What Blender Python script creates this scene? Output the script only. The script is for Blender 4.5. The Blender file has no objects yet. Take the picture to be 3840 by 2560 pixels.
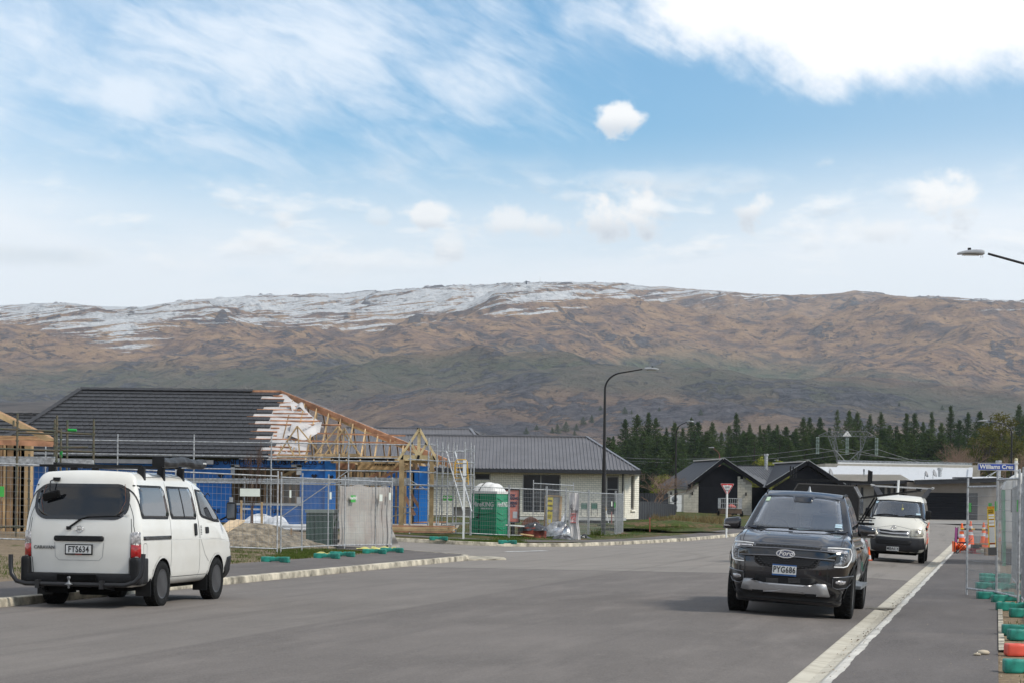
import bpy, bmesh, math, random
import numpy as np
from mathutils import Vector, Matrix
from mathutils.bvhtree import BVHTree
rnd = random.Random(11)
R = math.radians
sc = bpy.context.scene
COL = sc.collection

# ------------------------------------------------------------------ camera
CAMZ, F, ROLL, PCX, PCY = 1.62, 8000.0, R(0.7), 1920.0, 1880.0
cam = bpy.data.cameras.new('camera')
camo = bpy.data.objects.new('camera', cam)
COL.objects.link(camo)
cam.lens = 75.0; cam.sensor_width = 36.0; cam.sensor_fit = 'HORIZONTAL'
cam.shift_y = (PCY - 1280.0) / 3840.0
cam.clip_start = 0.5; cam.clip_end = 60000.0
camo.matrix_world = Matrix.Translation((0, 0, CAMZ)) @ Matrix.Rotation(R(90), 4, 'X') @ Matrix.Rotation(ROLL, 4, 'Z')
sc.camera = camo

# ------------------------------------------------------------------ light
SUN_EL, SUN_AZ = R(44), R(112)          # azimuth clockwise from the view direction
sun = bpy.data.lights.new('sun', 'SUN'); sun.energy = 2.0; sun.angle = R(12); sun.color = (1.0, 0.93, 0.82)
suno = bpy.data.objects.new('sun', sun); COL.objects.link(suno)
sd = Vector((math.sin(SUN_AZ) * math.cos(SUN_EL), math.cos(SUN_AZ) * math.cos(SUN_EL), math.sin(SUN_EL)))
suno.rotation_euler = sd.to_track_quat('Z', 'Y').to_euler()
sc.view_settings.view_transform = 'Standard'; sc.view_settings.look = 'None'
sc.view_settings.exposure = 0.6; sc.view_settings.gamma = 1.0; sc.view_settings.use_curve_mapping = False
sc.cycles.volume_bounces = 0; sc.cycles.max_bounces = 6; sc.cycles.transparent_max_bounces = 24
sc.cycles.diffuse_bounces = 3; sc.cycles.glossy_bounces = 3; sc.cycles.transmission_bounces = 4
sc.cycles.caustics_reflective = False; sc.cycles.caustics_refractive = False

class NT:
    """small helper to write node trees"""
    def __init__(s, tree): s.t = tree; s.t.nodes.clear()
    def n(s, typ, **kw):
        nd = s.t.nodes.new(typ)
        for k, v in kw.items():
            if k.startswith('i_'):
                k = k[2:]; k = int(k) if k.isdigit() else k
                s.put(nd.inputs[k], v)
            else: setattr(nd, k, v)
        return nd
    def put(s, sock, v):
        if hasattr(v, 'is_output') or isinstance(v, bpy.types.NodeSocket): s.t.links.new(v, sock)
        elif isinstance(v, bpy.types.Node): s.t.links.new(v.outputs[0], sock)
        else:
            if sock.type == 'RGBA' and len(v) == 3: v = (*v, 1)
            sock.default_value = v
    def m(s, op, a, b=None, c=None, clamp=False):
        nd = s.t.nodes.new('ShaderNodeMath'); nd.operation = op; nd.use_clamp = clamp
        for i, v in enumerate((a, b, c)):
            if v is not None: s.put(nd.inputs[i], v)
        return nd.outputs[0]
    def mix(s, f, a, b, mode='MIX'):
        nd = s.t.nodes.new('ShaderNodeMix'); nd.data_type = 'RGBA'; nd.blend_type = mode; nd.clamp_factor = True
        s.put(nd.inputs[0], f); s.put(nd.inputs[6], a); s.put(nd.inputs[7], b)
        return nd.outputs[2]
    def ss(s, x, lo, hi):
        nd = s.t.nodes.new('ShaderNodeMapRange'); nd.interpolation_type = 'SMOOTHSTEP'
        s.put(nd.inputs[0], x); s.put(nd.inputs[1], lo); s.put(nd.inputs[2], hi)
        return nd.outputs[0]
    def noise(s, vec, scale, detail=5, rough=.55, dist=0.0, lac=2.0):
        nd = s.n('ShaderNodeTexNoise'); s.put(nd.inputs['Vector'], vec)
        nd.inputs['Scale'].default_value = scale; nd.inputs['Detail'].default_value = detail
        nd.inputs['Roughness'].default_value = rough; nd.inputs['Distortion'].default_value = dist
        return nd.outputs[0]
    def xyz(s, x, y, z=0.0):
        nd = s.t.nodes.new('ShaderNodeCombineXYZ')
        for i, v in enumerate((x, y, z)): s.put(nd.inputs[i], v)
        return nd.outputs[0]

# ------------------------------------------------------------------ sky
def make_world():
    w = bpy.data.worlds.new('World'); sc.world = w; w.use_nodes = True
    t = NT(w.node_tree)
    sky = t.n('ShaderNodeTexSky', sky_type='NISHITA', sun_disc=False, sun_elevation=SUN_EL, sun_rotation=SUN_AZ,
              altitude=300, air_density=1.0, dust_density=0.6, ozone_density=2.5)
    tc = t.n('ShaderNodeTexCoord'); sp = t.n('ShaderNodeSeparateXYZ', i_0=tc.outputs['Generated'])
    x, y, z = sp.outputs
    az = t.m('ARCTAN2', x, y)
    hyp = t.m('SQRT', t.m('ADD', t.m('MULTIPLY', x, x), t.m('MULTIPLY', y, y)))
    el = t.m('ARCTAN2', z, hyp)
    px = t.m('MULTIPLY', az, 8.0); py = t.m('MULTIPLY', el, 8.0)      # thousands of picture pixels, origin at the horizon
    wob = t.noise(t.xyz(px, py, 3.1), 2.2, 6, .6)
    wobc = t.m('SUBTRACT', wob, .5)
    puff = t.noise(t.xyz(px, t.m('MULTIPLY', py, 1.15), 7.7), 7.5, 9, .55, .2)
    puffc = t.m('SUBTRACT', puff, .5)
    def blob(cx, cy, rx, ry, nz, k, lo, hi):
        cx = (cx - 1920) / 1000; cy = (1880 - cy) / 1000 + .0122 * cx
        dx = t.m('DIVIDE', t.m('SUBTRACT', px, cx), rx / 1000); dy = t.m('DIVIDE', t.m('SUBTRACT', py, cy), ry / 1000)
        d = t.m('SQRT', t.m('ADD', t.m('MULTIPLY', dx, dx), t.m('MULTIPLY', dy, dy)))
        e = t.m('ADD', t.m('SUBTRACT', 1.0, d), t.m('MULTIPLY', nz, k))
        return t.ss(e, lo, hi)
    # streaky cirrus: noise stretched along a direction falling to the right
    ca, sa = math.cos(R(-27)), math.sin(R(-27))
    bend = t.m('MULTIPLY', t.m('MULTIPLY', px, px), .06)
    ps = t.m('ADD', t.m('MULTIPLY', px, ca), t.m('MULTIPLY', t.m('ADD', py, bend), sa))
    pt = t.m('SUBTRACT', t.m('MULTIPLY', t.m('ADD', py, bend), ca), t.m('MULTIPLY', px, sa))
    st1 = t.noise(t.xyz(t.m('MULTIPLY', ps, 1.3), t.m('MULTIPLY', pt, 4.2), 1.0), 1.5, 7, .56, .9)
    st2 = t.noise(t.xyz(t.m('MULTIPLY', ps, 4.0), t.m('MULTIPLY', pt, 17.0), 5.0), 2.0, 6, .55, .8)
    streak = t.m('ADD', t.m('MULTIPLY', st1, .78), t.m('MULTIPLY', st2, .22))
    stc = t.m('SUBTRACT', streak, .5)
    cir = t.m('MAXIMUM', blob(900, 250, 1150, 420, t.m('ADD', stc, t.m('MULTIPLY', wobc, .5)), 2.6, -.30, 1.15),
              t.m('MULTIPLY', blob(470, 400, 430, 190, t.m('ADD', wobc, stc), 1.6, .0, .9), .95))
    cir = t.m('MAXIMUM', cir, t.m('MULTIPLY', blob(2250, 120, 420, 260, stc, 3.0, .1, 1.5), .55))
    cir = t.m('MULTIPLY', cir, .88)
    big = blob(3640, 40, 1560, 385, t.m('ADD', wobc, t.m('MULTIPLY', stc, .35)), 1.0, -.02, .36)
    cums = None
    shade = None
    for cx, cy, rx, ry, op in ((2312, 455, 100, 68, .95), (2320, 815, 185, 92, 1), (2830, 790, 105, 68, .9), (3490, 790, 130, 95, .95),
                               (1602, 828, 62, 42, .85), (1668, 915, 60, 62, .6), (1935, 845, 200, 66, .75), (3290, 880, 230, 55, .55),
                               (1415, 825, 45, 30, .35), (1050, 835, 48, 34, .35), (2350, 675, 90, 28, .3), (3070, 635, 80, 28, .35), (2110, 745, 80, 26, .35)):
        b = t.m('MULTIPLY', blob(cx, cy, rx, ry, t.m('ADD', puffc, t.m('MULTIPLY', wobc, .9)), 3.6, -.05, .85), op)
        cyn = (1880 - cy) / 1000 + .0122 * (cx - 1920) / 1000
        s_ = t.m('MULTIPLY', b, t.ss(t.m('DIVIDE', t.m('SUBTRACT', cyn, py), ry / 1000), -.15, .95))
        cums = b if cums is None else t.m('MAXIMUM', cums, b)
        shade = s_ if shade is None else t.m('MAXIMUM', shade, s_)
    # thin general cloud that covers the rest of the dome at about the density of the part in view
    gen = t.noise(t.xyz(t.m('MULTIPLY', px, .35), t.m('MULTIPLY', py, .6), 2.0), 1.0, 7, .6, .6)
    outside = t.m('MAXIMUM', t.ss(t.m('ABSOLUTE', px), 2.0, 3.2), t.ss(py, 1.95, 2.8))
    genc = t.m('MULTIPLY', t.m('MULTIPLY', t.ss(gen, .36, .66), outside), .85)
    veil = t.ss(py, 1.42, .80)                                          # milky air over the hills
    veilr = t.m('MULTIPLY', t.ss(px, .1, 2.1), t.ss(py, 1.9, .9))
    veill = t.m('MULTIPLY', t.ss(px, -1.1, -2.3), .35)
    vn = t.noise(t.xyz(t.m('MULTIPLY', px, .7), t.m('MULTIPLY', py, 3.2), 9.0), 1.6, 6, .6, .3)
    low = t.m('ADD', t.m('MULTIPLY', veil, t.m('ADD', .66, t.m('MULTIPLY', vn, .6))), t.m('MULTIPLY', veilr, .4))
    low = t.m('ADD', low, veill, clamp=True)
    sc_ = t.n('ShaderNodeVectorMath', operation='MULTIPLY', i_0=sky.outputs[0], i_1=(SKY_K * .56, SKY_K * .97, SKY_K * 1.08)).outputs[0]
    c = t.mix(t.m('MULTIPLY', low, .93), sc_, (.78, .80, .82))
    c = t.mix(cir, c, (.68, .73, .79))
    c = t.mix(genc, c, (.68, .655, .62))  # out-of-view cloud, tinted warm to take blue out of the light
    c = t.mix(big, c, (.83, .83, .84))
    c = t.mix(cums, c, (.82, .81, .79))
    c = t.mix(t.m('MULTIPLY', shade, .9), c, (.46, .50, .55))
    lb = t.noise(t.xyz(t.m('MULTIPLY', px, 1.5), t.m('MULTIPLY', py, 4.2), 12.0), 1.7, 8, .6, .25); band = t.m('MULTIPLY', t.ss(py, .78, .95), t.ss(py, 1.32, 1.05))
    lc = t.m('MULTIPLY', t.m('MULTIPLY', t.ss(lb, .48, .66), band), .75)
    c = t.mix(lc, c, (.86, .85, .83))
    ls = t.noise(t.xyz(t.m('MULTIPLY', px, 1.5), t.m('MULTIPLY', t.m('ADD', py, .035), 4.2), 12.0), 1.7, 8, .6, .25)
    c = t.mix(t.m('MULTIPLY', t.m('MULTIPLY', t.ss(ls, .54, .68), band), .38), c, (.50, .54, .58))
    # a faint grey bank low on the left
    bank = t.m('MULTIPLY', blob(150, 985, 330, 60, wobc, 1.5, .1, .9), .45)
    c = t.mix(bank, c, (.44, .51, .56))
    bg = t.n('ShaderNodeBackground', i_0=c, i_1=1.0)
    out = t.n('ShaderNodeOutputWorld'); w.node_tree.links.new(bg.outputs[0], out.inputs[0])
    w.cycles.sampling_method = 'MANUAL'; w.cycles.sample_map_resolution = 512
SKY_K = 0.098
make_world()
HAZE = 6.2e-5

# ------------------------------------------------------------------ where things are
CR, SR = math.cos(ROLL), math.sin(ROLL)
SY, CY = 0.2214, 0.9752                      # direction of the street
def P(px, py, Y):
    """the point at depth Y that the camera sees at picture position px, py (of 3840 x 2560)"""
    dx, dy = px - PCX, py - PCY
    a, b = dx * CR + dy * SR, -dx * SR + dy * CR
    return Vector((a / F * Y, Y, CAMZ - b / F * Y))
def hit(px, py, p0, n):
    """where the line of sight through px, py meets a plane"""
    e = Vector((0, 0, CAMZ)); d = P(px, py, 1.0) - e; p0 = Vector(p0); n = Vector(n)
    return e + d * ((p0 - e).dot(n) / d.dot(n))
def UV(u, v): return (u * SY + v * CY, u * CY - v * SY)
def toUV(X, Y): return (X * SY + Y * CY, X * CY - Y * SY)
def gz(X, Y):
    X = np.asarray(X, float); Y = np.asarray(Y, float)
    v = X * CY - Y * SY
    b = np.interp(Y, [0, 75, 90, 100, 120, 160, 400, 900], [0, .02, .05, .1, .3, .65, 2.0, 5.0])
    lot = .035 * np.clip(-15.5 - v, 0, 17) * np.clip((Y - 20) / 25, 0, 1)
    return b + lot
def roadz(X, Y):
    v = np.asarray(X, float) * CY - np.asarray(Y, float) * SY
    return gz(X, Y) - .055 * np.clip(v + 3.8, 0, 2.0)
def G(px, py, off=0.0, fn=None):
    """the ground point seen at px, py"""
    fn = fn or gz
    Y = 60.0
    for _ in range(60):
        z = float(fn(P(px, py, Y).x, Y)) + off
        b = -(px - PCX) * SR + (py - PCY) * CR
        Yn = (CAMZ - z) * F / max(b, 1)
        Y = .5 * Y + .5 * min(Yn, 900)
    p = P(px, py, Y); p.z = float(fn(p.x, p.y)) + off
    return p

# ------------------------------------------------------------------ object helpers
def tag(o, label=None, cat=None, group=None, kind=None):
    if label: o['label'] = label
    if cat: o['category'] = cat
    if group: o['group'] = group
    if kind: o['kind'] = kind
    return o
def thing(name, label, cat, loc=(0, 0, 0), rot=0.0, group=None, mat=None):
    o = bpy.data.objects.new(name, None); COL.objects.link(o)
    if mat is not None: o.matrix_world = mat
    else:
        o.location = loc; o.rotation_euler = (0, 0, rot)
    return tag(o, label, cat, group)
def link_mesh(name, me, parent=None, loc=None, rot=None, label=None, kind=None, mw=None):
    o = bpy.data.objects.new(name, me); COL.objects.link(o)
    if parent is not None: o.parent = parent
    if mw is not None: o.matrix_local = mw
    if loc is not None: o.location = loc
    if rot is not None: o.rotation_euler = rot
    if label: o['label'] = label
    if kind: o['kind'] = kind
    return o
def copy_tree(o, parent=None):
    c = o.copy(); COL.objects.link(c)
    if parent is not None: c.parent = parent
    for ch in o.children: copy_tree(ch, c)
    return c

class MB:
    def __init__(s): s.v = []; s.f = []; s.mi = []; s.sm = []
    def add(s, vs, fs, mi=0, smooth=False):
        b = len(s.v); s.v.extend([tuple(p) for p in vs])
        s.f.extend([tuple(i + b for i in f) for f in fs]); s.mi.extend([mi] * len(fs)); s.sm.extend([smooth] * len(fs))
        return s
    def box(s, c, d, rot=None, mi=0):
        hx, hy, hz = d[0] / 2, d[1] / 2, d[2] / 2
        vs = [Vector((x, y, z)) for x in (-hx, hx) for y in (-hy, hy) for z in (-hz, hz)]
        if rot is not None: vs = [rot @ p for p in vs]
        vs = [p + Vector(c) for p in vs]
        return s.add(vs, [(0, 1, 3, 2), (4, 6, 7, 5), (0, 4, 5, 1), (2, 3, 7, 6), (0, 2, 6, 4), (1, 5, 7, 3)], mi)
    def bbox(s, x0, x1, y0, y1, z0, z1, mi=0):
        return s.box(((x0 + x1) / 2, (y0 + y1) / 2, (z0 + z1) / 2), (abs(x1 - x0), abs(y1 - y0), abs(z1 - z0)), None, mi)
    def frame(s, p0, p1, up=(0, 0, 1)):
        p0, p1 = Vector(p0), Vector(p1); d = (p1 - p0)
        L = d.length; d = d.normalized() if L > 1e-9 else Vector((0, 0, 1)); up = Vector(up)
        if abs(d.dot(up)) > .98: up = Vector((0, 1, 0))
        a = d.cross(up).normalized(); b = a.cross(d).normalized()
        return p0, p1, d, a, b, L
    def bar(s, p0, p1, w, h, mi=0, up=(0, 0, 1)):
        p0, p1, d, a, b, L = s.frame(p0, p1, up)
        vs = [p + a * (i * w / 2) + b * (j * h / 2) for p in (p0, p1) for i, j in ((-1, -1), (1, -1), (1, 1), (-1, 1))]
        return s.add(vs, [(3, 2, 1, 0), (4, 5, 6, 7), (0, 1, 5, 4), (1, 2, 6, 5), (2, 3, 7, 6), (3, 0, 4, 7)], mi)
    def tube(s, p0, p1, r, n=8, mi=0, caps=True, r1=None):
        p0, p1, d, a, b, L = s.frame(p0, p1); r1 = r if r1 is None else r1
        vs = [p + (a * math.cos(t) + b * math.sin(t)) * rr for p, rr in ((p0, r), (p1, r1)) for t in [2 * math.pi * k / n for k in range(n)]]
        s.add(vs, [(k, (k + 1) % n, n + (k + 1) % n, n + k) for k in range(n)], mi, n > 4)
        if caps: s.add(vs, [tuple(range(n))[::-1], tuple(range(n, 2 * n))], mi)
        return s
    def path(s, pts, r, n=8, mi=0):
        pts = [Vector(p) for p in pts]; rings = []
        prev = None
        for i, p in enumerate(pts):
            d = (pts[min(i + 1, len(pts) - 1)] - pts[max(i - 1, 0)]).normalized()
            if prev is None:
                up = Vector((0, 0, 1)) if abs(d.z) < .95 else Vector((0, 1, 0)); a = d.cross(up).normalized()
            else: a = (prev - d * prev.dot(d)).normalized()
            prev = a; b = d.cross(a)
            rr = r[i] if isinstance(r, (list, tuple)) else r
            rings.append([p + (a * math.cos(2 * math.pi * k / n) + b * math.sin(2 * math.pi * k / n)) * rr for k in range(n)])
        vs = [q for g in rings for q in g]
        fs = [(i * n + k, i * n + (k + 1) % n, (i + 1) * n + (k + 1) % n, (i + 1) * n + k) for i in range(len(pts) - 1) for k in range(n)]
        s.add(vs, fs, mi, True); m = len(vs)
        return s.add(vs, [tuple(range(n))[::-1], tuple(range(m - n, m))], mi)
    def prism(s, poly, o, ax, ay, dv, mi=0):
        """poly of (a, b) in the plane o + a*ax + b*ay, extruded by the vector dv"""
        o, ax, ay, dv = Vector(o), Vector(ax), Vector(ay), Vector(dv); n = len(poly)
        A = [o + ax * p[0] + ay * p[1] for p in poly]; B = [p + dv for p in A]
        return s.add(A + B, [tuple(range(n))[::-1], tuple(range(n, 2 * n))] + [(k, (k + 1) % n, n + (k + 1) % n, n + k) for k in range(n)], mi)
    def lathe(s, prof, n=24, o=(0, 0, 0), axis='Z', mi=0):
        vs = []
        for r_, z_ in prof:
            for k in range(n):
                t = 2 * math.pi * k / n; c, q = r_ * math.cos(t), r_ * math.sin(t)
                p = {'Z': (c, q, z_), 'X': (z_, c, q), 'Y': (q, z_, c)}[axis]
                vs.append(Vector(p) + Vector(o))
        m = len(prof)
        fs = [(i * n + k, i * n + (k + 1) % n, (i + 1) * n + (k + 1) % n, (i + 1) * n + k) for i in range(m - 1) for k in range(n)]
        s.add(vs, fs, mi, True)
        for i, rev in ((0, True), (m - 1, False)):
            if prof[i][0] > 1e-4:
                f = tuple(range(i * n, i * n + n)); s.add(vs, [f[::-1] if rev else f], mi)
        return s
    def grid(s, fn, nu, nv, mi=0, smooth=True):
        vs = [fn(i / nu, j / nv) for j in range(nv + 1) for i in range(nu + 1)]
        return s.add(vs, [(j * (nu + 1) + i, j * (nu + 1) + i + 1, (j + 1) * (nu + 1) + i + 1, (j + 1) * (nu + 1) + i) for j in range(nv) for i in range(nu)], mi, smooth)
    def mesh(s, name, mats, fix=True):
        me = bpy.data.meshes.new(name); me.from_pydata(s.v, [], s.f)
        for m in (mats if isinstance(mats, (list, tuple)) else [mats]): me.materials.append(m)
        me.polygons.foreach_set('material_index', s.mi); me.polygons.foreach_set('use_smooth', s.sm)
        if fix and len(s.f) < 60000:
            bm = bmesh.new(); bm.from_mesh(me); bmesh.ops.recalc_face_normals(bm, faces=bm.faces); bm.to_mesh(me); bm.free()
        me.update(); return me
    def build(s, name, mats, parent=None, fix=True, **kw):
        return link_mesh(name, s.mesh(name, mats, fix), parent, **kw)

# ------------------------------------------------------------------ materials
MATS = {}
def M(name, col, rough=.6, metal=0.0, var=.12, scale=3.0, bump=0.0, bscale=40.0, coat=0.0, spec=.5, col2=None, stretch=None, emit=None, trans=0.0, alpha=1.0, rnd_=0.0):
    if name in MATS: return MATS[name]
    m = bpy.data.materials.new(name); m.use_nodes = True; t = NT(m.node_tree)
    tc = t.n('ShaderNodeTexCoord'); vec = tc.outputs['Object']
    if stretch: vec = t.n('ShaderNodeMapping', i_Vector=vec, i_Scale=stretch).outputs[0]
    nz = t.noise(vec, scale, 6, .6)
    f = t.ss(nz, .3, .7)
    c2 = col2 or tuple(max(0, k * (1 - var * 1.6)) for k in col); c1 = col if col2 else tuple(min(1, k * (1 + var)) for k in col)
    c = t.mix(f, c1, c2)
    if rnd_:
        oi = t.n('ShaderNodeObjectInfo'); k = t.m('ADD', 1 - rnd_, t.m('MULTIPLY', oi.outputs['Random'], 2 * rnd_))
        c = t.n('ShaderNodeVectorMath', operation='SCALE', i_0=c, i_3=k).outputs[0]
    b = t.n('ShaderNodeBsdfPrincipled')
    t.put(b.inputs['Base Color'], c)
    t.put(b.inputs['Roughness'], t.m('ADD', rough - .06, t.m('MULTIPLY', nz, .12)) if rough > .1 else rough)
    b.inputs['Metallic'].default_value = metal; b.inputs['Coat Weight'].default_value = coat; b.inputs['Coat Roughness'].default_value = .04
    b.inputs['Specular IOR Level'].default_value = spec
    b.inputs['Transmission Weight'].default_value = trans; b.inputs['Alpha'].default_value = alpha
    if emit: b.inputs['Emission Color'].default_value = (*emit[0], 1); b.inputs['Emission Strength'].default_value = emit[1]
    if bump:
        bn = t.noise(vec, bscale, 4, .6)
        bp = t.n('ShaderNodeBump', i_Strength=min(1, bump * 8), i_Distance=bump * .1, i_Height=bn); t.put(b.inputs['Normal'], bp)
    o = t.n('ShaderNodeOutputMaterial', i_0=b.outputs[0]); MATS[name] = m; return m
def glass(name, tint, refl=1.0, rough=.02):
    if name in MATS: return MATS[name]
    m = bpy.data.materials.new(name); m.use_nodes = True; t = NT(m.node_tree)
    tr = t.n('ShaderNodeBsdfTransparent', i_0=tint); gl = t.n('ShaderNodeBsdfGlossy', i_0=(.95, .97, 1), i_1=rough)
    fr = t.n('ShaderNodeFresnel', i_0=1.52); f = t.m('MULTIPLY', fr, refl, clamp=True)
    mx = t.n('ShaderNodeMixShader', i_0=f); t.put(mx.inputs[1], tr.outputs[0]); t.put(mx.inputs[2], gl.outputs[0])
    t.n('ShaderNodeOutputMaterial', i_0=mx.outputs[0]); MATS[name] = m; return m

WHITE = M('white_plastic', (.75, .75, .73), .45, var=.05)
BLACK = M('black_plastic', (.011, .011, .012), .5, var=.2, spec=.25, bump=.01, bscale=300)
BLACKG = M('black_gloss', (.008, .008, .010), .12, var=.1, coat=.6)
CHROME = M('chrome', (.72, .72, .74), .16, 1.0, var=.05)
GALV = M('galvanised_steel', (.43, .44, .45), .5, .35, var=.25, scale=9)
GALVD = M('dull_galvanised', (.26, .27, .28), .5, .6, var=.25, scale=9)
RUBBER = M('tyre_rubber', (.013, .013, .013), .85, var=.25, spec=.2, scale=14, bump=.05, bscale=120)
DARKIN = M('dark_underbody', (.006, .006, .006), .9, var=.3, spec=.1)
TIMBER = M('pale_timber', (.52, .36, .19), .75, var=.22, scale=2.2, stretch=(1, 1, 1), bump=.03, bscale=30, rnd_=.16)
TIMBERP = M('pink_treated_timber', (.50, .25, .14), .75, var=.25, scale=2.0, bump=.03, bscale=30, rnd_=.16)
TIMBERD = M('aged_timber', (.30, .19, .10), .8, var=.3, scale=2.0, bump=.03, bscale=30, rnd_=.2)
CONC = M('concrete', (.48, .44, .38), .85, var=.2, scale=1.2, bump=.05, bscale=60)

def text(name, s, size, mat, parent, mw, ext=.002, xs=1.0, bold=0.0, align='CENTER', space=1.0, ys=1.0, label=None, shear=0.0):
    c = bpy.data.curves.new(name, 'FONT'); c.body = s; c.size = size; c.extrude = ext; c.offset = bold
    c.align_x = align; c.align_y = 'CENTER'; c.space_character = space; c.resolution_u = 3; c.shear = shear
    o = bpy.data.objects.new(name, c); COL.objects.link(o)
    dg = bpy.context.evaluated_depsgraph_get(); dg.update()
    me = bpy.data.meshes.new_from_object(o.evaluated_get(dg)); bpy.data.objects.remove(o); bpy.data.curves.remove(c)
    me.transform(Matrix.Diagonal((xs, ys, 1, 1))); me.name = name; me.materials.clear(); me.materials.append(mat)
    return link_mesh(name, me, parent, mw=mw, label=label)
def face_mat(o, right, up):
    """matrix whose x runs along right, y along up (text is laid in its xy plane)"""
    r_ = Vector(right).normalized(); u_ = Vector(up).normalized(); n_ = r_.cross(u_)
    m = Matrix((r_, u_, n_)).transposed().to_4x4(); m.translation = Vector(o); return m

# ================================================================== SETTING
def asphalt(name, near, far, darkfoot=False):
    m = bpy.data.materials.new(name); m.use_nodes = True; t = NT(m.node_tree)
    g = t.n('ShaderNodeNewGeometry').outputs['Position']
    sp = t.n('ShaderNodeSeparateXYZ', i_0=g); X, Y = sp.outputs[0], sp.outputs[1]
    v = t.m('SUBTRACT', t.m('MULTIPLY', X, CY), t.m('MULTIPLY', Y, SY))
    u = t.m('ADD', t.m('MULTIPLY', X, SY), t.m('MULTIPLY', Y, CY))
    big = t.noise(g, .22, 5, .6, .3); mid = t.noise(t.xyz(t.m('MULTIPLY', u, .35), t.m('MULTIPLY', v, 1.6), 0.0), .9, 6, .65)
    fine = t.noise(g, 45, 3, .7); fine2 = t.noise(g, 9, 4, .7)
    c = t.mix(t.ss(big, .3, .72), near, tuple(k * .66 for k in near))
    c = t.mix(t.m('MULTIPLY', t.ss(mid, .42, .75), .7), c, tuple(k * 1.4 for k in near))
    if not darkfoot:
        jl = t.m('ADD', u, t.m('MULTIPLY', t.m('SUBTRACT', t.noise(g, .5, 4), .5), .5))
        older = t.ss(jl, 49.6, 50.3)                                       # older, paler surface beyond the joint
        c = t.mix(older, c, t.mix(t.ss(big, .3, .7), far, tuple(k * .86 for k in far)))
        j1 = t.m('ABSOLUTE', t.m('ADD', v, 8.55)); seam = t.m('SUBTRACT', 1.0, t.ss(t.m('ADD', j1, t.m('MULTIPLY', fine2, .05)), .03, .16))
        c = t.mix(t.m('MULTIPLY', t.m('MULTIPLY', seam, t.ss(mid, .3, .6)), .45), c, tuple(k * .55 for k in near))
        c = t.mix(t.m('MULTIPLY', t.ss(v, -8.5, -8.7), t.m('SUBTRACT', 1.0, older)), c, t.mix(.25, c, far))
        j2 = t.m('ABSOLUTE', t.m('SUBTRACT', jl, 49.9)); seam2 = t.m('SUBTRACT', 1.0, t.ss(j2, .05, .35))
        c = t.mix(t.m('MULTIPLY', seam2, .55), c, tuple(k * .5 for k in near))
        # tyre marks: long curved dark streaks that sweep round the corner
        dd = t.m('SQRT', t.m('ADD', t.m('POWER', t.m('SUBTRACT', u, 62.0), 2.0), t.m('POWER', t.m('ADD', v, 30.0), 2.0)))
        for r0, k in ((21.5, .35), (23.4, .4), (27.0, .25)):
            tm = t.m('SUBTRACT', 1.0, t.ss(t.m('ABSOLUTE', t.m('SUBTRACT', dd, r0)), .06, .3))
            c = t.mix(t.m('MULTIPLY', t.m('MULTIPLY', tm, t.ss(fine2, .35, .6)), k), c, tuple(q * .55 for q in near))
        dust = t.m('MULTIPLY', t.ss(t.noise(t.xyz(t.m('MULTIPLY', X, .8), t.m('MULTIPLY', Y, .25), 4.0), 1.1, 6, .7), .6, .8), .3)
        c = t.mix(dust, c, (.26, .23, .20))
    else:
        dust = t.m('MULTIPLY', t.ss(t.noise(t.xyz(t.m('MULTIPLY', X, .7), Y, 4.0), 1.6, 7, .75), .55, .75), .55)
        edge = t.m('MULTIPLY', t.ss(v, -.6, .05), 1.6)
        c = t.mix(t.m('MULTIPLY', dust, t.m('ADD', .35, t.m('MULTIPLY', edge, .6))), c, (.27, .23, .17))
    lane = t.noise(t.xyz(t.m('MULTIPLY', u, .10), t.m('MULTIPLY', v, 2.4), 6.0), 1.0, 6, .65)
    c = t.mix(t.m('MULTIPLY', t.ss(lane, .5, .68), .38), c, tuple(k * .58 for k in near))
    c = t.mix(t.m('MULTIPLY', t.ss(fine2, .54, .70), .45), c, tuple(k * 1.5 for k in near))
    c = t.mix(t.m('MULTIPLY', t.ss(fine, .35, .75), .55), c, tuple(k * 1.7 for k in near))
    c = t.mix(t.m('MULTIPLY', t.ss(fine, .45, .2), .4), c, tuple(k * .4 for k in near))
    b = t.n('ShaderNodeBsdfPrincipled'); t.put(b.inputs['Base Color'], c); b.inputs['Roughness'].default_value = .85
    b.inputs['Specular IOR Level'].default_value = .3
    t.put(b.inputs['Normal'], t.n('ShaderNodeBump', i_Strength=.6, i_Distance=.01, i_Height=t.m('ADD', fine, t.m('MULTIPLY', fine2, .4))))
    t.n('ShaderNodeOutputMaterial', i_0=b.outputs[0]); return m
ROADM = asphalt('road_asphalt', (.142, .125, .113), (.248, .224, .198))
PATHM = asphalt('path_asphalt', (.122, .108, .100), (.15, .14, .13), True)
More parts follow.
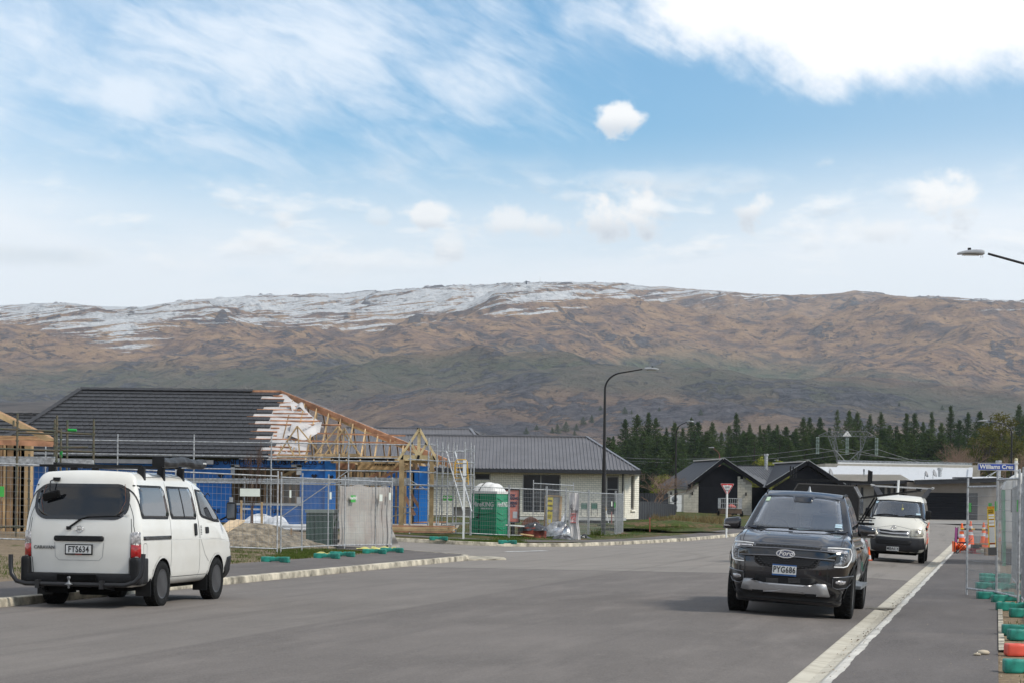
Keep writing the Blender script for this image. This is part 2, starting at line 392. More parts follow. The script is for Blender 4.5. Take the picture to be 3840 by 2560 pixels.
def soil(name, dirt, grass, cover, scale=.5):
    m = bpy.data.materials.new(name); m.use_nodes = True; t = NT(m.node_tree)
    g = t.n('ShaderNodeNewGeometry').outputs['Position']
    a = t.noise(g, scale, 7, .68, .4); b_ = t.noise(g, 7, 6, .7); c_ = t.noise(g, 40, 3, .6)
    c = t.mix(t.ss(b_, .35, .65), dirt, tuple(k * .62 for k in dirt))
    c = t.mix(t.m('MULTIPLY', t.ss(c_, .6, .75), .5), c, tuple(min(1, k * 1.5) for k in dirt))
    gr = t.mix(t.ss(b_, .3, .7), grass, tuple(k * .5 for k in grass))
    c = t.mix(t.ss(t.m('ADD', a, t.m('MULTIPLY', t.m('SUBTRACT', b_, .5), .35)), .5 - cover + .28, .62 - cover + .28), c, gr)
    b = t.n('ShaderNodeBsdfPrincipled'); t.put(b.inputs['Base Color'], c); b.inputs['Roughness'].default_value = .95
    b.inputs['Specular IOR Level'].default_value = .15
    t.put(b.inputs['Normal'], t.n('ShaderNodeBump', i_Strength=.8, i_Distance=.05, i_Height=t.m('ADD', b_, t.m('MULTIPLY', c_, .3))))
    t.n('ShaderNodeOutputMaterial', i_0=b.outputs[0]); return m
DIRT = soil('building_site_soil', (.26, .20, .135), (.085, .10, .028), .22)
VERGE = soil('verge_soil', (.17, .11, .065), (.075, .10, .025), .38, .9)
PLAIN = soil('dry_plain', (.20, .165, .10), (.09, .11, .04), .3, .01)

def sheet(name, fn, us, vs, mat, zoff=0.0, zf=gz, kind='structure', jit=0.0):
    """a ground sheet: a grid over the street coordinates us x vs where fn(u, v) is true"""
    U, V = np.meshgrid(us, vs); X = U * SY + V * CY; Y = U * CY - V * SY
    Z = zf(X, Y) + zoff
    if jit:
        Z = Z + jit * (np.sin(X * 1.3 + np.cos(Y * .9) * 2) * np.cos(Y * 1.1 + X * .37) * .6 + .4 * np.sin(X * 3.1 + Y * 2.3))
    n, m = len(us), len(vs)
    uc = (us[:-1] + us[1:]) / 2; vc = (vs[:-1] + vs[1:]) / 2
    fs = [(j * n + i, j * n + i + 1, (j + 1) * n + i + 1, (j + 1) * n + i) for j in range(m - 1) for i in range(n - 1) if fn(uc[i], vc[j])]
    me = bpy.data.meshes.new(name); me.from_pydata(np.stack([X, Y, Z], -1).reshape(-1, 3).tolist(), [], fs)
    me.polygons.foreach_set('use_smooth', [True] * len(fs)); me.materials.append(mat)
    bm = bmesh.new(); bm.from_mesh(me); bmesh.ops.delete(bm, geom=[v for v in bm.verts if not v.link_faces], context='VERTS'); bm.to_mesh(me); bm.free()
    o = link_mesh(name, me); o['kind'] = kind; return o

# kerb lines in street coordinates
def arc(cu, cv, r, a0, a1, n=10): return [(cu + r * math.cos(a0 + (a1 - a0) * k / n), cv + r * math.sin(a0 + (a1 - a0) * k / n)) for k in range(n + 1)]
KNEAR = [(u, -14.0) for u in range(-6, 56, 2)] + arc(56.0, -18.0, 4.0, R(90), 0, 10)[0:] + [(60.0, -20.0), (60.0, -21.5)]
KFAR = [(71.7, -21.5), (71.7, -20.0)] + [(71.75, -18.3), (72.2, -17.2), (73.3, -16.2), (75.5, -15.1), (79, -14.2), (84, -13.4), (91, -12.7), (100, -12.1), (112, -11.7), (126, -11.4), (137, -11.3)]
def offset(path, d):
    out = []
    for i, (a, b) in enumerate(path):
        a0, b0 = path[max(i - 1, 0)]; a1, b1 = path[min(i + 1, len(path) - 1)]
        tx, ty = a1 - a0, b1 - b0; L = math.hypot(tx, ty); out.append((a - ty / L * d, b + tx / L * d))
    return out
def strip(path, prof, mat, name, zf=gz, seg=None, parent=None):
    """sweep a profile of (distance to the left of the path, height) along a path in street coordinates"""
    mb = MB(); cols = [offset(path, d) for d, _ in prof]; m = len(prof)
    vs = []
    for i in range(len(path)):
        for j, (d, h) in enumerate(prof):
            X, Y = UV(*cols[j][i]); vs.append((X, Y, float(zf(X, Y)) + h))
    fs = [(i * m + j, i * m + j + 1, (i + 1) * m + j + 1, (i + 1) * m + j) for i in range(len(path) - 1) for j in range(m - 1)]
    mb.add(vs, fs); o = mb.build(name, mat, parent); o['kind'] = 'structure'; return o
def inside_near(u, v, d=0.0):
    if v > -14 - d or u > 60 - d: return False
    if u > 56 and v > -18: return math.hypot(u - 56, v + 18) < 4 - d
    return True
_kf = [(a, b) for a, b in KFAR if b >= -19]
def inside_far(u, v, d=0.0):
    if u < 71.7 + d: return False
    return v < np.interp(u, [a for a, b in _kf], [b for a, b in _kf]) - d * 1.2

sheet('ground', lambda u, v: True, np.concatenate([np.linspace(-10, 180, 60), np.linspace(200, 1600, 40)]),
      np.concatenate([np.linspace(-700, -70, 22), np.linspace(-66, 30, 30), np.linspace(50, 500, 14)]), PLAIN, -.22)
sheet('road', lambda u, v: True, np.arange(-6, 171, 1.5), np.concatenate([np.arange(-64, -15, 1.75), np.arange(-15, -3.8, 1.0), [-3.8, -3.2, -2.6, -1.95]]), ROADM, 0.0, roadz)
sheet('building_site_soil', lambda u, v: inside_near(u, v, .55) or (v < -20.8 and u < 74), np.arange(-6, 75, .5), np.arange(-64, -13, .5), DIRT, .105, jit=.02)
sheet('far_verge', lambda u, v: inside_far(u, v, .5), np.arange(71, 190, .6), np.arange(-70, -10, .6), VERGE, .105, jit=.035)
KERBM = M('pale_concrete_kerb', (.46, .41, .32), .85, var=.42, scale=2.6, bump=.05, bscale=30)
KPROF = [(0.0, -.05), (0.0, .03), (.012, .115), (.03, .128), (.15, .13), (.155, .05)]
KP2 = [(-d, h) for d, h in KPROF]
strip(KNEAR, KP2, KERBM, 'kerb')
strip(KFAR, KP2, KERBM, 'far_kerb')
strip(KNEAR, [(-.15, .122), (-1.3, .122), (-2.5, .125)], PATHM, 'near_footpath')
FPATH = [(74.6, v) for v in range(-62, -21, 3)] + [(74.6, -20.2), (74.9, -18.4), (75.8, -16.6), (79.3, -14.75), (84.2, -13.8), (91, -13.1), (100, -12.5), (112, -12.1), (126, -11.8), (137, -11.7)]
strip(FPATH, [(-1.45, .122), (0, .124), (.2, .12)], PATHM, 'far_footpath')
# flat crossing apron where the near kerb ends
ap = MB(); pr = [UV(56.2, -13.97), UV(58.4, -14.6), UV(59.2, -15.6), UV(59.9, -14.9), UV(59.3, -13.7), UV(57.5, -13.2)]
ap.add([(x, y, float(gz(x, y)) + .035) for x, y in pr] + [(x, y, float(gz(x, y)) - .02) for x, y in pr], [(0, 1, 2, 3, 4, 5)] + [(k, (k + 1) % 6, 6 + (k + 1) % 6, 6 + k) for k in range(6)])
ap.build('kerb_apron', KERBM)['kind'] = 'structure'
# right-hand channel, kerb and footpath
us_ = [(float(u), 0.0) for u in np.arange(-6, 112, 2)]
sp_ = lambda path, prof, mat, name: strip(path, prof, mat, name, zf=lambda X, Y: gz(X, Y) * 0 + np.interp(Y, [0, 75, 90, 100, 120, 160], [0, .02, .05, .1, .3, .65]))
def channel_mat():
    m = bpy.data.materials.new('channel_concrete'); m.use_nodes = True; t = NT(m.node_tree)
    g = t.n('ShaderNodeNewGeometry').outputs['Position']; sp = t.n('ShaderNodeSeparateXYZ', i_0=g)
    u = t.m('ADD', t.m('MULTIPLY', sp.outputs[0], SY), t.m('MULTIPLY', sp.outputs[1], CY)); v = t.m('SUBTRACT', t.m('MULTIPLY', sp.outputs[0], CY), t.m('MULTIPLY', sp.outputs[1], SY))
    ridg = t.noise(t.xyz(t.m('MULTIPLY', u, 6.5), t.m('MULTIPLY', v, .8), 0.0), 1.0, 4, .6); n2 = t.noise(g, 2.5, 6, .65); n3 = t.noise(g, 30, 4, .7)
    c = t.mix(t.ss(n2, .35, .7), (.56, .52, .43), (.45, .41, .33))
    c = t.mix(t.m('MULTIPLY', t.ss(ridg, .52, .68), .5), c, (.32, .27, .19))
    c = t.mix(t.m('MULTIPLY', t.ss(n3, .64, .8), .3), c, (.25, .20, .14))
    b = t.n('ShaderNodeBsdfPrincipled'); t.put(b.inputs['Base Color'], c); b.inputs['Roughness'].default_value = .9
    t.put(b.inputs['Normal'], t.n('ShaderNodeBump', i_Strength=.7, i_Distance=.02, i_Height=t.m('ADD', ridg, t.m('MULTIPLY', n3, .3))))
    t.n('ShaderNodeOutputMaterial', i_0=b.outputs[0]); return m
CHAN = channel_mat()
WK = M('white_kerb_concrete', (.60, .57, .51), .85, var=.16, scale=1.4, bump=.04, bscale=40)
us2 = [(float(u), 0.0) for u in np.arange(-6, 112, .5)]
sp_(us_, [(-1.98, -.106), (-1.93, -.102), (-1.78, -.118), (-1.66, -.10), (-1.60, -.06)], CHAN, 'gutter')
sp_(us_, [(-1.60, -.058), (-1.56, -.025), (-1.52, -.018), (-1.44, -.018), (-1.43, -.06)], WK, 'right_kerb')
def fpe(i):  # ragged edge of the footpath against the kerb
    return 0
o_ = MB(); vs = []; n_ = 0; uu = np.arange(-6, 112, .3)
for u in uu:
    e = -1.455 + .010 * math.sin(u * 2.1) + .006 * math.sin(u * 7.7 + 1)
    for k, v in enumerate((e, -1.0, -.5, .04)):
        X, Y = UV(u, v); vs.append((X, Y, float(np.interp(Y, [0, 75, 90, 100, 120, 160], [0, .02, .05, .1, .3, .65])) - (.012 if k else .013)))
o_.add(vs, [(i * 4 + j, i * 4 + j + 1, (i + 1) * 4 + j + 1, (i + 1) * 4 + j) for i in range(len(uu) - 1) for j in range(3)])
o_.build('right_footpath', PATHM)['kind'] = 'structure'
# pieces of the thin concrete edging, chipped and partly buried
ed = thing('concrete_edging', 'thin chipped concrete edging strip between the right footpath and the dirt', 'edging', (0, 0, 0))
for i in range(26):
    u0 = 8 + i * 2.4; u1 = u0 + 2.38
    if i in (5, 6): continue
    mb = MB(); k = 8; top = []
    for q in range(k + 1):
        u = u0 + (u1 - u0) * q / k
        for v, z in ((.045, .004), (.112 + rnd.uniform(-.006, .006), .006), (.118, -.06)):
            X, Y = UV(u, v); top.append((X, Y, z + float(np.interp(Y, [0, 75, 90, 100], [0, .02, .05, .1]))))
    mb.add(top, [(q * 3 + j, q * 3 + j + 1, q * 3 + j + 4, q * 3 + j + 3) for q in range(k) for j in range(2)])
    mb.build('edging_piece', KERBM, ed)
sheet('right_dirt', lambda u, v: True, np.arange(-6, 118, .6), np.concatenate([np.arange(.04, 3, .35), np.arange(3.2, 30, 2.2)]), soil('right_dirt_soil', (.30, .225, .145), (.09, .10, .03), .16, .7), -.03, jit=.012)
# dusty sand spill over the path edge, pebbles
def pebbles(name, label, spots, mat, kind='stuff'):
    mb = MB()
    for (x, y, z, r_) in spots:
        vs = []
        for k in range(6):
            a = k * math.pi / 3; vs.append((x + r_ * math.cos(a) * rnd.uniform(.7, 1.2), y + r_ * math.sin(a) * rnd.uniform(.7, 1.2), z))
        vs.append((x, y, z + r_ * rnd.uniform(.5, .9)))
        mb.add(vs, [(k, (k + 1) % 6, 6) for k in range(6)], 0, True)
    o = mb.build(name, mat); tag(o, label, 'gravel', kind=kind); return o
sp = []
for _ in range(1500):
    u = rnd.uniform(17, 60); v = rnd.choice([rnd.gauss(.05, .25), rnd.uniform(-1.5, 1.5), rnd.gauss(-1.65, .08)]); X, Y = UV(u, v)
    sp.append((X, Y, (-.1 if v < -1.58 else -.012), rnd.uniform(.004, .016) * (1.6 if rnd.random() < .05 else 1)))
pebbles('loose_gravel', 'small loose stones and grit scattered over the right footpath and gutter', sp, M('grit', (.34, .28, .20), .9, var=.4, rnd_=.2))
for (px, py, s_) in ((3664, 2452, .045), (3687, 2448, .075)):
    g = G(px, py); mb = MB()
    mb.lathe([(0, 0), (s_ * .8, .002), (s_, s_ * .3), (s_ * .7, s_ * .6), (0, s_ * .72)], 9, (g.x, g.y, g.z - .012)); o = mb.build('stone', M('pale_stone', (.42, .36, .27), .9, var=.3))
    tag(o, 'pale flat stone, the %s of two lying on the right footpath' % ('smaller' if s_ < .05 else 'larger'), 'stone')
# leaf litter in the gutter
mb = MB()
for _ in range(90):
    u = rnd.choice([35.5, 38.6, 28.3, 42.0]) + rnd.gauss(0, 1.1); v = -1.63 + abs(rnd.gauss(0, .05)) * -1; X, Y = UV(u, v); a = rnd.uniform(0, 6.3); r_ = rnd.uniform(.008, .022)
    z = -.095 + rnd.uniform(0, .01)
    mb.add([(X + r_ * math.cos(a), Y + r_ * math.sin(a), z), (X - r_ * math.sin(a) * .5, Y + r_ * math.cos(a) * .5, z + .012), (X - r_ * math.cos(a), Y - r_ * math.sin(a), z)], [(0, 1, 2)])
tag(mb.build('leaf_litter', M('dead_leaves', (.10, .07, .04), .9, var=.4)), 'brown leaf litter and silt lying along the right gutter', 'leaves', kind='stuff')
# metal sump grate bridging the gutter
X, Y = UV(36.0, -1.8); mb = MB(); g0 = thing('gutter_cover', 'flat grey cover plate laid across the right gutter', 'cover', (X, Y, -.085), -math.atan2(SY, CY))
mb.box((0, 0, .0), (.62, .22, .014)); mb.build('plate', GALVD, g0)
mb = MB(); mb.bar((-.3, -.11, .012), (.3, -.11, .012), .02, .014); mb.bar((-.3, .11, .012), (.3, .11, .012), .02, .014); mb.build('rim', CONC, g0)
# the white give-way line
pa, pb = G(1872, 2067.5), G(2046, 2063.5)
d = (pb - pa); d.z = 0; nrm = Vector((-d.y, d.x, 0)).normalized() * .16; mb = MB(); k = 8; vs = []
for q in range(k + 1):
    for s_ in (-1, 1):
        p = pa + d * q / k + nrm * s_; vs.append((p.x, p.y, float(roadz(p.x, p.y)) + .008))
mb.add(vs, [(q * 2, q * 2 + 1, q * 2 + 3, q * 2 + 2) for q in range(k)])
mb.build('give_way_line', M('road_paint', (.66, .66, .64), .7, var=.2, scale=6))['kind'] = 'structure'
# driveway of the pale garage building, concrete, and the far asphalt court
sheet('driveway', lambda u, v: v < .02 * u + 20, np.arange(146, 176, 2.0), np.arange(-30, 22, 3.0), M('driveway_concrete', (.27, .25, .225), .9, var=.15, scale=.6), .012)
sheet('far_road', lambda u, v: True, np.arange(108, 175, 3.0), np.concatenate([[-1.96], np.arange(0, 34, 3.0)]), ROADM, -.02)
sheet('far_lawn', lambda u, v: True, np.arange(128, 160, 3.0), np.arange(22, 40, 3.0), M('lawn_green', (.06, .12, .02), .9, var=.3, scale=3), .05)

# ------------------------------------------------------------------ numpy noise for the mountain
def vnoise(x, y, seed=0):
    xi = np.floor(x).astype(np.int64); yi = np.floor(y).astype(np.int64); xf = x - xi; yf = y - yi
    def h(a, b):
        n = (a * 374761393 + b * 668265263 + seed * 1442695041) & 0xffffffff
        n = ((n ^ (n >> 13)) * 1274126177) & 0xffffffff
        n = n ^ (n >> 16); return (n & 0xffffff) / 16777215.0
    u = xf * xf * xf * (xf * (xf * 6 - 15) + 10); v = yf * yf * yf * (yf * (yf * 6 - 15) + 10)
    return (h(xi, yi) * (1 - u) + h(xi + 1, yi) * u) * (1 - v) + (h(xi, yi + 1) * (1 - u) + h(xi + 1, yi + 1) * u) * v
def fbm(x, y, o=5, seed=0, gain=.5, lac=2.03, ridge=False):
    s = 0; a = 1.0; n = 0
    for k in range(o):
        q = vnoise(x, y, seed + k * 17)
        if ridge: q = 1 - np.abs(2 * q - 1)
        s = s + a * q; n += a; a *= gain; x = x * lac + 13.7; y = y * lac - 7.1
    return s / n
def mountain_mat():
    m = bpy.data.materials.new('mountain_tussock'); m.use_nodes = True; t = NT(m.node_tree)
    at = t.n('ShaderNodeAttribute', attribute_name='cover'); sp = t.n('ShaderNodeSeparateColor', i_0=at.outputs['Color'])
    snow, green, rock = sp.outputs
    g = t.n('ShaderNodeNewGeometry').outputs['Position']; gs = t.n('ShaderNodeVectorMath', operation='MULTIPLY', i_0=g, i_1=(.001, .001, .002)).outputs[0]
    n1 = t.noise(gs, 2.2, 7, .65, .2); n2 = t.noise(gs, 14, 6, .65); n3 = t.noise(gs, 60, 4, .7); n4 = t.noise(gs, 46, 7, .74, .3)
    c = t.mix(t.ss(n1, .3, .7), (.40, .245, .160), (.30, .20, .165))
    c = t.mix(t.ss(n2, .42, .62), c, (.54, .35, .21))
    c = t.mix(t.m('MULTIPLY', t.ss(n2, .5, .36), .8), c, (.19, .155, .15))
    gcol = t.mix(t.ss(n2, .35, .65), (.150, .175, .105), (.25, .22, .155))
    c = t.mix(t.m('MULTIPLY', green, t.ss(t.m('ADD', n1, t.m('MULTIPLY', green, .25)), .50, .70)), c, gcol)
    zz = t.n('ShaderNodeSeparateXYZ', i_0=g).outputs[2]
    c = t.mix(t.m('MULTIPLY', t.ss(t.m('ADD', zz, t.m('MULTIPLY', n1, 160.0)), 420.0, 170.0), .55), c, (.165, .150, .155))
    rk = t.ss(t.m('ADD', t.m('MULTIPLY', t.m('SUBTRACT', n4, .5), 3.6), t.m('MULTIPLY', rock, 1.25)), .27, .45)
    c = t.mix(t.m('MULTIPLY', rk, .85), c, t.mix(t.ss(n3, .35, .65), (.065, .07, .095), (.18, .175, .19)))
    gx = t.n('ShaderNodeSeparateXYZ', i_0=g)
    sv = t.xyz(t.m('ADD', t.m('MULTIPLY', gx.outputs[0], .0021), t.m('MULTIPLY', gx.outputs[2], -.004)), t.m('MULTIPLY', gx.outputs[1], .0006), t.m('ADD', t.m('MULTIPLY', gx.outputs[2], .026), t.m('MULTIPLY', gx.outputs[0], -.0035)))
    n5 = t.noise(sv, 3.0, 9, .68, .5)
    sn = t.ss(t.m('ADD', snow, t.m('ADD', t.m('MULTIPLY', t.m('SUBTRACT', n5, .5), 3.6), t.m('MULTIPLY', t.m('SUBTRACT', n3, .5), .6))), .47, .53)
    sn = t.m('MULTIPLY', sn, t.ss(snow, .10, .26))
    c = t.mix(sn, c, (.93, .93, .93))
    b = t.n('ShaderNodeBsdfPrincipled'); t.put(b.inputs['Base Color'], c); b.inputs['Roughness'].default_value = .95; b.inputs['Specular IOR Level'].default_value = .1
    t.put(b.inputs['Normal'], t.n('ShaderNodeBump', i_Strength=1.0, i_Distance=40.0, i_Height=t.m('ADD', t.m('ADD', n2, t.m('MULTIPLY', n4, .6)), t.m('MULTIPLY', rk, .35))))
    t.n('ShaderNodeOutputMaterial', i_0=b.outputs[0]); return m
CREST = [(-1200, 1150), (-400, 1150), (0, 1146), (150, 1138), (245, 1135), (330, 1141), (440, 1147), (525, 1152), (620, 1138), (740, 1124), (860, 1115), (980, 1109), (1150, 1105), (1290, 1103), (1400, 1096), (1540, 1084), (1700, 1073), (1850, 1066), (1960, 1061),
         (2080, 1059), (2220, 1059), (2320, 1061), (2430, 1078), (2480, 1075), (2560, 1084), (2700, 1091), (2830, 1102), (2970, 1107), (3100, 1103), (3160, 1099), (3205, 1089), (3240, 1094), (3330, 1106), (3400, 1115), (3500, 1112), (3600, 1118), (3700, 1126), (3760, 1125), (3840, 1130), (4300, 1150), (5200, 1180)]
def crest_y(px): return np.interp(px, [a for a, b in CREST], [b for a, b in CREST])
def mountain():
    nx, ny = 820, 330
    pxs = np.linspace(-700, 4600, nx); t = np.linspace(0, 1, ny)
    D0, D1 = 1500.0, 8200.0
    A, T = np.meshgrid(pxs, t)
    D = D0 * (D1 / D0) ** T
    base_y = 1862 + (A - 1920) * .0122
    cy = crest_y(A)
    e = (base_y * (1 - T ** .92) + cy * T ** .92)
    b = -(A - PCX) * SR + (e - PCY) * CR; a = (A - PCX) * CR + (e - PCY) * SR
    X = a / F * D; Z = CAMZ - b / F * D
    w = np.clip(np.minimum(T * 5, 1), 0, 1) * np.clip((1 - T) * 7 + .10, 0, 1)
    wx = X + 260 * (fbm(X / 1500, D / 1500, 3, 5) - .5); wy = D + 260 * (fbm(X / 1500, D / 1500, 3, 9) - .5)
    rg = fbm(wx / 1250 - wy / 3600, wy / 2100, 6, 1, .5, ridge=True); f1 = fbm(X / 420, D / 620, 6, 3, .55); sp_r = fbm(wx / 520 + wy / 1300, wy / 1500, 4, 23, .5, ridge=True)
    Z = Z + w * ((rg - .55) * 330 * np.clip(D / 6000, .3, 1.1) + (f1 - .5) * 120 * np.clip(D / 5500, .3, 1) + (sp_r - .55) * 130 * np.clip(D / 6000, .25, 1))
    lim_b = PCY - crest_y(A) + (A - 1920) * .0122 - 3 * (1 - T) * 10
    Z = np.minimum(Z, CAMZ + lim_b / F * D)
    rockn = fbm(X / 130, D / 170, 5, 31, .6); big = fbm(X / 900, D / 700, 4, 41)
    img = 1880 - (Z - CAMZ) / D * F + (A - 1920) * .0122          # height in the frame
    low = np.clip((img - 1330) / 200, 0, 1); mid = 1 - low
    rock = np.clip((rockn - .52) * 3.0, 0, 1) * (.35 + .8 * low) + (big - .5) * .9 * (.3 + low)
    tors = np.clip((fbm(X / 60, D / 90, 4, 77, .6) - .66) * 12, 0, 1) * np.clip(rock * 2 + .25, 0, 1)
    Z = Z + tors * 11 * np.clip(D / 6000, .25, 1) * np.where(T > .97, .6, 1) + np.clip(rockn - .5, 0, 1) * 60 * low * np.clip(D / 6000, .2, 1)
    # snow: streaks under the crest, deep on the left and middle, thin on the right
    lim = np.interp(A, [-700, 0, 300, 480, 700, 1000, 1400, 1700, 2050, 2300, 2500, 2900, 3300, 3700, 3840, 4500], [1250, 1225, 1245, 1290, 1215, 1200, 1200, 1165, 1150, 1130, 1140, 1125, 1120, 1160, 1175, 1180])
    amt = np.interp(A, [-700, 0, 500, 1200, 2000, 2300, 2600, 3200, 3400, 3700, 4000], [.62, .60, .60, .60, .66, .60, .42, .36, .34, .50, .5])
    dep = np.clip((lim - img) / 60, -1.6, 1)
    st = fbm(X / 420 + Z / 260, Z / 26 + X / 900, 5, 55, .6)
    snow = .5 + .30 * dep + (amt - .58) * 1.0 - .10 - tors * .5 + (rg - .55) * -.5
    green = np.exp(-((img - np.interp(A, [0, 900, 1500, 2600, 3840], [1480, 1440, 1400, 1400, 1560])) / 90) ** 2) * 1.1 + .05 * low
    V = np.stack([X, D, Z], -1).reshape(-1, 3)
    me = bpy.data.meshes.new('mountain')
    idx = np.arange(nx * ny).reshape(ny, nx)
    q = np.stack([idx[:-1, :-1], idx[:-1, 1:], idx[1:, 1:], idx[1:, :-1]], -1).reshape(-1, 4)
    # far side falls away behind the crest
    back = V.reshape(ny, nx, 3)[-1].copy(); back[:, 1] += 1500; back[:, 2] -= 500; V = np.vstack([V, back])
    bi = nx * ny + np.arange(nx); q2 = np.stack([idx[-1, :-1], idx[-1, 1:], bi[1:], bi[:-1]], -1); q = np.vstack([q, q2])
    me.vertices.add(len(V)); me.vertices.foreach_set('co', V.ravel())
    me.loops.add(q.size); me.loops.foreach_set('vertex_index', q.ravel().astype(np.int32))
    me.polygons.add(len(q)); me.polygons.foreach_set('loop_start', (np.arange(len(q)) * 4).astype(np.int32))
    me.polygons.foreach_set('use_smooth', np.ones(len(q), bool)); me.update(calc_edges=True)
    ca = me.color_attributes.new('cover', 'FLOAT_COLOR', 'POINT')
    c = np.ones((len(V), 4), np.float32); n = nx * ny
    c[:n, 0] = np.clip(snow, 0, 1).ravel(); c[:n, 1] = np.clip(green, 0, 1).ravel(); c[:n, 2] = np.clip(rock + tors, 0, 1).ravel()
    ca.data.foreach_set('color', c.ravel()); me.materials.append(mountain_mat())
    o = link_mesh('mountain', me); o['kind'] = 'structure'; return V[:n].reshape(ny, nx, 3), pxs
MV, MPX = mountain()
def on_mountain(px, py):
    """first point of the slope, from below, that the camera sees at px, py"""
    i = int(np.clip(np.searchsorted(MPX, px), 0, len(MPX) - 1)); colm = MV[:, i]
    img = PCY - (colm[:, 2] - CAMZ) / colm[:, 1] * F + (px - 1920) * SR
    j = int(np.argmax(img <= py)); return Vector(colm[j])
# low dark spur on the left in front of the range
mb = MB()
def spur(a, b):
    px = -900 + a * 1600; D = 1150 + b * 330
    top = np.interp(px, [-900, -200, 0, 250, 480, 620, 700], [1500, 1505, 1508, 1503, 1512, 1560, 1700])
    py = 1720 + (top - 1720) * math.sin(min(1, b * 1.25) * math.pi / 2) + (10 * (float(fbm(np.array(px / 90.), np.array(b * 7), 4, 3)) - .5)) * b
    p = P(px, py, D); return (p.x, p.y, p.z)
mb.grid(spur, 120, 20)
mb.build('dark_hill', M('dark_hill_rock', (.075, .062, .055), .95, var=.5, scale=.02, bump=1.0, bscale=.08), fix=False)['kind'] = 'structure'

# ------------------------------------------------------------------ trees
def leafmat(name, c, c2, s=.25):
    m = bpy.data.materials.new(name); m.use_nodes = True; t = NT(m.node_tree)
    g = t.n('ShaderNodeNewGeometry'); oi = t.n('ShaderNodeObjectInfo')
    n = t.noise(g.outputs['Position'], s, 4, .6)
    k = t.m('ADD', t.m('MULTIPLY', t.ss(n, .3, .7), .55), t.m('MULTIPLY', oi.outputs['Random'], .45))
    col = t.mix(k, c, c2)
    d = t.n('ShaderNodeBsdfDiffuse', i_0=col); tl = t.n('ShaderNodeBsdfTranslucent', i_0=col)
    mx = t.n('ShaderNodeMixShader', i_0=.22); t.put(mx.inputs[1], d.outputs[0]); t.put(mx.inputs[2], tl.outputs[0])
    t.n('ShaderNodeOutputMaterial', i_0=mx.outputs[0]); return m
PINE = leafmat('pine_needles', (.034, .062, .024), (.10, .135, .045), .15)
OLIVE = leafmat('olive_foliage', (.085, .095, .022), (.14, .12, .03)); WILLOW = leafmat('spring_willow', (.20, .24, .04), (.28, .28, .06))
BARK = M('bark', (.07, .055, .045), .95, var=.3); TWIG = M('bare_twigs', (.24, .16, .115), .95, var=.3, scale=.5)
def cards(mb, c, r, n, s, up=.0):
    for _ in range(n):
        d = Vector((rnd.gauss(0, 1), rnd.gauss(0, 1), rnd.gauss(0, .8))); d = d.normalized() * (rnd.random() ** .4)
        p = Vector(c) + Vector((d.x * r[0], d.y * r[1], d.z * r[2]))
        a = Vector((rnd.gauss(0, 1), rnd.gauss(0, 1), rnd.gauss(0, .7) + up)).normalized() * s * rnd.uniform(.6, 1.3); b = Vector((rnd.gauss(0, 1), rnd.gauss(0, 1), rnd.gauss(0, 1))).cross(a).normalized() * s * rnd.uniform(.3, .6)
        mb.add([p - a, p + b, p + a], [(0, 1, 2)])
def pine_mesh(seed, slim=1.0, bushy=1.0):
    global rnd
    keep, rnd = rnd, random.Random(seed)
    H = 1.0; tr = MB(); tr.tube((0, 0, 0), (rnd.uniform(-.01, .01), 0, .96), .014, 6, r1=.003)
    cr = MB(); lv = 26; base = rnd.uniform(.06, .2)
    for k in range(lv):
        h = base + (1 - base) * (k / (lv - 1)) ** .95
        rad = (1 - h) ** .85 * .25 * slim * rnd.uniform(.55, 1.35) + .010
        nb = max(3, int(6 * bushy))
        a0 = rnd.uniform(0, 6.3)
        for q in range(nb):
            a = a0 + q * 2 * math.pi / nb + rnd.uniform(-.4, .4); L = rad * rnd.uniform(.55, 1.15)
            tip = Vector((math.cos(a) * L, math.sin(a) * L, h + rnd.uniform(-.005, .03)))
            tr.tube((0, 0, h - .01), tip, .003, 3, caps=False, r1=.001)
            for s_ in (.45, .8, 1.0):
                c = Vector((0, 0, h - .01)).lerp(tip, s_); kk = 1.15 - h * .8; cards(cr, c, (.045 * kk, .045 * kk, .026), 8, .021 * (kk + .2), .45)
    rnd = keep
    return tr.mesh('pine_trunk', BARK, False), cr.mesh('pine_crown', PINE, False)
PINES = [pine_mesh(s, sl, bu) for s, sl, bu in ((1, .85, 1.1), (2, 1.1, 1.2), (3, .95, 1.0), (4, 1.3, 1.3), (5, .6, .9), (6, 1.5, 1.3), (7, 1.0, .8))]
def tree(meshes, name, label, p, h, group=None, wide=1.0):
    t = thing(name, label, 'tree', p, rnd.uniform(0, 6.28), group); t.scale = (h * wide, h * wide, h)
    link_mesh('trunk', meshes[0], t); link_mesh('crown', meshes[1], t); return t
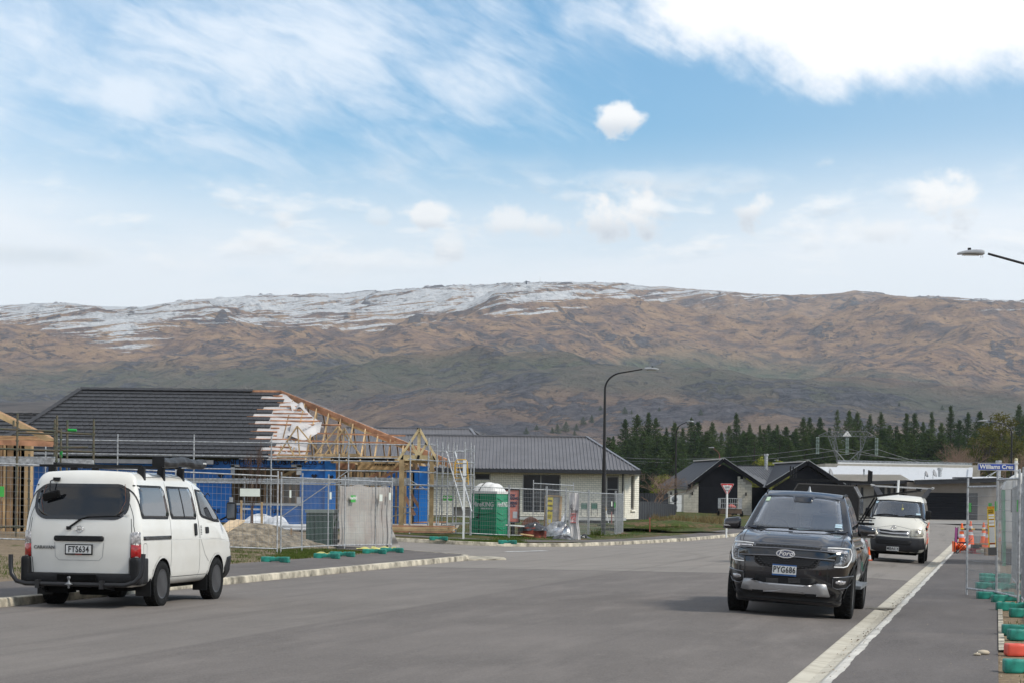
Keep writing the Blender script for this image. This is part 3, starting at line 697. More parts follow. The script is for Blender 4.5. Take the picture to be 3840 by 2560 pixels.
TOPS = [(2300, 1640, 1), (2345, 1577, 1), (2390, 1562, 3), (2432, 1557, 0), (2460, 1573, 1), (2500, 1612, 2), (2530, 1590, 1), (2560, 1612, 2), (2592, 1575, 3), (2618, 1588, 1), (2645, 1640, 2), (2672, 1592, 2), (2705, 1625, 3), (2735, 1602, 1), (2762, 1558, 4), (2788, 1620, 1),
        (2812, 1597, 2), (2850, 1603, 0), (2882, 1600, 2), (2915, 1600, 4), (2948, 1605, 1), (2985, 1612, 1), (3012, 1575, 2), (3036, 1575, 0), (3076, 1573, 3), (3110, 1610, 1), (3140, 1545, 6), (3185, 1548, 5), (3215, 1556, 5), (3262, 1565, 2), (3305, 1556, 2), (3335, 1600, 1), (3362, 1606, 2),
        (3400, 1560, 0), (3430, 1560, 0), (3462, 1588, 1), (3495, 1555, 4), (3530, 1592, 1), (3566, 1532, 4), (3598, 1582, 1), (3630, 1556, 3), (3675, 1552, 5), (3715, 1590, 2), (3822, 1530, 2), (3850, 1545, 0), (3890, 1550, 3), (3940, 1560, 1)]
ORD = ['first', 'second', 'third', 'fourth', 'fifth', 'sixth', 'seventh', 'eighth', 'ninth', 'tenth', 'eleventh', 'twelfth', 'thirteenth', 'fourteenth', 'fifteenth', 'sixteenth', 'seventeenth', 'eighteenth', 'nineteenth']
def ordn(i):
    return ORD[i] if i < 19 else ('twentieth', 'thirtieth', 'fortieth')[(i - 19) // 10] if (i - 19) % 10 == 0 else ('twenty', 'thirty', 'forty')[(i - 19) // 10] + '-' + ORD[(i - 20) % 10]
for i, (px, py, k) in enumerate(TOPS):
    d = 520 + rnd.uniform(-25, 25); gp = P(px, 1800, d); z0 = float(gz(gp.x, d)) - .3; top = P(px, py, d)
    tree(PINES[k], 'pine_tree', '%s dark pine from the left along the skyline of the plantation' % ordn(i), (top.x, d, z0), top.z - z0, 'pines of the plantation behind the houses', rnd.uniform(.75, 1.35))
for i in range(95):
    px = 2270 + i * 17.6 + rnd.uniform(-9, 9); d = rnd.choice([455, 478, 498]) + rnd.uniform(-8, 8); py = rnd.uniform(1615, 1700)
    if px < 2360: py += 30
    top = P(px, py, d); z0 = float(gz(top.x, d)) - .3
    tree(PINES[rnd.choice((0, 1, 2, 3, 5, 6))], 'pine_tree', 'shorter pine in the dark mass of the plantation behind the houses', (top.x, d, z0), top.z - z0, 'lower pines of the plantation', rnd.uniform(1.6, 2.5))
# small conifers on the lower slope
for i, (px, py, h) in enumerate(sorted(((1972, 1617, 24), (2085, 1606, 34), (2066, 1612, 22), (2118, 1600, 40), (2155, 1604, 24), (2182, 1582, 30), (2218, 1570, 30), (2250, 1530, 16), (2340, 1545, 26), (2362, 1548, 14), (2622, 1545, 22), (2466, 1533, 14), (2008, 1602, 20), (3368, 1515, 14), (3530, 1532, 16), (1808, 1632, 14), (2150, 1624, 18)))):
    q = on_mountain(px, py + h * .5); s_ = q.y / F * h
    tree(PINES[(1, 3, 5)[i % 3]], 'hill_conifer', '%s small conifer from the left on the lower mountain slope' % ordn(i), (q.x, q.y, q.z - 1), s_ + 1, 'scattered conifers on the lower slope', 1.7)
def broad_mesh(seed, mat, r=(.3, .3, .42), n=90, s=.03, z=.56):
    global rnd
    keep, rnd = rnd, random.Random(seed); tr = MB(); cr = MB(); tr.tube((0, 0, 0), (0, 0, .5), .03, 6, r1=.015)
    for _ in range(n):
        d = Vector((rnd.gauss(0, 1), rnd.gauss(0, 1), rnd.gauss(0, 1))).normalized() * rnd.uniform(.5, 1.0)
        c = Vector((d.x * r[0], d.y * r[1], z + d.z * r[2])); tr.tube((0, 0, rnd.uniform(.2, .55)), c, .006, 3, caps=False, r1=.002)
        cards(cr, c, (.07, .07, .06), 26, s)
    rnd = keep; return tr.mesh('broad_trunk', BARK, False), cr.mesh('broad_crown', mat, False)
def bare_mesh(seed, mat=TWIG, spread=.5):
    r2 = random.Random(seed); tr = MB(); tw = MB()
    def grow(mb, p, d, L, r_, k):
        q = p + d * L; mb.tube(p, q, r_, 4, caps=False, r1=r_ * .6)
        if k == 0: return
        for _ in range(r2.choice((2, 3, 3))):
            nd = (d + Vector((r2.gauss(0, spread), r2.gauss(0, spread), r2.gauss(0, .2) + .12))).normalized()
            grow(tw, q, nd, L * r2.uniform(.6, .85), r_ * .62, k - 1)
    grow(tr, Vector((0, 0, 0)), Vector((0, 0, 1)), .22, .022, 0)
    for _ in range(6): grow(tw, Vector((0, 0, .16)), Vector((r2.gauss(0, .35), r2.gauss(0, .35), 1)).normalized(), .25, .011, 5)
    return tr.mesh('bare_trunk', mat, False), tw.mesh('bare_crown', mat, False)
BR = broad_mesh(3, OLIVE); BRW = broad_mesh(5, WILLOW, (.34, .34, .4), 90, .028)
for px, py, base, d, h, me, nm, lb in (
        (3745, 1545, 1800, 430, 0, BR, 'gum_tree', 'tall olive and gold tree rising at the right end of the plantation'),
        (3692, 1600, 1800, 425, 0, BR, 'gum_tree', 'shorter olive tree left of the tall golden one at the plantation edge'),
        (3800, 1625, 1800, 380, 0, BR, 'gum_tree', 'broad olive tree behind the street name sign at the right edge'),
        (2880, 1702, 1760, 250, 0, BRW, 'willow_tree', 'bright yellow-green spring tree behind the flue of the black gabled house'),
        (2492, 1772, 1835, 200, 0, BRW, 'willow_tree', 'low yellow-green tree between the grey-roofed house and the black gabled house'),
        (1895, 1812, 1900, 150, 0, None, '', '')):
    if me is None: continue
    top = P(px, py, d); z0 = float(gz(top.x, d)) - .2
    tree(me, nm, lb, (top.x, d, z0), top.z - z0, None, 1.0 if me is BR else 1.25)
for px, py, d, lb, w_ in ((3632, 1640, 300, 'bare brown tree behind the right end of the long white roof', .8), (3812, 1660, 260, 'bare brown tree behind the street name sign', .8), (3590, 1690, 290, 'lower bare tree beside the tall bare tree over the white roof', .9), (2452, 1770, 150, 'round leafless brown bush behind the black fence right of the brick house', 1.9)):
    top = P(px, py, d); z0 = float(gz(top.x, d)) - .2
    tree(bare_mesh(int(px)), 'bare_tree', lb, (top.x, d, z0), top.z - z0, None, w_)

# ------------------------------------------------------------------ grass and weeds
GRASSM = leafmat('grass_blades', (.055, .10, .02), (.11, .13, .035), 1.0); DRYM = leafmat('dry_stalks', (.22, .16, .08), (.15, .12, .05), 1.0)
def blades(name, label, mat, spots, h, per, spread, zo=.10):
    mb = MB()
    for (x, y) in spots:
        z = float(gz(x, y)) + zo
        for _ in range(per):
            a = rnd.uniform(0, 6.28); r_ = spread * rnd.random(); bx, by = x + math.cos(a) * r_, y + math.sin(a) * r_; hh = h * rnd.uniform(.4, 1.25)
            lx, ly = rnd.gauss(0, .35) * hh, rnd.gauss(0, .35) * hh; w = .004 + hh * .05; c, s_ = math.cos(a) * w, math.sin(a) * w
            mb.add([(bx - c, by - s_, z - .02), (bx + c, by + s_, z - .02), (bx + lx, by + ly, z + hh)], [(0, 1, 2)])
    return tag(mb.build(name, mat, fix=False), label, 'grass', kind='stuff')
def inpoly(px0, px1, py0, py1, n, cond=None):
    out = []
    while len(out) < n:
        g = G(rnd.uniform(px0, px1), rnd.uniform(py0, py1))
        if cond is None or cond(*toUV(g.x, g.y)): out.append((g.x, g.y))
    return out
nr = lambda u, v: inside_near(u, v, 2.75); fr = lambda u, v: inside_far(u, v, .25)
sp1 = inpoly(1050, 1540, 2068, 2115, 520, nr) + inpoly(860, 1160, 2040, 2090, 160, nr) + inpoly(-50, 300, 2100, 2200, 90, nr) + inpoly(860, 1080, 2095, 2150, 90, nr)
blades('near_grass', 'short green weeds and grass along the fence feet of the near corner site', GRASSM, sp1, .07, 16, .22)
def on_fv(u, v): return inside_far(u, v, .2) and not (72.9 < u < 74.8 and v < -19)
sp2 = inpoly(1470, 1950, 2037, 2056, 420, on_fv) + inpoly(1850, 2400, 2012, 2040, 330, lambda u, v: inside_far(u, v, 2.6)) + inpoly(2380, 2760, 1975, 2010, 420, lambda u, v: inside_far(u, v, 3.2))
blades('far_grass', 'low green grass on the verge across the side road', GRASSM, sp2, .09, 14, .3)
sp3 = inpoly(2440, 2720, 1952, 1985, 150, lambda u, v: inside_far(u, v, 3.4))
blades('dry_weeds', 'tall dry brown weeds on the mound beside the black metal fence', DRYM, sp3, .42, 8, .3)
sp4 = [UV(rnd.uniform(20, 50), rnd.uniform(.25, 1.3)) for _ in range(110)]
blades('kerbside_weeds', 'sparse weeds in the dirt beside the right-hand fence feet', GRASSM, sp4, .05, 9, .12, -.03)

# ================================================================== BUILDINGS
SLATE = M('charcoal_roof_tile', (.036, .036, .039), .5, var=.14, scale=5, bump=.02, bscale=70, rnd_=.10)
WRAPB = M('blue_wall_wrap', (.007, .14, .50), .5, var=.12, scale=1.5, bump=.05, bscale=6)
WRAPL = M('lit_blue_wrap', (.012, .20, .66), .5, var=.1, scale=1.5, bump=.04, bscale=6)  # same wrap, lightened to paint the light on the return wall
WRAPW = M('white_roof_underlay', (.50, .475, .465), .6, var=.12, scale=2, bump=.15, bscale=5)
TAPE = M('grey_flashing_tape', (.55, .56, .58), .6, var=.08)
INK = M('dark_ink', (.004, .008, .03), .6, var=.05)
SHADEIN = M('shaded_interior', (.10, .075, .05), .9, var=.3, scale=1.5)  # dark brown paints the shade inside the open house
COLG = M('grey_roofing_steel', (.165, .16, .168), .5, .1, var=.06, scale=1.2)
COLD = M('black_roofing_steel', (.028, .029, .034), .45, .1, var=.12)
FASC = M('dark_fascia', (.022, .022, .026), .45, var=.1)
BLOCK = M('cream_block', (.82, .77, .65), .88, var=.10, scale=4, bump=.05, bscale=60, rnd_=.06)
MORT = M('grey_mortar', (.24, .22, .19), .9, var=.1)
WFRAME = M('grey_window_frame', (.33, .32, .31), .5, var=.08)
PANE = M('dark_window_glass', (.010, .013, .018), .08, var=.3, scale=.6, spec=.2)
BLKCL = M('black_cladding', (.009, .009, .012), .7, var=.15, scale=2, spec=.15)

def roofplane(o, e1, e2, L, H, la, lb, sheet_w, rib, mat, parent, name='roof_sheet', ribh=.03, th=.03):
    """a trapezoid roof slope in ribbed sheets: eave from o along e1 (length L), up e2 for H; la/lb = how far the top is drawn in at each end"""
    e1, e2 = Vector(e1).normalized(), Vector(e2).normalized(); n = e1.cross(e2).normalized()
    if n.z < 0: n = -n
    o = Vector(o)
    def top(a):
        t = H
        if la > 0: t = min(t, H * a / la)
        elif la < 0: t = H
        if lb > 0: t = min(t, H * (L - a) / lb)
        return max(t, 0)
    a = 0.0
    while a < L - 1e-3:
        a1 = min(a + sheet_w, L); mb = MB()
        cuts = sorted({a, a1} | {c for c in (la, L - lb) if a < c < a1})
        poly = [(a, 0), (a1, 0)] + [(c, top(c)) for c in reversed(cuts) if top(c) > 1e-4]
        if len(poly) > 2:
            mb.prism(poly, o, e1, e2, -n * th)
            k = math.ceil(a / rib) * rib
            while k < a1 - .01:
                if top(k) > .05:
                    p0 = o + e1 * k + n * ribh / 2; p1 = p0 + e2 * top(k); mb.bar(p0, p1, .045, ribh, up=n)
                k += rib
            mb.build(name, mat, parent)
        a = a1
TILE = None
def tile_mesh():
    mb = MB(); w, h = 1.28, .385
    for k in range(5):
        x0, x1 = k * w / 5 + .008, (k + 1) * w / 5 - .008; dz = (.006, .0, .004, -.003, .005)[k]
        sk = .02
        v = [(x0, 0, .045 + dz), (x1, 0, .045 + dz), (x1 + sk, h, .012), (x0 + sk, h, .012), (x0, 0, .0), (x1, 0, .0)]
        mb.add(v, [(0, 1, 2, 3), (4, 5, 1, 0), (4, 0, 3), (1, 5, 2)])
    mb.add([(0, .01, .004), (w, .01, .004), (w + .02, h, .004), (.02, h, .004)], [(0, 1, 2, 3)])
    return mb.mesh('roof_tile', SLATE)
TILEM = tile_mesh()
def tiles(parent, o, e2, H, rows, left, right, X0):
    e1 = Vector((1, 0, 0)); e2 = Vector(e2).normalized(); n = e1.cross(e2)
    for r_ in range(rows):
        b = r_ * H / rows; xl, xr = left(b), right(r_, b)
        x = xl
        while x < xr - .15:
            w = min(1.28, xr - x); s_ = w / 1.28
            m = Matrix((e1 * s_, e2, n)).transposed().to_4x4(); m.translation = Vector((x, 0, 0)) + Vector(o) + e2 * b + n * .03
            link_mesh('roof_tile', TILEM, parent, mw=m)
            x += 1.28
        
# ---- house under construction with the tiled roof
def house_a():
    hs = thing('house_under_construction', 'unfinished house with charcoal tile roof, blue wall wrap and bare timber trusses', 'house', (0, 0, 0))
    Yw, Ye, Yr = 86.0, 85.4, 91.6
    ze = P(600, 1716, Ye).z; zr = P(600, 1467, Yr).z; z0 = P(900, 1962, Yw).z
    sl = Vector((0, Yr - Ye, zr - ze)); H = sl.length; e2 = sl.normalized(); n = Vector((1, 0, 0)).cross(e2)
    XL0, XLr = -21.3, P(302, 1463, Yr).x; XRr = P(1052, 1471, Yr).x; XR0 = -2.75
    jag = [1009, 1024, 985, 1032, 1026, 1006, 1018, 1012, 1040, 1030, 985, 1012, 1045, 1058, 1018, 1060, 975, 1063, 1030]
    rows = 18
    def right(r_, b):
        py = 1716 - 249 * (r_ + .5) / rows; Y = Ye + (Yr - Ye) * r_ / rows
        return P([1010, 1028, 978, 1032, 1010, 958, 1022, 962, 1012, 955, 1010, 948, 1020, 986, 1046, 1062, 978, 1046][r_], py, Y).x
    tiles(hs, (0, Ye, ze), e2, H, rows, lambda b: XL0 + (XLr - XL0) * b / H, right, 0)
    mb = MB(); hip0 = Vector((XL0, Ye, ze)); hip1 = Vector((XLr, Yr, zr))
    for k in range(17):                                                    # ridge and hip caps
        a, b = hip0.lerp(hip1, k / 17), hip0.lerp(hip1, (k + .93) / 17); m_ = MB(); m_.bar(a + n * .07, b + n * .09, .22, .05, up=n); m_.build('ridge_cap', SLATE, hs)
    k = 0; x = XLr; xe = P(948, 1467, Yr).x
    while x < xe:
        m_ = MB(); m_.prism([(-.14, -.03), (0, .07), (.14, -.03), (.11, -.05), (0, .03), (-.11, -.05)], (x, Yr, zr + .08), (0, 1, 0), (0, 0, 1), (min(.4, xe - x), 0, .012)); m_.build('ridge_cap', SLATE, hs); x += .395
    # left end plane and back slope (closed shell)
    mb = MB(); Yb = Yr + (Yr - Ye)
    mb.add([(XL0, Ye, ze), (XLr, Yr, zr), (XL0, Yb, ze), (-12.5, Yb, ze), (XRr - 2.2, Yr, zr)], [(0, 1, 2), (2, 1, 4, 3)])
    mb.build('rear_roof', SLATE, hs, fix=False)
    # underlay: white sheet patches with ragged right edge, laid over the rafters
    def udl(r0, r1, f0, f1, nm='roof_underlay'):
        mb = MB()
        def fn(a, b):
            py = r0 + (r1 - r0) * b; x0 = f0(py); x1 = f1(py); t = (1716 - py) / 249; Y = Ye + (Yr - Ye) * t
            p = hit(x0 + (x1 - x0) * a, py, (0, Ye, ze), n); q = .05 * math.sin(a * 9 + b * 5) * math.sin(b * 12 + a * 3) * a
            return p + n * (q + .01)
        mb.grid(fn, 14, 14); mb.build(nm, WRAPW, hs, fix=False)
    lx = lambda py: 940.0
    udl(1716, 1600, lx, lambda py: float(np.interp(py, [1590, 1600, 1640, 1660, 1700, 1716], [1215, 1200, 1130, 1160, 1150, 1135])))
    udl(1602, 1478, lx, lambda py: float(np.interp(py, [1478, 1500, 1520, 1560, 1590, 1602], [1066, 1095, 1130, 1175, 1205, 1215])))
    mb = MB(); mb.grid(lambda a, b: hit(1085 + 52 * a + 10 * b, 1520 + 22 * b + 6 * math.sin(a * 7), (0, Ye, ze), n) + n * (.1 + .09 * math.sin(a * 8 + b * 4)), 10, 6); mb.build('loose_underlay', WRAPW, hs, fix=False)
    mb = MB(); mb.grid(lambda a, b: hit(1100 + 115 * a - 25 * b, 1592 + 52 * b + 9 * math.sin(a * 5), (0, Ye, ze), n) + n * (.08 + .12 * math.sin(a * 6 + b * 7)), 12, 8); mb.build('loose_underlay', WRAPW, hs, fix=False)
    for sx, sy in ((1150, 1612), (1085, 1655), (1105, 1683), (1065, 1697)):
        t = (1716 - sy) / 249; p = hit(sx, sy, (0, Ye, ze), n) + n * .05
        text('lettering', 'O', .32, M('faint_print', (.42, .43, .45), .7, var=.05), hs, face_mat(p, (1, 0, 0), e2), xs=1.2)
    bat = [(1716 - 249 * (r_ + .02) / rows) for r_ in range(rows)]
    ends = [1140, 1150, 1165, 1095, 1105, 1118, 1038, 1040, 1048, 1280, 1200, 1172, 1156, 1130, 1112, 1090, 1066, 1060]
    for r_ in range(rows):                                                 # tile battens
        t = r_ / rows; Y = Ye + (Yr - Ye) * t; z = ze + (zr - ze) * t
        x0 = P([1010, 1028, 978, 1032, 1010, 958, 1022, 962, 1012, 955, 1010, 948, 1020, 986, 1046, 1062, 978, 1046][r_] + (-25 if r_ % 2 else 1), bat[r_], Y).x + .03; x1 = P(ends[r_], bat[r_], Y).x
        m_ = MB(); m_.bar(Vector((x0, Y, z)) + n * .035, Vector((x1, Y, z)) + n * .035, .045, .05, up=n); m_.build('batten', TIMBERP, hs)
    m_ = MB(); m_.bar((XRr - 1.6, Yr, zr + .06), (XRr + .05, Yr, zr + .06), .05, .12); m_.build('ridge_board', TIMBERP, hs)
    for zz in (1668, 1640):
        m_ = MB(); m_.bar(P(1120 if zz == 1668 else 1190, zz - 17, 86.6), P(1520, zz - 8, 86.6), .05, .06); m_.build('batten', TIMBERP, hs)
    # rafters of the right-hand hip, running down to the right
    hx = lambda Y: XRr + (XR0 - XRr) * abs(Yr - Y) / (Yr - Ye)
    for i in range(15):
        Y = Ye + .15 + i * (Yr - Ye) * 2 / 15; zt = zr - (zr - ze) * abs(Yr - Y) / (Yr - Ye)
        xt = hx(Y); z1 = ze
        m_ = MB(); m_.bar((xt, Y, zt - .08), (XR0 + .25, Y, z1 - .10), .045, .16); m_.build('rafter', TIMBER if i % 3 else TIMBERP, hs)
    for i in range(14):
        X = -12 + i * .62; t = min(1, (XR0 - X) / (XR0 - XRr)); m_ = MB(); m_.bar((X, Yb, ze - .1), (X, Yb - (Yb - Yr) * t, ze + (zr - ze) * t - .1), .045, .15); m_.build('rafter', TIMBERD, hs)
    for i in range(13):                                                    # front slope rafters and truss webs in the open zone
        X = -9.4 + i * .55; t = max(0, min(1, (XR0 - X) / (XR0 - XRr)));
        p0 = Vector((X, Ye, ze - .06)); p1 = Vector((X, Ye + (Yr - Ye) * t, ze + (zr - ze) * t - .06))
        m_ = MB(); m_.bar(p0, p1, .045, .14, up=n)
        if i % 2 == 0:
            m_.bar(p1, (p1.x, p1.y, ze + .02), .045, .09); m_.bar(p0.lerp(p1, .5), (X, p0.lerp(p1, .5).y + .9, ze), .045, .09)
        m_.bar((X, Ye + .4, ze - .02), (X, Yr + 4, ze - .02), .045, .1)
        m_.build('truss', TIMBER if i % 4 else TIMBERD, hs)
    m_ = MB(); m_.bar((XRr, Yr, zr + .02), (XR0 + .2, Ye, ze - .02), .07, .2); m_.build('hip_rafter', TIMBERP, hs)
    m_ = MB(); m_.bar((XRr, Yr, zr + .02), (XR0 + .2, Yb, ze - .02), .07, .2); m_.build('hip_rafter', TIMBERP, hs)
    for i in range(9):
        Y = Yr - .3 - i * .6; t = abs(Yr - Y) / (Yr - Ye); m_ = MB()
        xa = hx(Y) + .1; m_.bar((xa + .2, Y, zr - (zr - ze) * t + .05), (xa + .2 + rnd.uniform(.3, 1.2), Y, zr - (zr - ze) * (t + .12) + .02), .22, .015); m_.build('underlay_scrap', WRAPW, hs)
    # small front gables over the entrance: three triangular trusses
    for ax, ay, bx0, bx1, by in ((1115, 1596, 1038, 1210, 1710), (1268, 1597, 1180, 1352, 1705), (1292, 1604, 1218, 1348, 1704)):
        Y = 85.0 - (ax - 1115) * .002; A, B, C = P(ax, ay, Y), P(bx0, by, Y), P(bx1, by, Y); m_ = MB()
        m_.bar(B, A, .05, .16, up=(0, 1, 0)); m_.bar(A, C, .05, .16, up=(0, 1, 0)); m_.bar(B, C, .05, .1)
        m_.bar(A, B.lerp(C, .5), .05, .09, up=(0, 1, 0)); m_.bar(A.lerp(B, .5), B.lerp(C, .38), .05, .09, up=(0, 1, 0)); m_.bar(A.lerp(C, .5), B.lerp(C, .62), .05, .09, up=(0, 1, 0)); m_.build('gable_truss', TIMBER, hs)
    # walls
    def pan(x0, x1, y0, y1, Y, mat, nm, th=.12, kind=None):
        a, b = P(x0, y0, Y), P(x1, y1, Y); c = P(x1, y0, Y)
        m_ = MB(); zt = (P(x0, y0, Y).z + P(x1, y0, Y).z) / 2; zb = (P(x0, y1, Y).z + P(x1, y1, Y).z) / 2
        m_.bbox(a.x, b.x, Y, Y + th, zb, zt); return m_.build(nm, mat, hs)
    pan(-200, 866, 1722, 1962, Yw, WRAPB, 'wall_wrap'); pan(866.5, 1125, 1722, 1750, Yw, WRAPB, 'wall_wrap'); pan(866.5, 1125, 1890, 1962, Yw, WRAPB, 'wall_wrap'); pan(1125.5, 1218, 1722, 1962, Yw, WRAPB, 'wall_wrap')
    pan(1219, 1256, 1724, 1960, Yw - .05, WRAPL, 'wall_wrap')
    pan(860, 1130, 1885, 1893, Yw - .03, TAPE, 'flashing_tape', .02)
    for x0, x1, y0, y1 in ((866, 880, 1742, 1775), (866, 898, 1740, 1749), (1112, 1130, 1742, 1778), (1092, 1130, 1740, 1749), (860, 874, 1862, 1888), (1112, 1128, 1862, 1888)): pan(x0, x1, y0, y1, Yw - .04, TAPE, 'flashing_tape', .02)
    pan(-200, 800, 1717, 1733, Ye + .02, M('grey_fascia', (.22, .22, .23), .5), 'fascia', .02)
    for i in range(11):
        x = 868 + 24 * i + rnd.uniform(-4, 4); pan(x, x + 6, 1750, 1889, Yw + .5 + (i % 3) * 1.6, TIMBERD, 'stud', .09)
    m_ = MB(); m_.bar(P(1030, 1800, Yw + .3), P(1110, 1758, Yw + .3), .05, .12); m_.build('brace', TIMBER, hs)
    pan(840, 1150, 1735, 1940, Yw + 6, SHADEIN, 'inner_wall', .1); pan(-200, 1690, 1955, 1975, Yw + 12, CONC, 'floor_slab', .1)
    m_ = MB(); a = P(-200, 1962, Yw); m_.bbox(a.x, -2.4, Yw - .25, Yw + 11, z0 - 1.0, z0 + .02); m_.build('floor_slab', CONC, hs)
    for px in (760, 897, 1012, 1127, 1222):
        p = P(px, 1731, Yw - .012); text('lettering', 'UNI PLUS' if px < 1200 else 'UNI', .30, INK, hs, face_mat(p, (1, 0, 0), (0, 0, 1)), bold=.006, xs=1.05)
        p = P(px + 8, 1746, Yw - .012)
        if px < 1200 and not (866 < px < 1120 and False): text('lettering', 'Weather Barrier', .10, INK, hs, face_mat(p, (1, 0, 0), (0, 0, 1)))
    for px, py in ((1040, 1914), (805, 1914), (905, 1914)):
        p = P(px, py, Yw - .012); text('lettering', 'UNI', .24, INK, hs, face_mat(p, (1, 0, 0), (0, 0, 1)), bold=.004)
    for px, py in ((828, 1782), (1178, 1784), (1240, 1788)):
        p = P(px, py, Yw - .06); m_ = MB(); m_.prism([(-.13, .02), (-.06, .10), (0, .05), (.06, .10), (.13, .02), (0, -.10)], p, (1, 0, 0), (0, 0, 1), (0, .006, 0)); m_.build('printed_mark', INK, hs)
    # open entrance and garage on the right
    pan(1257, 1300, 1724, 1964, Yw + .6, TIMBERD, 'stud_wall', .09)
    for i in range(30):
        x = 1262 + i * 10.6 + rnd.uniform(-3, 3); pan(x, x + 4.6, rnd.choice((1728, 1728, 1770)), 1962, Yw + rnd.choice((.6, 2.2, 4.2, 7)), rnd.choice((TIMBER, TIMBER, TIMBERD)), 'stud', .09)
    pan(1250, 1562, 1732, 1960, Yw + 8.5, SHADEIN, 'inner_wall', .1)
    pan(1342, 1540, 1730, 1760, Yw + .2, TIMBER, 'lintel_board', .04); pan(1258, 1330, 1728, 1756, Yw + .3, TIMBERP, 'lintel_board', .04)
    p = P(1443, 1738, Yw + .18); text('lettering', 'HYSPAN', .17, M('stamp_ink', (.05, .04, .03), .8), hs, face_mat(p, (1, 0, 0), (0, 0, 1)), bold=.01, xs=1.3)
    pan(1257, 1560, 1722, 1730, Yw - .2, TIMBER, 'top_plate', .1)
    pan(1452, 1500, 1762, 1962, Yw + 3, WRAPB, 'wall_wrap'); pan(1525, 1570, 1760, 1962, Yw + 2.2, WRAPB, 'wall_wrap'); pan(1573, 1604, 1746, 1962, Yw - .1, WRAPL, 'wall_wrap', .3)
    pan(1385, 1450, 1758, 1764, Yw + 1, M('green_membrane', (.01, .16, .09), .6), 'membrane', .05)
    for a, b in (((1405, 1806), (1500, 1752)), ((1540, 1850), (1600, 1942)), ((1520, 1860), (1555, 1930)), ((1630, 1760), (1560, 1830)), ((1385, 1790), (1420, 1772))):
        m_ = MB(); m_.bar(P(*a, Yw + .1), P(*b, Yw + .1), .05, .13); m_.build('brace', TIMBERP, hs)
    for a, b in (((1240, 1725), (1480, 1727)), ((1210, 1717), (1500, 1718))):
        m_ = MB(); m_.bar(P(*a, Yw - .5), P(*b, Yw - .5), .05, .2); m_.build('beam', TIMBER, hs)
    # porch: tall king-post truss on two heavy posts
    Yp = 82.2; A, B, C = P(1573, 1607, Yp), P(1508, 1714, Yp), P(1630, 1717, Yp); m_ = MB()
    m_.bar(B + Vector((-.15, 0, -.1)), A, .09, .24, up=(0, 1, 0)); m_.bar(A, C + Vector((.12, 0, -.1)), .09, .24, up=(0, 1, 0)); m_.bar(A, B.lerp(C, .5), .12, .14, up=(0, 1, 0))
    m_.bar(A.lerp(B, .48), B.lerp(C, .5), .09, .15, up=(0, 1, 0)); m_.bar(A.lerp(C, .48), B.lerp(C, .5), .09, .15, up=(0, 1, 0)); m_.bar(B, C, .12, .22); m_.build('porch_truss', M('fresh_pine', (.60, .47, .26), .75, var=.2, bump=.03), hs)
    m_ = MB()
    for q in (A.lerp(B, .48), A.lerp(C, .48), A.lerp(B, .06), B, C, B.lerp(C, .5)): m_.box(q + Vector((0, -.07, .02)), (.1, .02, .18), Matrix.Rotation(rnd.uniform(-.5, .5), 3, 'Y'))
    m_.build('steel_bracket', BLACK, hs)
    for x0, x1, yb in ((1498, 1516, 1976), (1612, 1628, 1950)):
        a = P((x0 + x1) / 2, 1722, Yp); m_ = MB(); w = (x1 - x0) / F * Yp; m_.bbox(a.x - w / 2, a.x + w / 2, Yp - w / 2, Yp + w / 2, P(x0, yb, Yp).z - .3, a.z); m_.build('porch_post', M('post_pine', (.44, .31, .16), .75, var=.2, bump=.03), hs)
    m_ = MB(); m_.bar(P(1515, 1722, Yp + .2), P(1632, 1722, Yp + .2), .09, .28); m_.build('porch_beam', TIMBER, hs)
    m_ = MB(); m_.bar((C.x, Yp, C.z - .1), (C.x, Yw, C.z - .1), .09, .25); m_.bar((B.x, Yp, B.z - .1), (B.x, Yw, B.z - .1), .09, .25); m_.build('porch_beam', TIMBER, hs)
    return hs
house_a()
# lower wing to the left, same tiles
def wing():
    hs = thing('tiled_roof_wing', 'lower charcoal tiled roof behind the left end of the unfinished tiled house', 'roof', (0, 0, 0))
    Ye, Yr = 88.2, 92.4; zr = P(100, 1556, Yr).z; ze = zr - 2.05; sl = Vector((0, Yr - Ye, zr - ze)); rows = 12
    tiles(hs, (0, Ye, ze), sl, sl.length, rows, lambda b: -27.5, lambda r_, b: -19.2, 0)
    for k in range(20): m_ = MB(); m_.bar((-27.5 + k * .42, Yr, zr + .07), (-27.5 + k * .42 + .4, Yr, zr + .09), .2, .06); m_.build('ridge_cap', SLATE, hs)
    m_ = MB(); m_.add([(-27.5, Yr, zr), (-19, Yr, zr), (-19, Yr + 4.2, ze), (-27.5, Yr + 4.2, ze)], [(0, 1, 2, 3)]); m_.build('rear_roof', SLATE, hs)
    m_ = MB(); m_.bbox(-27.3, -21.4, Ye + .5, Yr + 3, .8, ze + .05); m_.build('wall_wrap', WRAPB, hs)
wing()

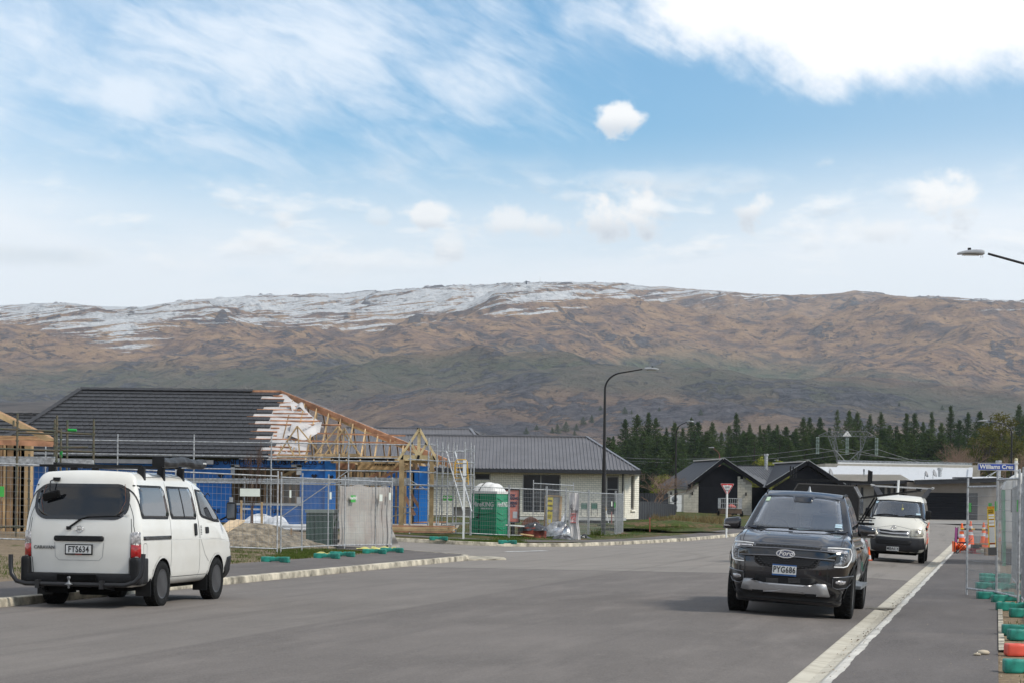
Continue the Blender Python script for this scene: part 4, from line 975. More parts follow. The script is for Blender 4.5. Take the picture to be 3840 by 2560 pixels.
# ---- scaffolding
def coupler(mb, p, s_=.05): mb.box(p, (s_ * 1.5, s_ * 1.5, s_ * 1.6), Matrix.Rotation(.4, 3, 'Y'))
def scaffold(name, label, Y, posts, rails, boards, mat, deep=1.2, extra=(), r_=.026):
    t = thing(name, label, 'scaffold', (0, 0, 0))
    for px, y0, y1, yo in posts:
        a, b = P(px, y0, Y + yo), P(px + (y0 - y1) * SR, y1, Y + yo); m_ = MB(); m_.tube(b, a, r_, 8)
        for k in range(int((a.z - b.z) / .5)): m_.tube((a.x, Y + yo, a.z - .25 - k * .5 - .02), (a.x, Y + yo, a.z - .25 - k * .5 + .02), r_ * 1.6, 8)
        m_.build('post', mat, t)
    for x0, y0, x1, y1, yo in rails:
        a, b = P(x0, y0, Y + yo), P(x1, y1, Y + yo); m_ = MB(); m_.tube(a, b, r_ * .9, 8)
        for px, _, _, yy in posts:
            if abs(yy - yo) < .3 and min(x0, x1) - 5 < px < max(x0, x1) + 5: coupler(m_, P(px, y0 + (y1 - y0) * (px - x0) / (x1 - x0), Y + yo))
        m_.build('rail', mat, t)
    for x0, x1, y0, y1, yo, th in boards:
        a, b = P(x0, y0, Y + yo), P(x1, y1, Y + yo); m_ = MB(); m_.bar(a, b, .22, th); m_.build('plank', GALV, t)
    for x0, y0, x1, y1, yo in extra:
        m_ = MB(); m_.tube(P(x0, y0, Y + yo), P(x1, y1, Y + yo), r_ * .8, 6); m_.build('diagonal_brace', mat, t)
    return t
Y1 = 82.8
rl = lambda y0, yo=0.0, x0=380, x1=1640: (x0, y0 - (1016 - x0) * .0145, x1, y0 + (x1 - 1016) * .0145, yo)
scaffold('scaffolding', 'long galvanised scaffold with guard rails across the front of the unfinished tiled house', Y1,
         [(172, 1630, 1960, 0), (442, 1626, 1960, 0), (728, 1627, 1962, 0), (1018, 1632, 1985, 0), (1308, 1637, 1985, 0), (1272, 1700, 1985, 1.1), (1540, 1642, 1990, 0), (1500, 1692, 1985, 1.1), (918, 1785, 2005, 1.1), (1002, 1790, 2008, .4)],
         [rl(1659, 0, 100), rl(1710, 0, 60), rl(1759, 0, 400), rl(1722, 1.1, 1000), rl(1800, 1.1, 640, 1500), rl(1811, 0, 640, 1500), (1470, 1898, 1560, 1902, .5), (1470, 1935, 1540, 1918, .5)],
         [(640, 1270, 1792, 1798, .5, .05), (640, 1270, 1801, 1807, .2, .05), (1280, 1540, 1799, 1803, .3, .26), (640, 1270, 1796, 1802, .8, .05)], GALV,
         extra=((1020, 1960, 1308, 1762, -.1),))
scaffold('scaffolding', 'tall clustered scaffold towers standing beside the porch truss, left of the green toilet', 82.0,
         [(1608, 1640, 1995, -.3), (1618, 1660, 1990, .9), (1640, 1645, 1990, -.3), (1660, 1655, 1990, 1.3), (1680, 1655, 1995, -.2), (1701, 1657, 1995, .6), (1713, 1665, 1995, 1.4), (1744, 1655, 1990, -.2), (1767, 1658, 1940, .8), (1778, 1668, 1940, 1.5), (1540, 1645, 2000, -.6)],
         [(1530, 1720, 1780, 1735, -.3), (1530, 1766, 1780, 1780, -.3), (1712, 1688, 1782, 1692, 1.4), (1740, 1684, 1770, 1686, .8), (1620, 1690, 1745, 1692, .9), (1530, 1815, 1780, 1822, -.3), (1530, 1830, 1780, 1836, .9)],
         [(1606, 1640, 1808, 1810, .3, .24), (1684, 1762, 1813, 1815, .5, .24), (1606, 1690, 1820, 1822, .1, .08)], GALV,
         extra=((1640, 1990, 1668, 1720, .2), (1600, 1836, 1540, 1800, .2)))
t = thing('ladder', 'aluminium extension ladder leaning at the scaffold towers left of the green toilet', 'ladder', (0, 0, 0))
a, b = P(1674, 1690, 81.6), P(1737, 1915, 81.0)
for s_ in (0, .32):
    m_ = MB(); m_.bar(a + Vector((s_, 0, 0)), b + Vector((s_, 0, 0)), .06, .03); m_.build('stile', GALV, t)
m_ = MB()
for k in range(14): q = a.lerp(b, (k + .5) / 14); m_.tube(q, q + Vector((.32, 0, 0)), .012, 6)
m_.build('rungs', GALV, t)
t = thing('access_frame', 'yellow tubular ladder frame hooked onto the scaffold beside the green toilet', 'ladder', (0, 0, 0)); YEL = M('yellow_paint', (.60, .34, .03), .5, var=.15)
m_ = MB(); Yy = 81.4
m_.path([P(1705, 1812, Yy), P(1707, 1730, Yy), P(1714, 1722, Yy), P(1746, 1722, Yy), P(1752, 1730, Yy), P(1756, 1815, Yy)], .022, 8); m_.build('side_frame', YEL, t)
m_ = MB()
for yy in (1736, 1752, 1768, 1790, 1802): m_.tube(P(1706, yy, Yy), P(1754, yy, Yy), .018, 6)
m_.build('rungs', YEL, t)

# ---- timber frame at the far left
def house_b():
    hs = thing('timber_frame_house', 'bare timber wall frame and pink roof rafters of a second house at the left edge', 'house', (0, 0, 0))
    Yw = 62.0; a = P(0, 1960, Yw)
    m_ = MB(); m_.bbox(P(-420, 1975, Yw).x, P(96, 1975, Yw).x, Yw - .1, Yw + 9, P(0, 2045, Yw).z, P(0, 1992, Yw).z); m_.build('floor_slab', CONC, hs)
    for i, x in enumerate((-380, -300, -215, -150, -95, -50, 0, 21, 42, 60, 86, 96)):
        w = (.14, .10, .30)[i % 3] if i > 5 else .1; p = P(x, 1655, Yw); m_ = MB(); m_.bbox(p.x - w / 2, p.x + w / 2, Yw + .0, Yw + .09 + .3 * (i % 2), P(x, 1990, Yw).z, p.z); m_.build('stud', TIMBER if i % 2 else TIMBERD, hs)
    for i in range(9):
        x = -260 + i * 38; p = P(x, 1660, Yw + 3.5); m_ = MB(); m_.bbox(p.x - .05, p.x + .05, Yw + 3.5, Yw + 3.6, P(x, 1985, Yw + 3.5).z, p.z); m_.build('stud', TIMBERD, hs)
    for yy in (1655, 1870, 1985):
        m_ = MB(); m_.bar(P(-400, yy, Yw + .05), P(60 if yy == 1870 else 100, yy + 1, Yw + .05), .09, .09); m_.build('plate', TIMBER, hs)
    m_ = MB(); q = P(50, 1800, Yw + 3.7); m_.bbox(P(-400, 1800, Yw).x, P(84, 1800, Yw + 3.7).x, Yw + 3.7, Yw + 3.75, P(0, 1985, Yw).z, P(0, 1665, Yw).z); m_.build('plywood_wall', TIMBERD, hs)
    m_ = MB(); m_.bbox(P(24, 1700, Yw + .3).x, P(36, 1700, Yw + .3).x, Yw + .35, Yw + .4, P(0, 1820, Yw).z, P(0, 1660, Yw).z); m_.build('membrane', M('green_membrane', (.01, .16, .09), .6), hs)
    # rafters with feet to the right
    for k in range(7):
        Y = Yw - .5 + k * .9; e = P(210 - k * 4, 1660 - k * 3.2, Y); top = Vector((e.x - 6.5, Y, e.z + 3.1)); m_ = MB(); m_.bar(e, top, .05, .15); m_.bar(e, (e.x - 6.5, Y, e.z), .05, .12)
        for q in (.25, .45, .7): m_.bar(e.lerp(top, q), (e.x - 6.5 * (q + .13), Y, e.z), .045, .09)
        m_.build('truss', TIMBERP if k % 2 else TIMBER, hs)
    m_ = MB(); m_.bar(P(-300, 1646, Yw - .55), P(210, 1664, Yw - .55), .04, .15); m_.build('fascia_board', TIMBERP, hs)
    return hs
house_b()
OXG = M('weathered_green_steel', (.085, .105, .075), .6, .4, var=.5, scale=6, col2=(.16, .12, .08))
sb = scaffold('scaffolding', 'old green and rusty scaffold in front of the timber frame house at the left edge', 58.5,
         [(66, 1548, 2010, 0), (214, 1556, 2000, 0), (206, 1570, 1990, 1.2), (229, 1606, 1990, .4), (253, 1573, 1990, 1.2), (352, 1570, 1985, .6), (51, 1575, 1600, 1.2), (110, 1700, 2000, .8)],
         [(-90, 1603, 228, 1616, 0), (60, 1620, 210, 1626, 1.2), (228, 1621, 350, 1627, .6), (-90, 1678, 226, 1689, 0), (228, 1688, 350, 1693, .6), (215, 1676, 330, 1675, .3), (-90, 1975, 92, 1973, 0)],
         [(-90, 208, 1730, 1732, .3, .22), (218, 350, 1732, 1738, .5, .22), (-90, 205, 1712, 1713, .6, .04)], OXG, r_=.03)
m_ = MB(); m_.tube(P(255, 1611, 58.9), P(287, 1612, 58.9), .04, 8); m_.tube(P(229, 1690, 58.9), P(229, 1712, 58.9), .04, 8); m_.build('green_sleeve', M('bright_green_tape', (.01, .35, .05), .5), sb)

# ---- grey roofed block house in the middle
def blocks(parent, o, e1, L, Hh, holes, lim, bw=.235, bh=.112, mat=None, count=[0]):
    """a wall of real blocks; holes = (a0, a1, z0, z1)"""
    e1 = Vector(e1).normalized(); n = e1.cross(Vector((0, 0, 1))); mat = mat or BLOCK; g = .012
    me = MB(); me.box((0, 0, 0), (bw - g, .08, bh - g)); bme = me.mesh('brick', mat); hb = MB()
    rows = int(Hh / bh); made = 0; rest = MB(); rot = Matrix((e1, -n, Vector((0, 0, 1)))).transposed()
    for r_ in range(rows - 1, -1, -1):
        z = (r_ + .5) * bh; a = (bw / 2 if r_ % 2 else 0) - bw / 2
        while a < L:
            a0, a1 = max(a, 0), min(a + bw, L)
            for h in holes:
                if h[2] < z < h[3]:
                    if a0 < h[0] < a1: a1 = h[0]
                    if a0 < h[1] < a1: a0 = h[1]
                    if a0 >= h[0] - 1e-6 and a1 <= h[1] + 1e-6: a1 = a0
            if a1 - a0 > .03:
                c = Vector(o) + e1 * (a0 + a1) / 2 + Vector((0, 0, z))
                s_ = (a1 - a0 - g) / (bw - g)
                if made < lim:
                    m4 = (rot.to_4x4()) @ Matrix.Diagonal((s_, 1, 1, 1)); m4.translation = c; link_mesh('brick', bme, parent, mw=m4); made += 1
                else: rest.box(c, ((a1 - a0 - g), .08, bh - g), rot)
            a += bw
    if rest.f: r2 = rest.build('brick_courses', mat, parent, fix=False); r2['kind'] = 'stuff'
def window(parent, o, e1, w, h, muls=(), trans=(), frame=WFRAME, pane=PANE, d=.06, inset=.05):
    e1 = Vector(e1).normalized(); n = Vector((0, 0, 1)).cross(e1); up = Vector((0, 0, 1)); o = Vector(o)      # n points into the wall
    if n.y < 0 and abs(e1.x) > .5: n = -n
    fr = MB(); f = .05
    def b(a0, a1, z0, z1): fr.prism([(a0, z0), (a1, z0), (a1, z1), (a0, z1)], o, e1, up, n * d)
    b(0, w, 0, f); b(0, w, h - f, h); b(0, f, f, h - f); b(w - f, w, f, h - f)
    for m in muls: b(m - f / 2, m + f / 2, f, h - f)
    for z in trans: b(f, w - f, z - f / 2, z + f / 2)
    fo = fr.build('window', frame, parent)
    p = MB(); p.prism([(f, f), (w - f, f), (w - f, h - f), (f, h - f)], o + n * inset * .6, e1, up, n * .01); p.build('pane', pane, fo)
    return fo
def house_c():
    hs = thing('grey_roofed_house', 'new cream block house with a grey ribbed steel roof, behind the green portable toilet', 'house', (0, 0, 0))
    Yw, Ye = 114.0, 113.4
    zf = P(2100, 1935, Yw).z; zt = P(2100, 1768, Yw).z
    xl, xr = P(1600, 1800, Yw).x, P(2341, 1800, Yw).x
    X = lambda px: P(px, 1850, Yw).x - xl
    zz = lambda py, px=2000: P(px, py, Yw).z - zf
    holes = [(X(1960), X(2101), zz(1921), zz(1775)), (X(2274), X(2320), zz(1925), zz(1780)), (X(1780), X(1838), zz(1800), zz(1772, 1800)), (X(1700), X(1780), -1, 0.5)]
    blocks(hs, (xl, Yw, zf), (1, 0, 0), xr - xl, zt - zf, holes, 290)
    m_ = MB(); m_.bbox(xl, xr, Yw + .045, Yw + .2, zf, zt + .05)
    # mortar backing, cut round the openings by building it in strips
    m_ = MB(); cuts = sorted({0, xr - xl} | {h[0] for h in holes} | {h[1] for h in holes})
    for c0, c1 in zip(cuts, cuts[1:]):
        hh = [h for h in holes if h[0] <= c0 + 1e-6 and h[1] >= c1 - 1e-6]
        z0 = 0.0
        if hh:
            if hh[0][2] > 0: m_.bbox(xl + c0, xl + c1, Yw - .028, Yw + .12, zf, zf + hh[0][2])
            m_.bbox(xl + c0, xl + c1, Yw - .028, Yw + .12, zf + hh[0][3], zt + .06)
        else: m_.bbox(xl + c0, xl + c1, Yw - .028, Yw + .12, zf, zt + .06)
    m_.build('mortar', MORT, hs)
    # right-hand return wall with a tall narrow window
    e = Vector(P(2394, 1850, 118.2) - P(2341, 1850, Yw)); e.z = 0; L = e.length
    blocks(hs, (xr, Yw, zf - .1), e, L, zt - zf + .1, [(L * .42, L * .68, .42, 2.3)], 0)
    en = e.normalized(); back = Vector((-en.y, en.x, 0)); m_ = MB(); m_.prism([(0, -.1), (L * .42, -.1), (L * .42, 2.5), (0, 2.5)], Vector((xr, Yw, zf)) + back * .03, en, (0, 0, 1), back * .1)
    m_.prism([(L * .68, -.1), (L, -.1), (L, 2.5), (L * .68, 2.5)], Vector((xr, Yw, zf)) + back * .03, en, (0, 0, 1), back * .1); m_.prism([(L * .42, -.1), (L * .68, -.1), (L * .68, .32), (L * .42, .32)], Vector((xr, Yw, zf)) + back * .03, en, (0, 0, 1), back * .1)
    m_.build('mortar', MORT, hs)
    m_ = MB(); m_.bar(Vector((xr, Yw, zf + .36)) + en * L * .38 - back * .06, Vector((xr, Yw, zf + .36)) + en * L * .72 - back * .06, .16, .09); m_.build('sill', BLOCK, hs)
    wv = Vector((xr, Yw, zf + .42)) + en * L * .43
    fr = MB(); fr.prism([(0, 0), (L * .24, 0), (L * .24, 1.9), (0, 1.9)], wv + back * .06, en, (0, 0, 1), back * .03); fo = fr.build('window', WFRAME, hs)
    pp = MB(); pp.prism([(.05, .05), (L * .24 - .05, .05), (L * .24 - .05, 1.85), (.05, 1.85)], wv + back * .05, en, (0, 0, 1), back * .008); pp.build('pane', PANE, fo)
    # windows on the front
    o = lambda px, py: Vector((P(px, 1850, Yw).x, Yw - .005, P(px, py, Yw).z))
    h = holes[0]; window(hs, (xl + h[0], Yw - .01, zf + h[2]), (1, 0, 0), h[1] - h[0], h[3] - h[2], ((h[1] - h[0]) * .48,))
    h = holes[1]; window(hs, (xl + h[0], Yw - .01, zf + h[2]), (1, 0, 0), h[1] - h[0], h[3] - h[2], (), ((h[3] - h[2]) * .66,))
    h = holes[2]; window(hs, (xl + h[0], Yw - .01, zf + h[2]), (1, 0, 0), h[1] - h[0], h[3] - h[2])
    m_ = MB(); m_.bbox(xl - 3, xr + .12, Yw - .16, Yw + 3, zf - .18, zf - .03); m_.build('foundation', M('white_foundation', (.6, .59, .56), .8, var=.1), hs)
    m_ = MB(); m_.bbox(xl + .1, xr - .1, Yw + .15, Yw + 9, zf - .1, zt); m_.build('inner_wall', MORT, hs)
    # roof
    zeave = P(2000, 1757, Ye).z; Yr = 119.6; zr = P(2000, 1635, Yr).z; sl = Vector((0, Yr - Ye, zr - zeave)); xe = P(2397, 1769, Ye).x; xr_ = P(2198, 1636, Yr).x
    roofplane((-9.0, Ye, zeave), (1, 0, 0), sl, xe + 9.0, sl.length, 0, xe - xr_, .76, .19, COLG, hs, ribh=.045)
    # right hip plane
    Yb = Yr + (Yr - Ye); hp = P(2426, 1774, 119.5); xh = max(xe, hp.x)
    A, B, C = Vector((xe, Ye, zeave)), Vector((xe + .35, Yb, zeave)), Vector((xr_, Yr, zr)); m_ = MB(); m_.add([A, B, C], [(0, 1, 2)])
    nn = (B - A).cross(C - A).normalized(); 
    if nn.z < 0: nn = -nn
    for k in range(1, 30):
        s_ = k / 30; q = A.lerp(B, s_); top = A.lerp(C, s_ * 2) if s_ < .5 else B.lerp(C, (1 - s_) * 2); m_.bar(q + nn * .015, top + nn * .015, .045, .03, up=nn)
    m_.build('hip_roof', COLG, hs, fix=False)
    m_ = MB(); m_.bar(A + Vector((0, 0, .03)), C + Vector((0, 0, .05)), .16, .05); m_.bar(B + Vector((0, 0, .03)), C + Vector((0, 0, .05)), .16, .05); m_.bar((-9, Yr, zr + .04), C + Vector((0, 0, .04)), .3, .05); m_.build('ridge_flashing', M('pale_ridge_steel', (.20, .20, .215), .35, .3), hs)
    m_ = MB(); m_.bbox(-9, xe + .1, Ye - .12, Ye, zeave - .2, zeave + .0); m_.bar((xe + .05, Ye, zeave - .1), (xe + .4, Yb, zeave - .1), .12, .2); m_.build('gutter', FASC, hs)
    m_ = MB(); m_.bbox(-9, xe, Ye + .01, Yw + .3, zeave - .2, zeave - .17); m_.bbox(xr, xe + .3, Yw, Yb, zeave - .2, zeave - .17); m_.build('soffit', FASC, hs)
    m_ = MB(); q = P(2339, 1800, Yw); m_.tube((xr - .08, Yw - .1, zf - .05), (xr - .08, Yw - .1, zeave - .15), .04, 8); m_.build('downpipe', FASC, hs)
    m_ = MB(); m_.add([(-9, Yr, zr), (xr_, Yr, zr), (xe, Yb, zeave), (-9, Yb, zeave)], [(0, 1, 2, 3)]); m_.build('rear_roof', COLG, hs, fix=False)
    # higher wing behind, left
    Y2, Y2r = 121.0, 126.0; z2e = P(1600, 1700, Y2).z; z2 = P(1600, 1605, Y2r).z; xa, xb, xb2 = P(1300, 1600, Y2r).x, P(1762, 1607, Y2r).x, P(1840, 1690, Y2).x
    sl = Vector((0, Y2r - Y2, z2 - z2e)); roofplane((xa, Y2, z2e), (1, 0, 0), sl, xb2 - xa, sl.length, 0, xb2 - xb, .76, .19, COLG, hs, ribh=.045)
    A, C = Vector((xb2, Y2, z2e)), Vector((xb, Y2r, z2)); m_ = MB(); m_.bar(A, C + Vector((0, 0, .05)), .16, .06); m_.bar(C, C + Vector((1.2, 2.4, -.75)), .3, .06); m_.bar((xa, Y2r, z2 + .04), C, .3, .06); m_.build('ridge_flashing', M('pale_ridge_steel', (.20, .20, .215)), hs)
    m_ = MB(); m_.add([A, C, A + Vector((0, 10, 0)), (xa, Y2 + 10, z2e), (xa, Y2r, z2)], [(0, 2, 1), (1, 2, 3, 4)]); m_.build('rear_roof', COLG, hs, fix=False)
    return zf
ZFC = house_c()

# ---- black gabled house
def house_d():
    hs = thing('black_gabled_house', 'black gabled house with pale block sides, behind the give way sign', 'house', (0, 0, 0))
    Y = 160.0; zb = P(2750, 1934, Y).z
    q = lambda px, py, d=0.0: P(px, py, Y + d)
    apex, el, er = q(2712, 1722), q(2582, 1822), q(2860, 1822)
    # facade
    m_ = MB(); m_.prism([(q(2642, 0).x, zb), (q(2788, 0).x, zb), (q(2788, 1780).x, q(2788, 1782).z), (apex.x, apex.z - .35), (q(2642, 0).x, q(2642, 1785).z)], (0, Y, 0), (1, 0, 0), (0, 0, 1), (0, .15, 0)); m_.build('gable_cladding', BLKCL, hs)
    dr = thing('garage_door', None, None); tag(dr, kind=None); dr.parent = hs
    for k in range(5):
        za, zz_ = zb + .05 + k * .43, zb + .05 + k * .43 + .42; m_ = MB(); m_.bbox(q(2647, 0).x, q(2784, 0).x, Y - .03, Y - .005, za, zz_); m_.build('door_panel', M('black_door_steel', (.008, .008, .011), .5, var=.1, spec=.2), dr)
    bw, bh = .40, .2
    for x0, x1, dd in ((2586, 2642, 0.0), (2788, 2842, .02)):
        a, b = q(x0, 0).x, q(x1, 0).x
        top = lambda x: (el.z + (apex.z - el.z) * (x - el.x) / (apex.x - el.x) if x < apex.x else er.z + (apex.z - er.z) * (er.x - x) / (er.x - apex.x)) - .3
        m_ = MB(); m_.prism([(a, zb - .2), (b, zb - .2), (b, top(b)), (a, top(a))], (0, Y + .03, 0), (1, 0, 0), (0, 0, 1), (0, .15, 0)); m_.build('mortar', MORT, hs)
        r_ = 0
        while True:
            z = zb - .1 + r_ * bh; x = a + (-.2 if r_ % 2 else 0); any_ = False
            while x < b:
                c0, c1 = max(x, a), min(x + bw, b)
                if c1 - c0 > .05 and z + bh / 2 < min(top(c0), top(c1)): m_ = MB(); m_.box(((c0 + c1) / 2, Y + .02, z), (c1 - c0 - .012, .06, bh - .012)); m_.build('brick', M('grey_cream_block', (.47, .44, .37), .9, var=.1, rnd_=.05), hs); any_ = True
                x += bw
            r_ += 1
            if not any_: break
        m_ = MB(); xm = (a + b) / 2; m_.tube((xm + .1, Y - .08, zb + 1.55), (xm + .1, Y - .08, zb + 1.8), .05, 8); m_.build('wall_lamp', BLACK, hs)
    # left side wall running back, windows
    L0 = q(2586, 1822); B0 = P(2480, 1822, 171.0); dv = B0 - L0; dv.z = 0
    m_ = MB(); m_.prism([(0, zb - .3), (dv.length, zb - .3), (dv.length, el.z - .25), (0, el.z - .25)], (L0.x, Y + .1, 0), dv.normalized(), (0, 0, 1), (0, .15, 0)); m_.build('side_wall', M('grey_cream_block', (.47, .44, .37)), hs)
    nv = dv.normalized(); nn = Vector((-nv.y, nv.x, 0)); nn = nn if nn.y < 0 else -nn
    for s0, s1, z0 in ((.02, .09, .55), (.40, .47, .1), (.60, .66, .1), (.78, .86, .1)):
        m_ = MB(); m_.prism([(dv.length * s0, zb + z0), (dv.length * s1, zb + z0), (dv.length * s1, el.z - .35), (dv.length * s0, el.z - .35)], Vector((L0.x, Y + .1, 0)) + nn * .02, nv, (0, 0, 1), nn * .03); m_.build('window', FASC, hs)
        m_ = MB(); m_.prism([(dv.length * s0 + .1, zb + z0 + .1), (dv.length * s1 - .1, zb + z0 + .1), (dv.length * s1 - .1, el.z - .45), (dv.length * s0 + .1, el.z - .45)], Vector((L0.x, Y + .1, 0)) + nn * .055, nv, (0, 0, 1), nn * .01); m_.build('pane', PANE, hs)
    # roof: left slope seen from the front runs back to the left
    back = P(2607, 1729, 171.5) - apex; backe = P(2470, 1818, 171.5) - el
    for k in range(8):
        a0, a1 = k / 8, (k + .985) / 8; A = apex + back * a0; B = apex + back * a1; C = el + backe * a1; D = el + backe * a0; dn = Vector((0, 0, -.06))
        m_ = MB(); m_.add([A, B, C, D, A + dn, B + dn, C + dn, D + dn], [(0, 1, 2, 3), (4, 7, 6, 5), (0, 4, 5, 1), (2, 6, 7, 3), (1, 5, 6, 2), (0, 3, 7, 4)]); m_.build('roof_sheet', M('shingle_black', (.045, .045, .052), .7, var=.2, scale=8, bump=.05, bscale=30), hs)
    fr = Vector((0, -.12, 0))
    for A, B, nm in ((apex, el, 'bargeboard'), (apex, er, 'bargeboard')):
        m_ = MB(); m_.bar(A + fr, B + fr, .25, .30, up=(0, 0, 1)); m_.build(nm, BLKCL, hs)
        m_ = MB(); m_.bar(A + fr + Vector((0, -.13, .17)), B + fr + Vector((0, -.13, .17)), .03, .03); m_.build('barge_flashing', GALV, hs)
    m_ = MB(); m_.bar(apex + Vector((0, -.1, .06)), apex + back + Vector((0, 0, .06)), .35, .08); m_.build('ridge_flashing', M('pale_gable_ridge', (.55, .52, .50), .4, .2), hs)  # pale grey flashing along the gable ridge
    m_ = MB(); m_.bar(el + fr - Vector((0, 0, .15)), el + backe - Vector((0, 0, .15)), .15, .2); m_.build('gutter', FASC, hs)
    # joining roof between the gables
    o = q(2862, 1822, .4); A = q(2765, 1743, 6); m_ = MB()
    pts = [q(2760, 1745, 6), q(2958, 1747, 6), q(2866, 1824, .3), q(2862, 1824, .3)]
    m_.add(pts + [p - Vector((0, 0, .06)) for p in pts], [(0, 1, 2, 3), (4, 7, 6, 5)])
    for k in range(1, 22):
        s_ = k / 22; t0 = pts[0].lerp(pts[1], s_); bx = pts[0].lerp(pts[3], min(1, s_ * 2)) if s_ < .5 else pts[1].lerp(pts[2], min(1, (1 - s_) * 2))
        # ribs follow the fall of the sheets
        d = Vector((.9, -5.7, pts[2].z - pts[0].z)); L = 1.0
        lim = min(1.0, (1 - abs(s_ - .5) * 2) * 1.15); m_.bar(t0 + Vector((0, 0, .02)), t0 + Vector((d.x, d.y, d.z)) * lim + Vector((0, 0, .03)), .05, .04)
    m_.build('valley_roof', M('mid_grey_steel', (.15, .15, .155), .45, .2, var=.08), hs, fix=False)
    m_ = MB(); m_.bar(pts[0], pts[1], .25, .1); m_.build('ridge_flashing', COLD, hs)
    # second gable
    Y2 = 157.0; q2 = lambda px, py: P(px, py, Y2)
    ap2, l2, r2 = q2(3028, 1731), q2(2872, 1826), q2(3175, 1826)
    m_ = MB(); m_.prism([(l2.x + .5, zb - .2), (r2.x - .3, zb - .2), (r2.x - .3, r2.z - .1), (ap2.x, ap2.z - .3), (l2.x + .5, l2.z - .1)], (0, Y2, 0), (1, 0, 0), (0, 0, 1), (0, .2, 0)); m_.build('gable_cladding', BLKCL, hs)
    bk = P(2905, 1738, Y2 + 9) - ap2
    m_ = MB(); m_.add([ap2, ap2 + bk, P(2866, 1826, Y2 + 3), l2], [(0, 1, 2, 3)]); m_.build('roof_sheet', M('shingle_black', (.045, .045, .052)), hs, fix=False)
    m_ = MB(); m_.add([ap2, ap2 + bk, r2 + Vector((bk.x, bk.y, 0)), r2], [(0, 3, 2, 1)]); m_.build('roof_sheet', M('shingle_black', (.045, .045, .052)), hs, fix=False)
    for A, B in ((ap2, l2), (ap2, r2)):
        m_ = MB(); m_.bar(A + fr, B + fr, .25, .30); m_.build('bargeboard', BLKCL, hs)
        m_ = MB(); m_.bar(A + fr + Vector((0, -.13, .17)), B + fr + Vector((0, -.13, .17)), .03, .035); m_.build('barge_flashing', GALV, hs)
    m_ = MB(); m_.bar(ap2 + Vector((0, 0, .06)), ap2 + bk + Vector((0, 0, .06)), .35, .08); m_.build('ridge_flashing', M('pale_gable_ridge', (.5, .5, .5)), hs)
    m_ = MB(); m_.bbox(q(2842, 0).x, q(2905, 0).x, Y + .6, Y + .8, zb - .1, el.z); m_.build('recess_wall', BLKCL, hs)
    m_ = MB(); c = q(2873, 1741, 5); m_.tube((c.x, c.y, c.z - .6), (c.x, c.y, q(2873, 1707, 5).z), .13, 10); m_.tube((c.x, c.y, q(2873, 1707, 5).z), (c.x, c.y, q(2873, 1700, 5).z), .17, 10); m_.build('flue', GALV, hs)
    # dark backing mass so the house is closed
    m_ = MB(); m_.bbox(L0.x + .3, r2.x - .3, Y + 1.5, Y + 10, zb - .3, el.z - .3); m_.build('inner_wall', BLKCL, hs)
    m_ = MB(); c = P(2544, 1930, 165)
    ac = thing('heat_pump_unit', 'white outdoor heat pump unit on the ground at the side of the black gabled house', 'heat pump', (P(2557, 0, 158).x, 158, float(gz(P(2557, 0, 158).x, 158)) + .15))
    for z in (0, .62):
        m_ = MB(); m_.bbox(-.42, .42, -.16, .16, z, z + .6); m_.build('casing', WHITE, ac); m_ = MB(); m_.lathe([(.0, 0), (.22, 0), (.24, .02)], 16, (-.1, -.165, z + .3), 'Y'); m_.build('fan_guard', GALVD, ac)
    return zb
ZBD = house_d()
# solid colorsteel fence beside the brick house: every tray a part
def metal_fence(label, x0, x1, y0t, y1t, ybot, Y0, Y1, n, grp=None):
    f = thing('metal_fence', label, 'fence', (0, 0, 0), group=grp); a, b = P(x0, y0t, Y0), P(x1, y1t, Y1); zb0, zb1 = P(x0, ybot, Y0).z - .2, P(x1, ybot, Y1).z - .2
    for k in range(n):
        p, q = a.lerp(b, k / n), a.lerp(b, (k + .94) / n); e = Vector((q.x - p.x, q.y - p.y, 0)); L = e.length; e.normalize(); nn = Vector((e.y, -e.x, 0)); nn = nn if nn.y < 0 else -nn
        m_ = MB(); m_.prism([(0, 0), (L * .35, 0), (L * .42, .035), (L * .93, .035), (L, 0), (L, -.01), (L * .9, .02), (L * .45, .02), (L * .35, -.01), (0, -.01)], (p.x, p.y, zb0 + (zb1 - zb0) * k / n), e, nn, (0, 0, p.z - zb0)); m_.build('fence_panel', M('black_fence_steel', (.022, .023, .028), .5, var=.1), f)
    m_ = MB(); m_.bar(a, b, .06, .05); m_.build('top_rail', M('black_fence_steel', (.022, .023, .028)), f)
metal_fence('long black ribbed steel fence between the brick house and the black gabled house', 2394, 2534, 1880, 1881, 1942, 124, 148, 17)
metal_fence('shorter higher black steel fence behind the long black fence', 2394, 2506, 1848, 1850, 1880, 150, 156, 12)

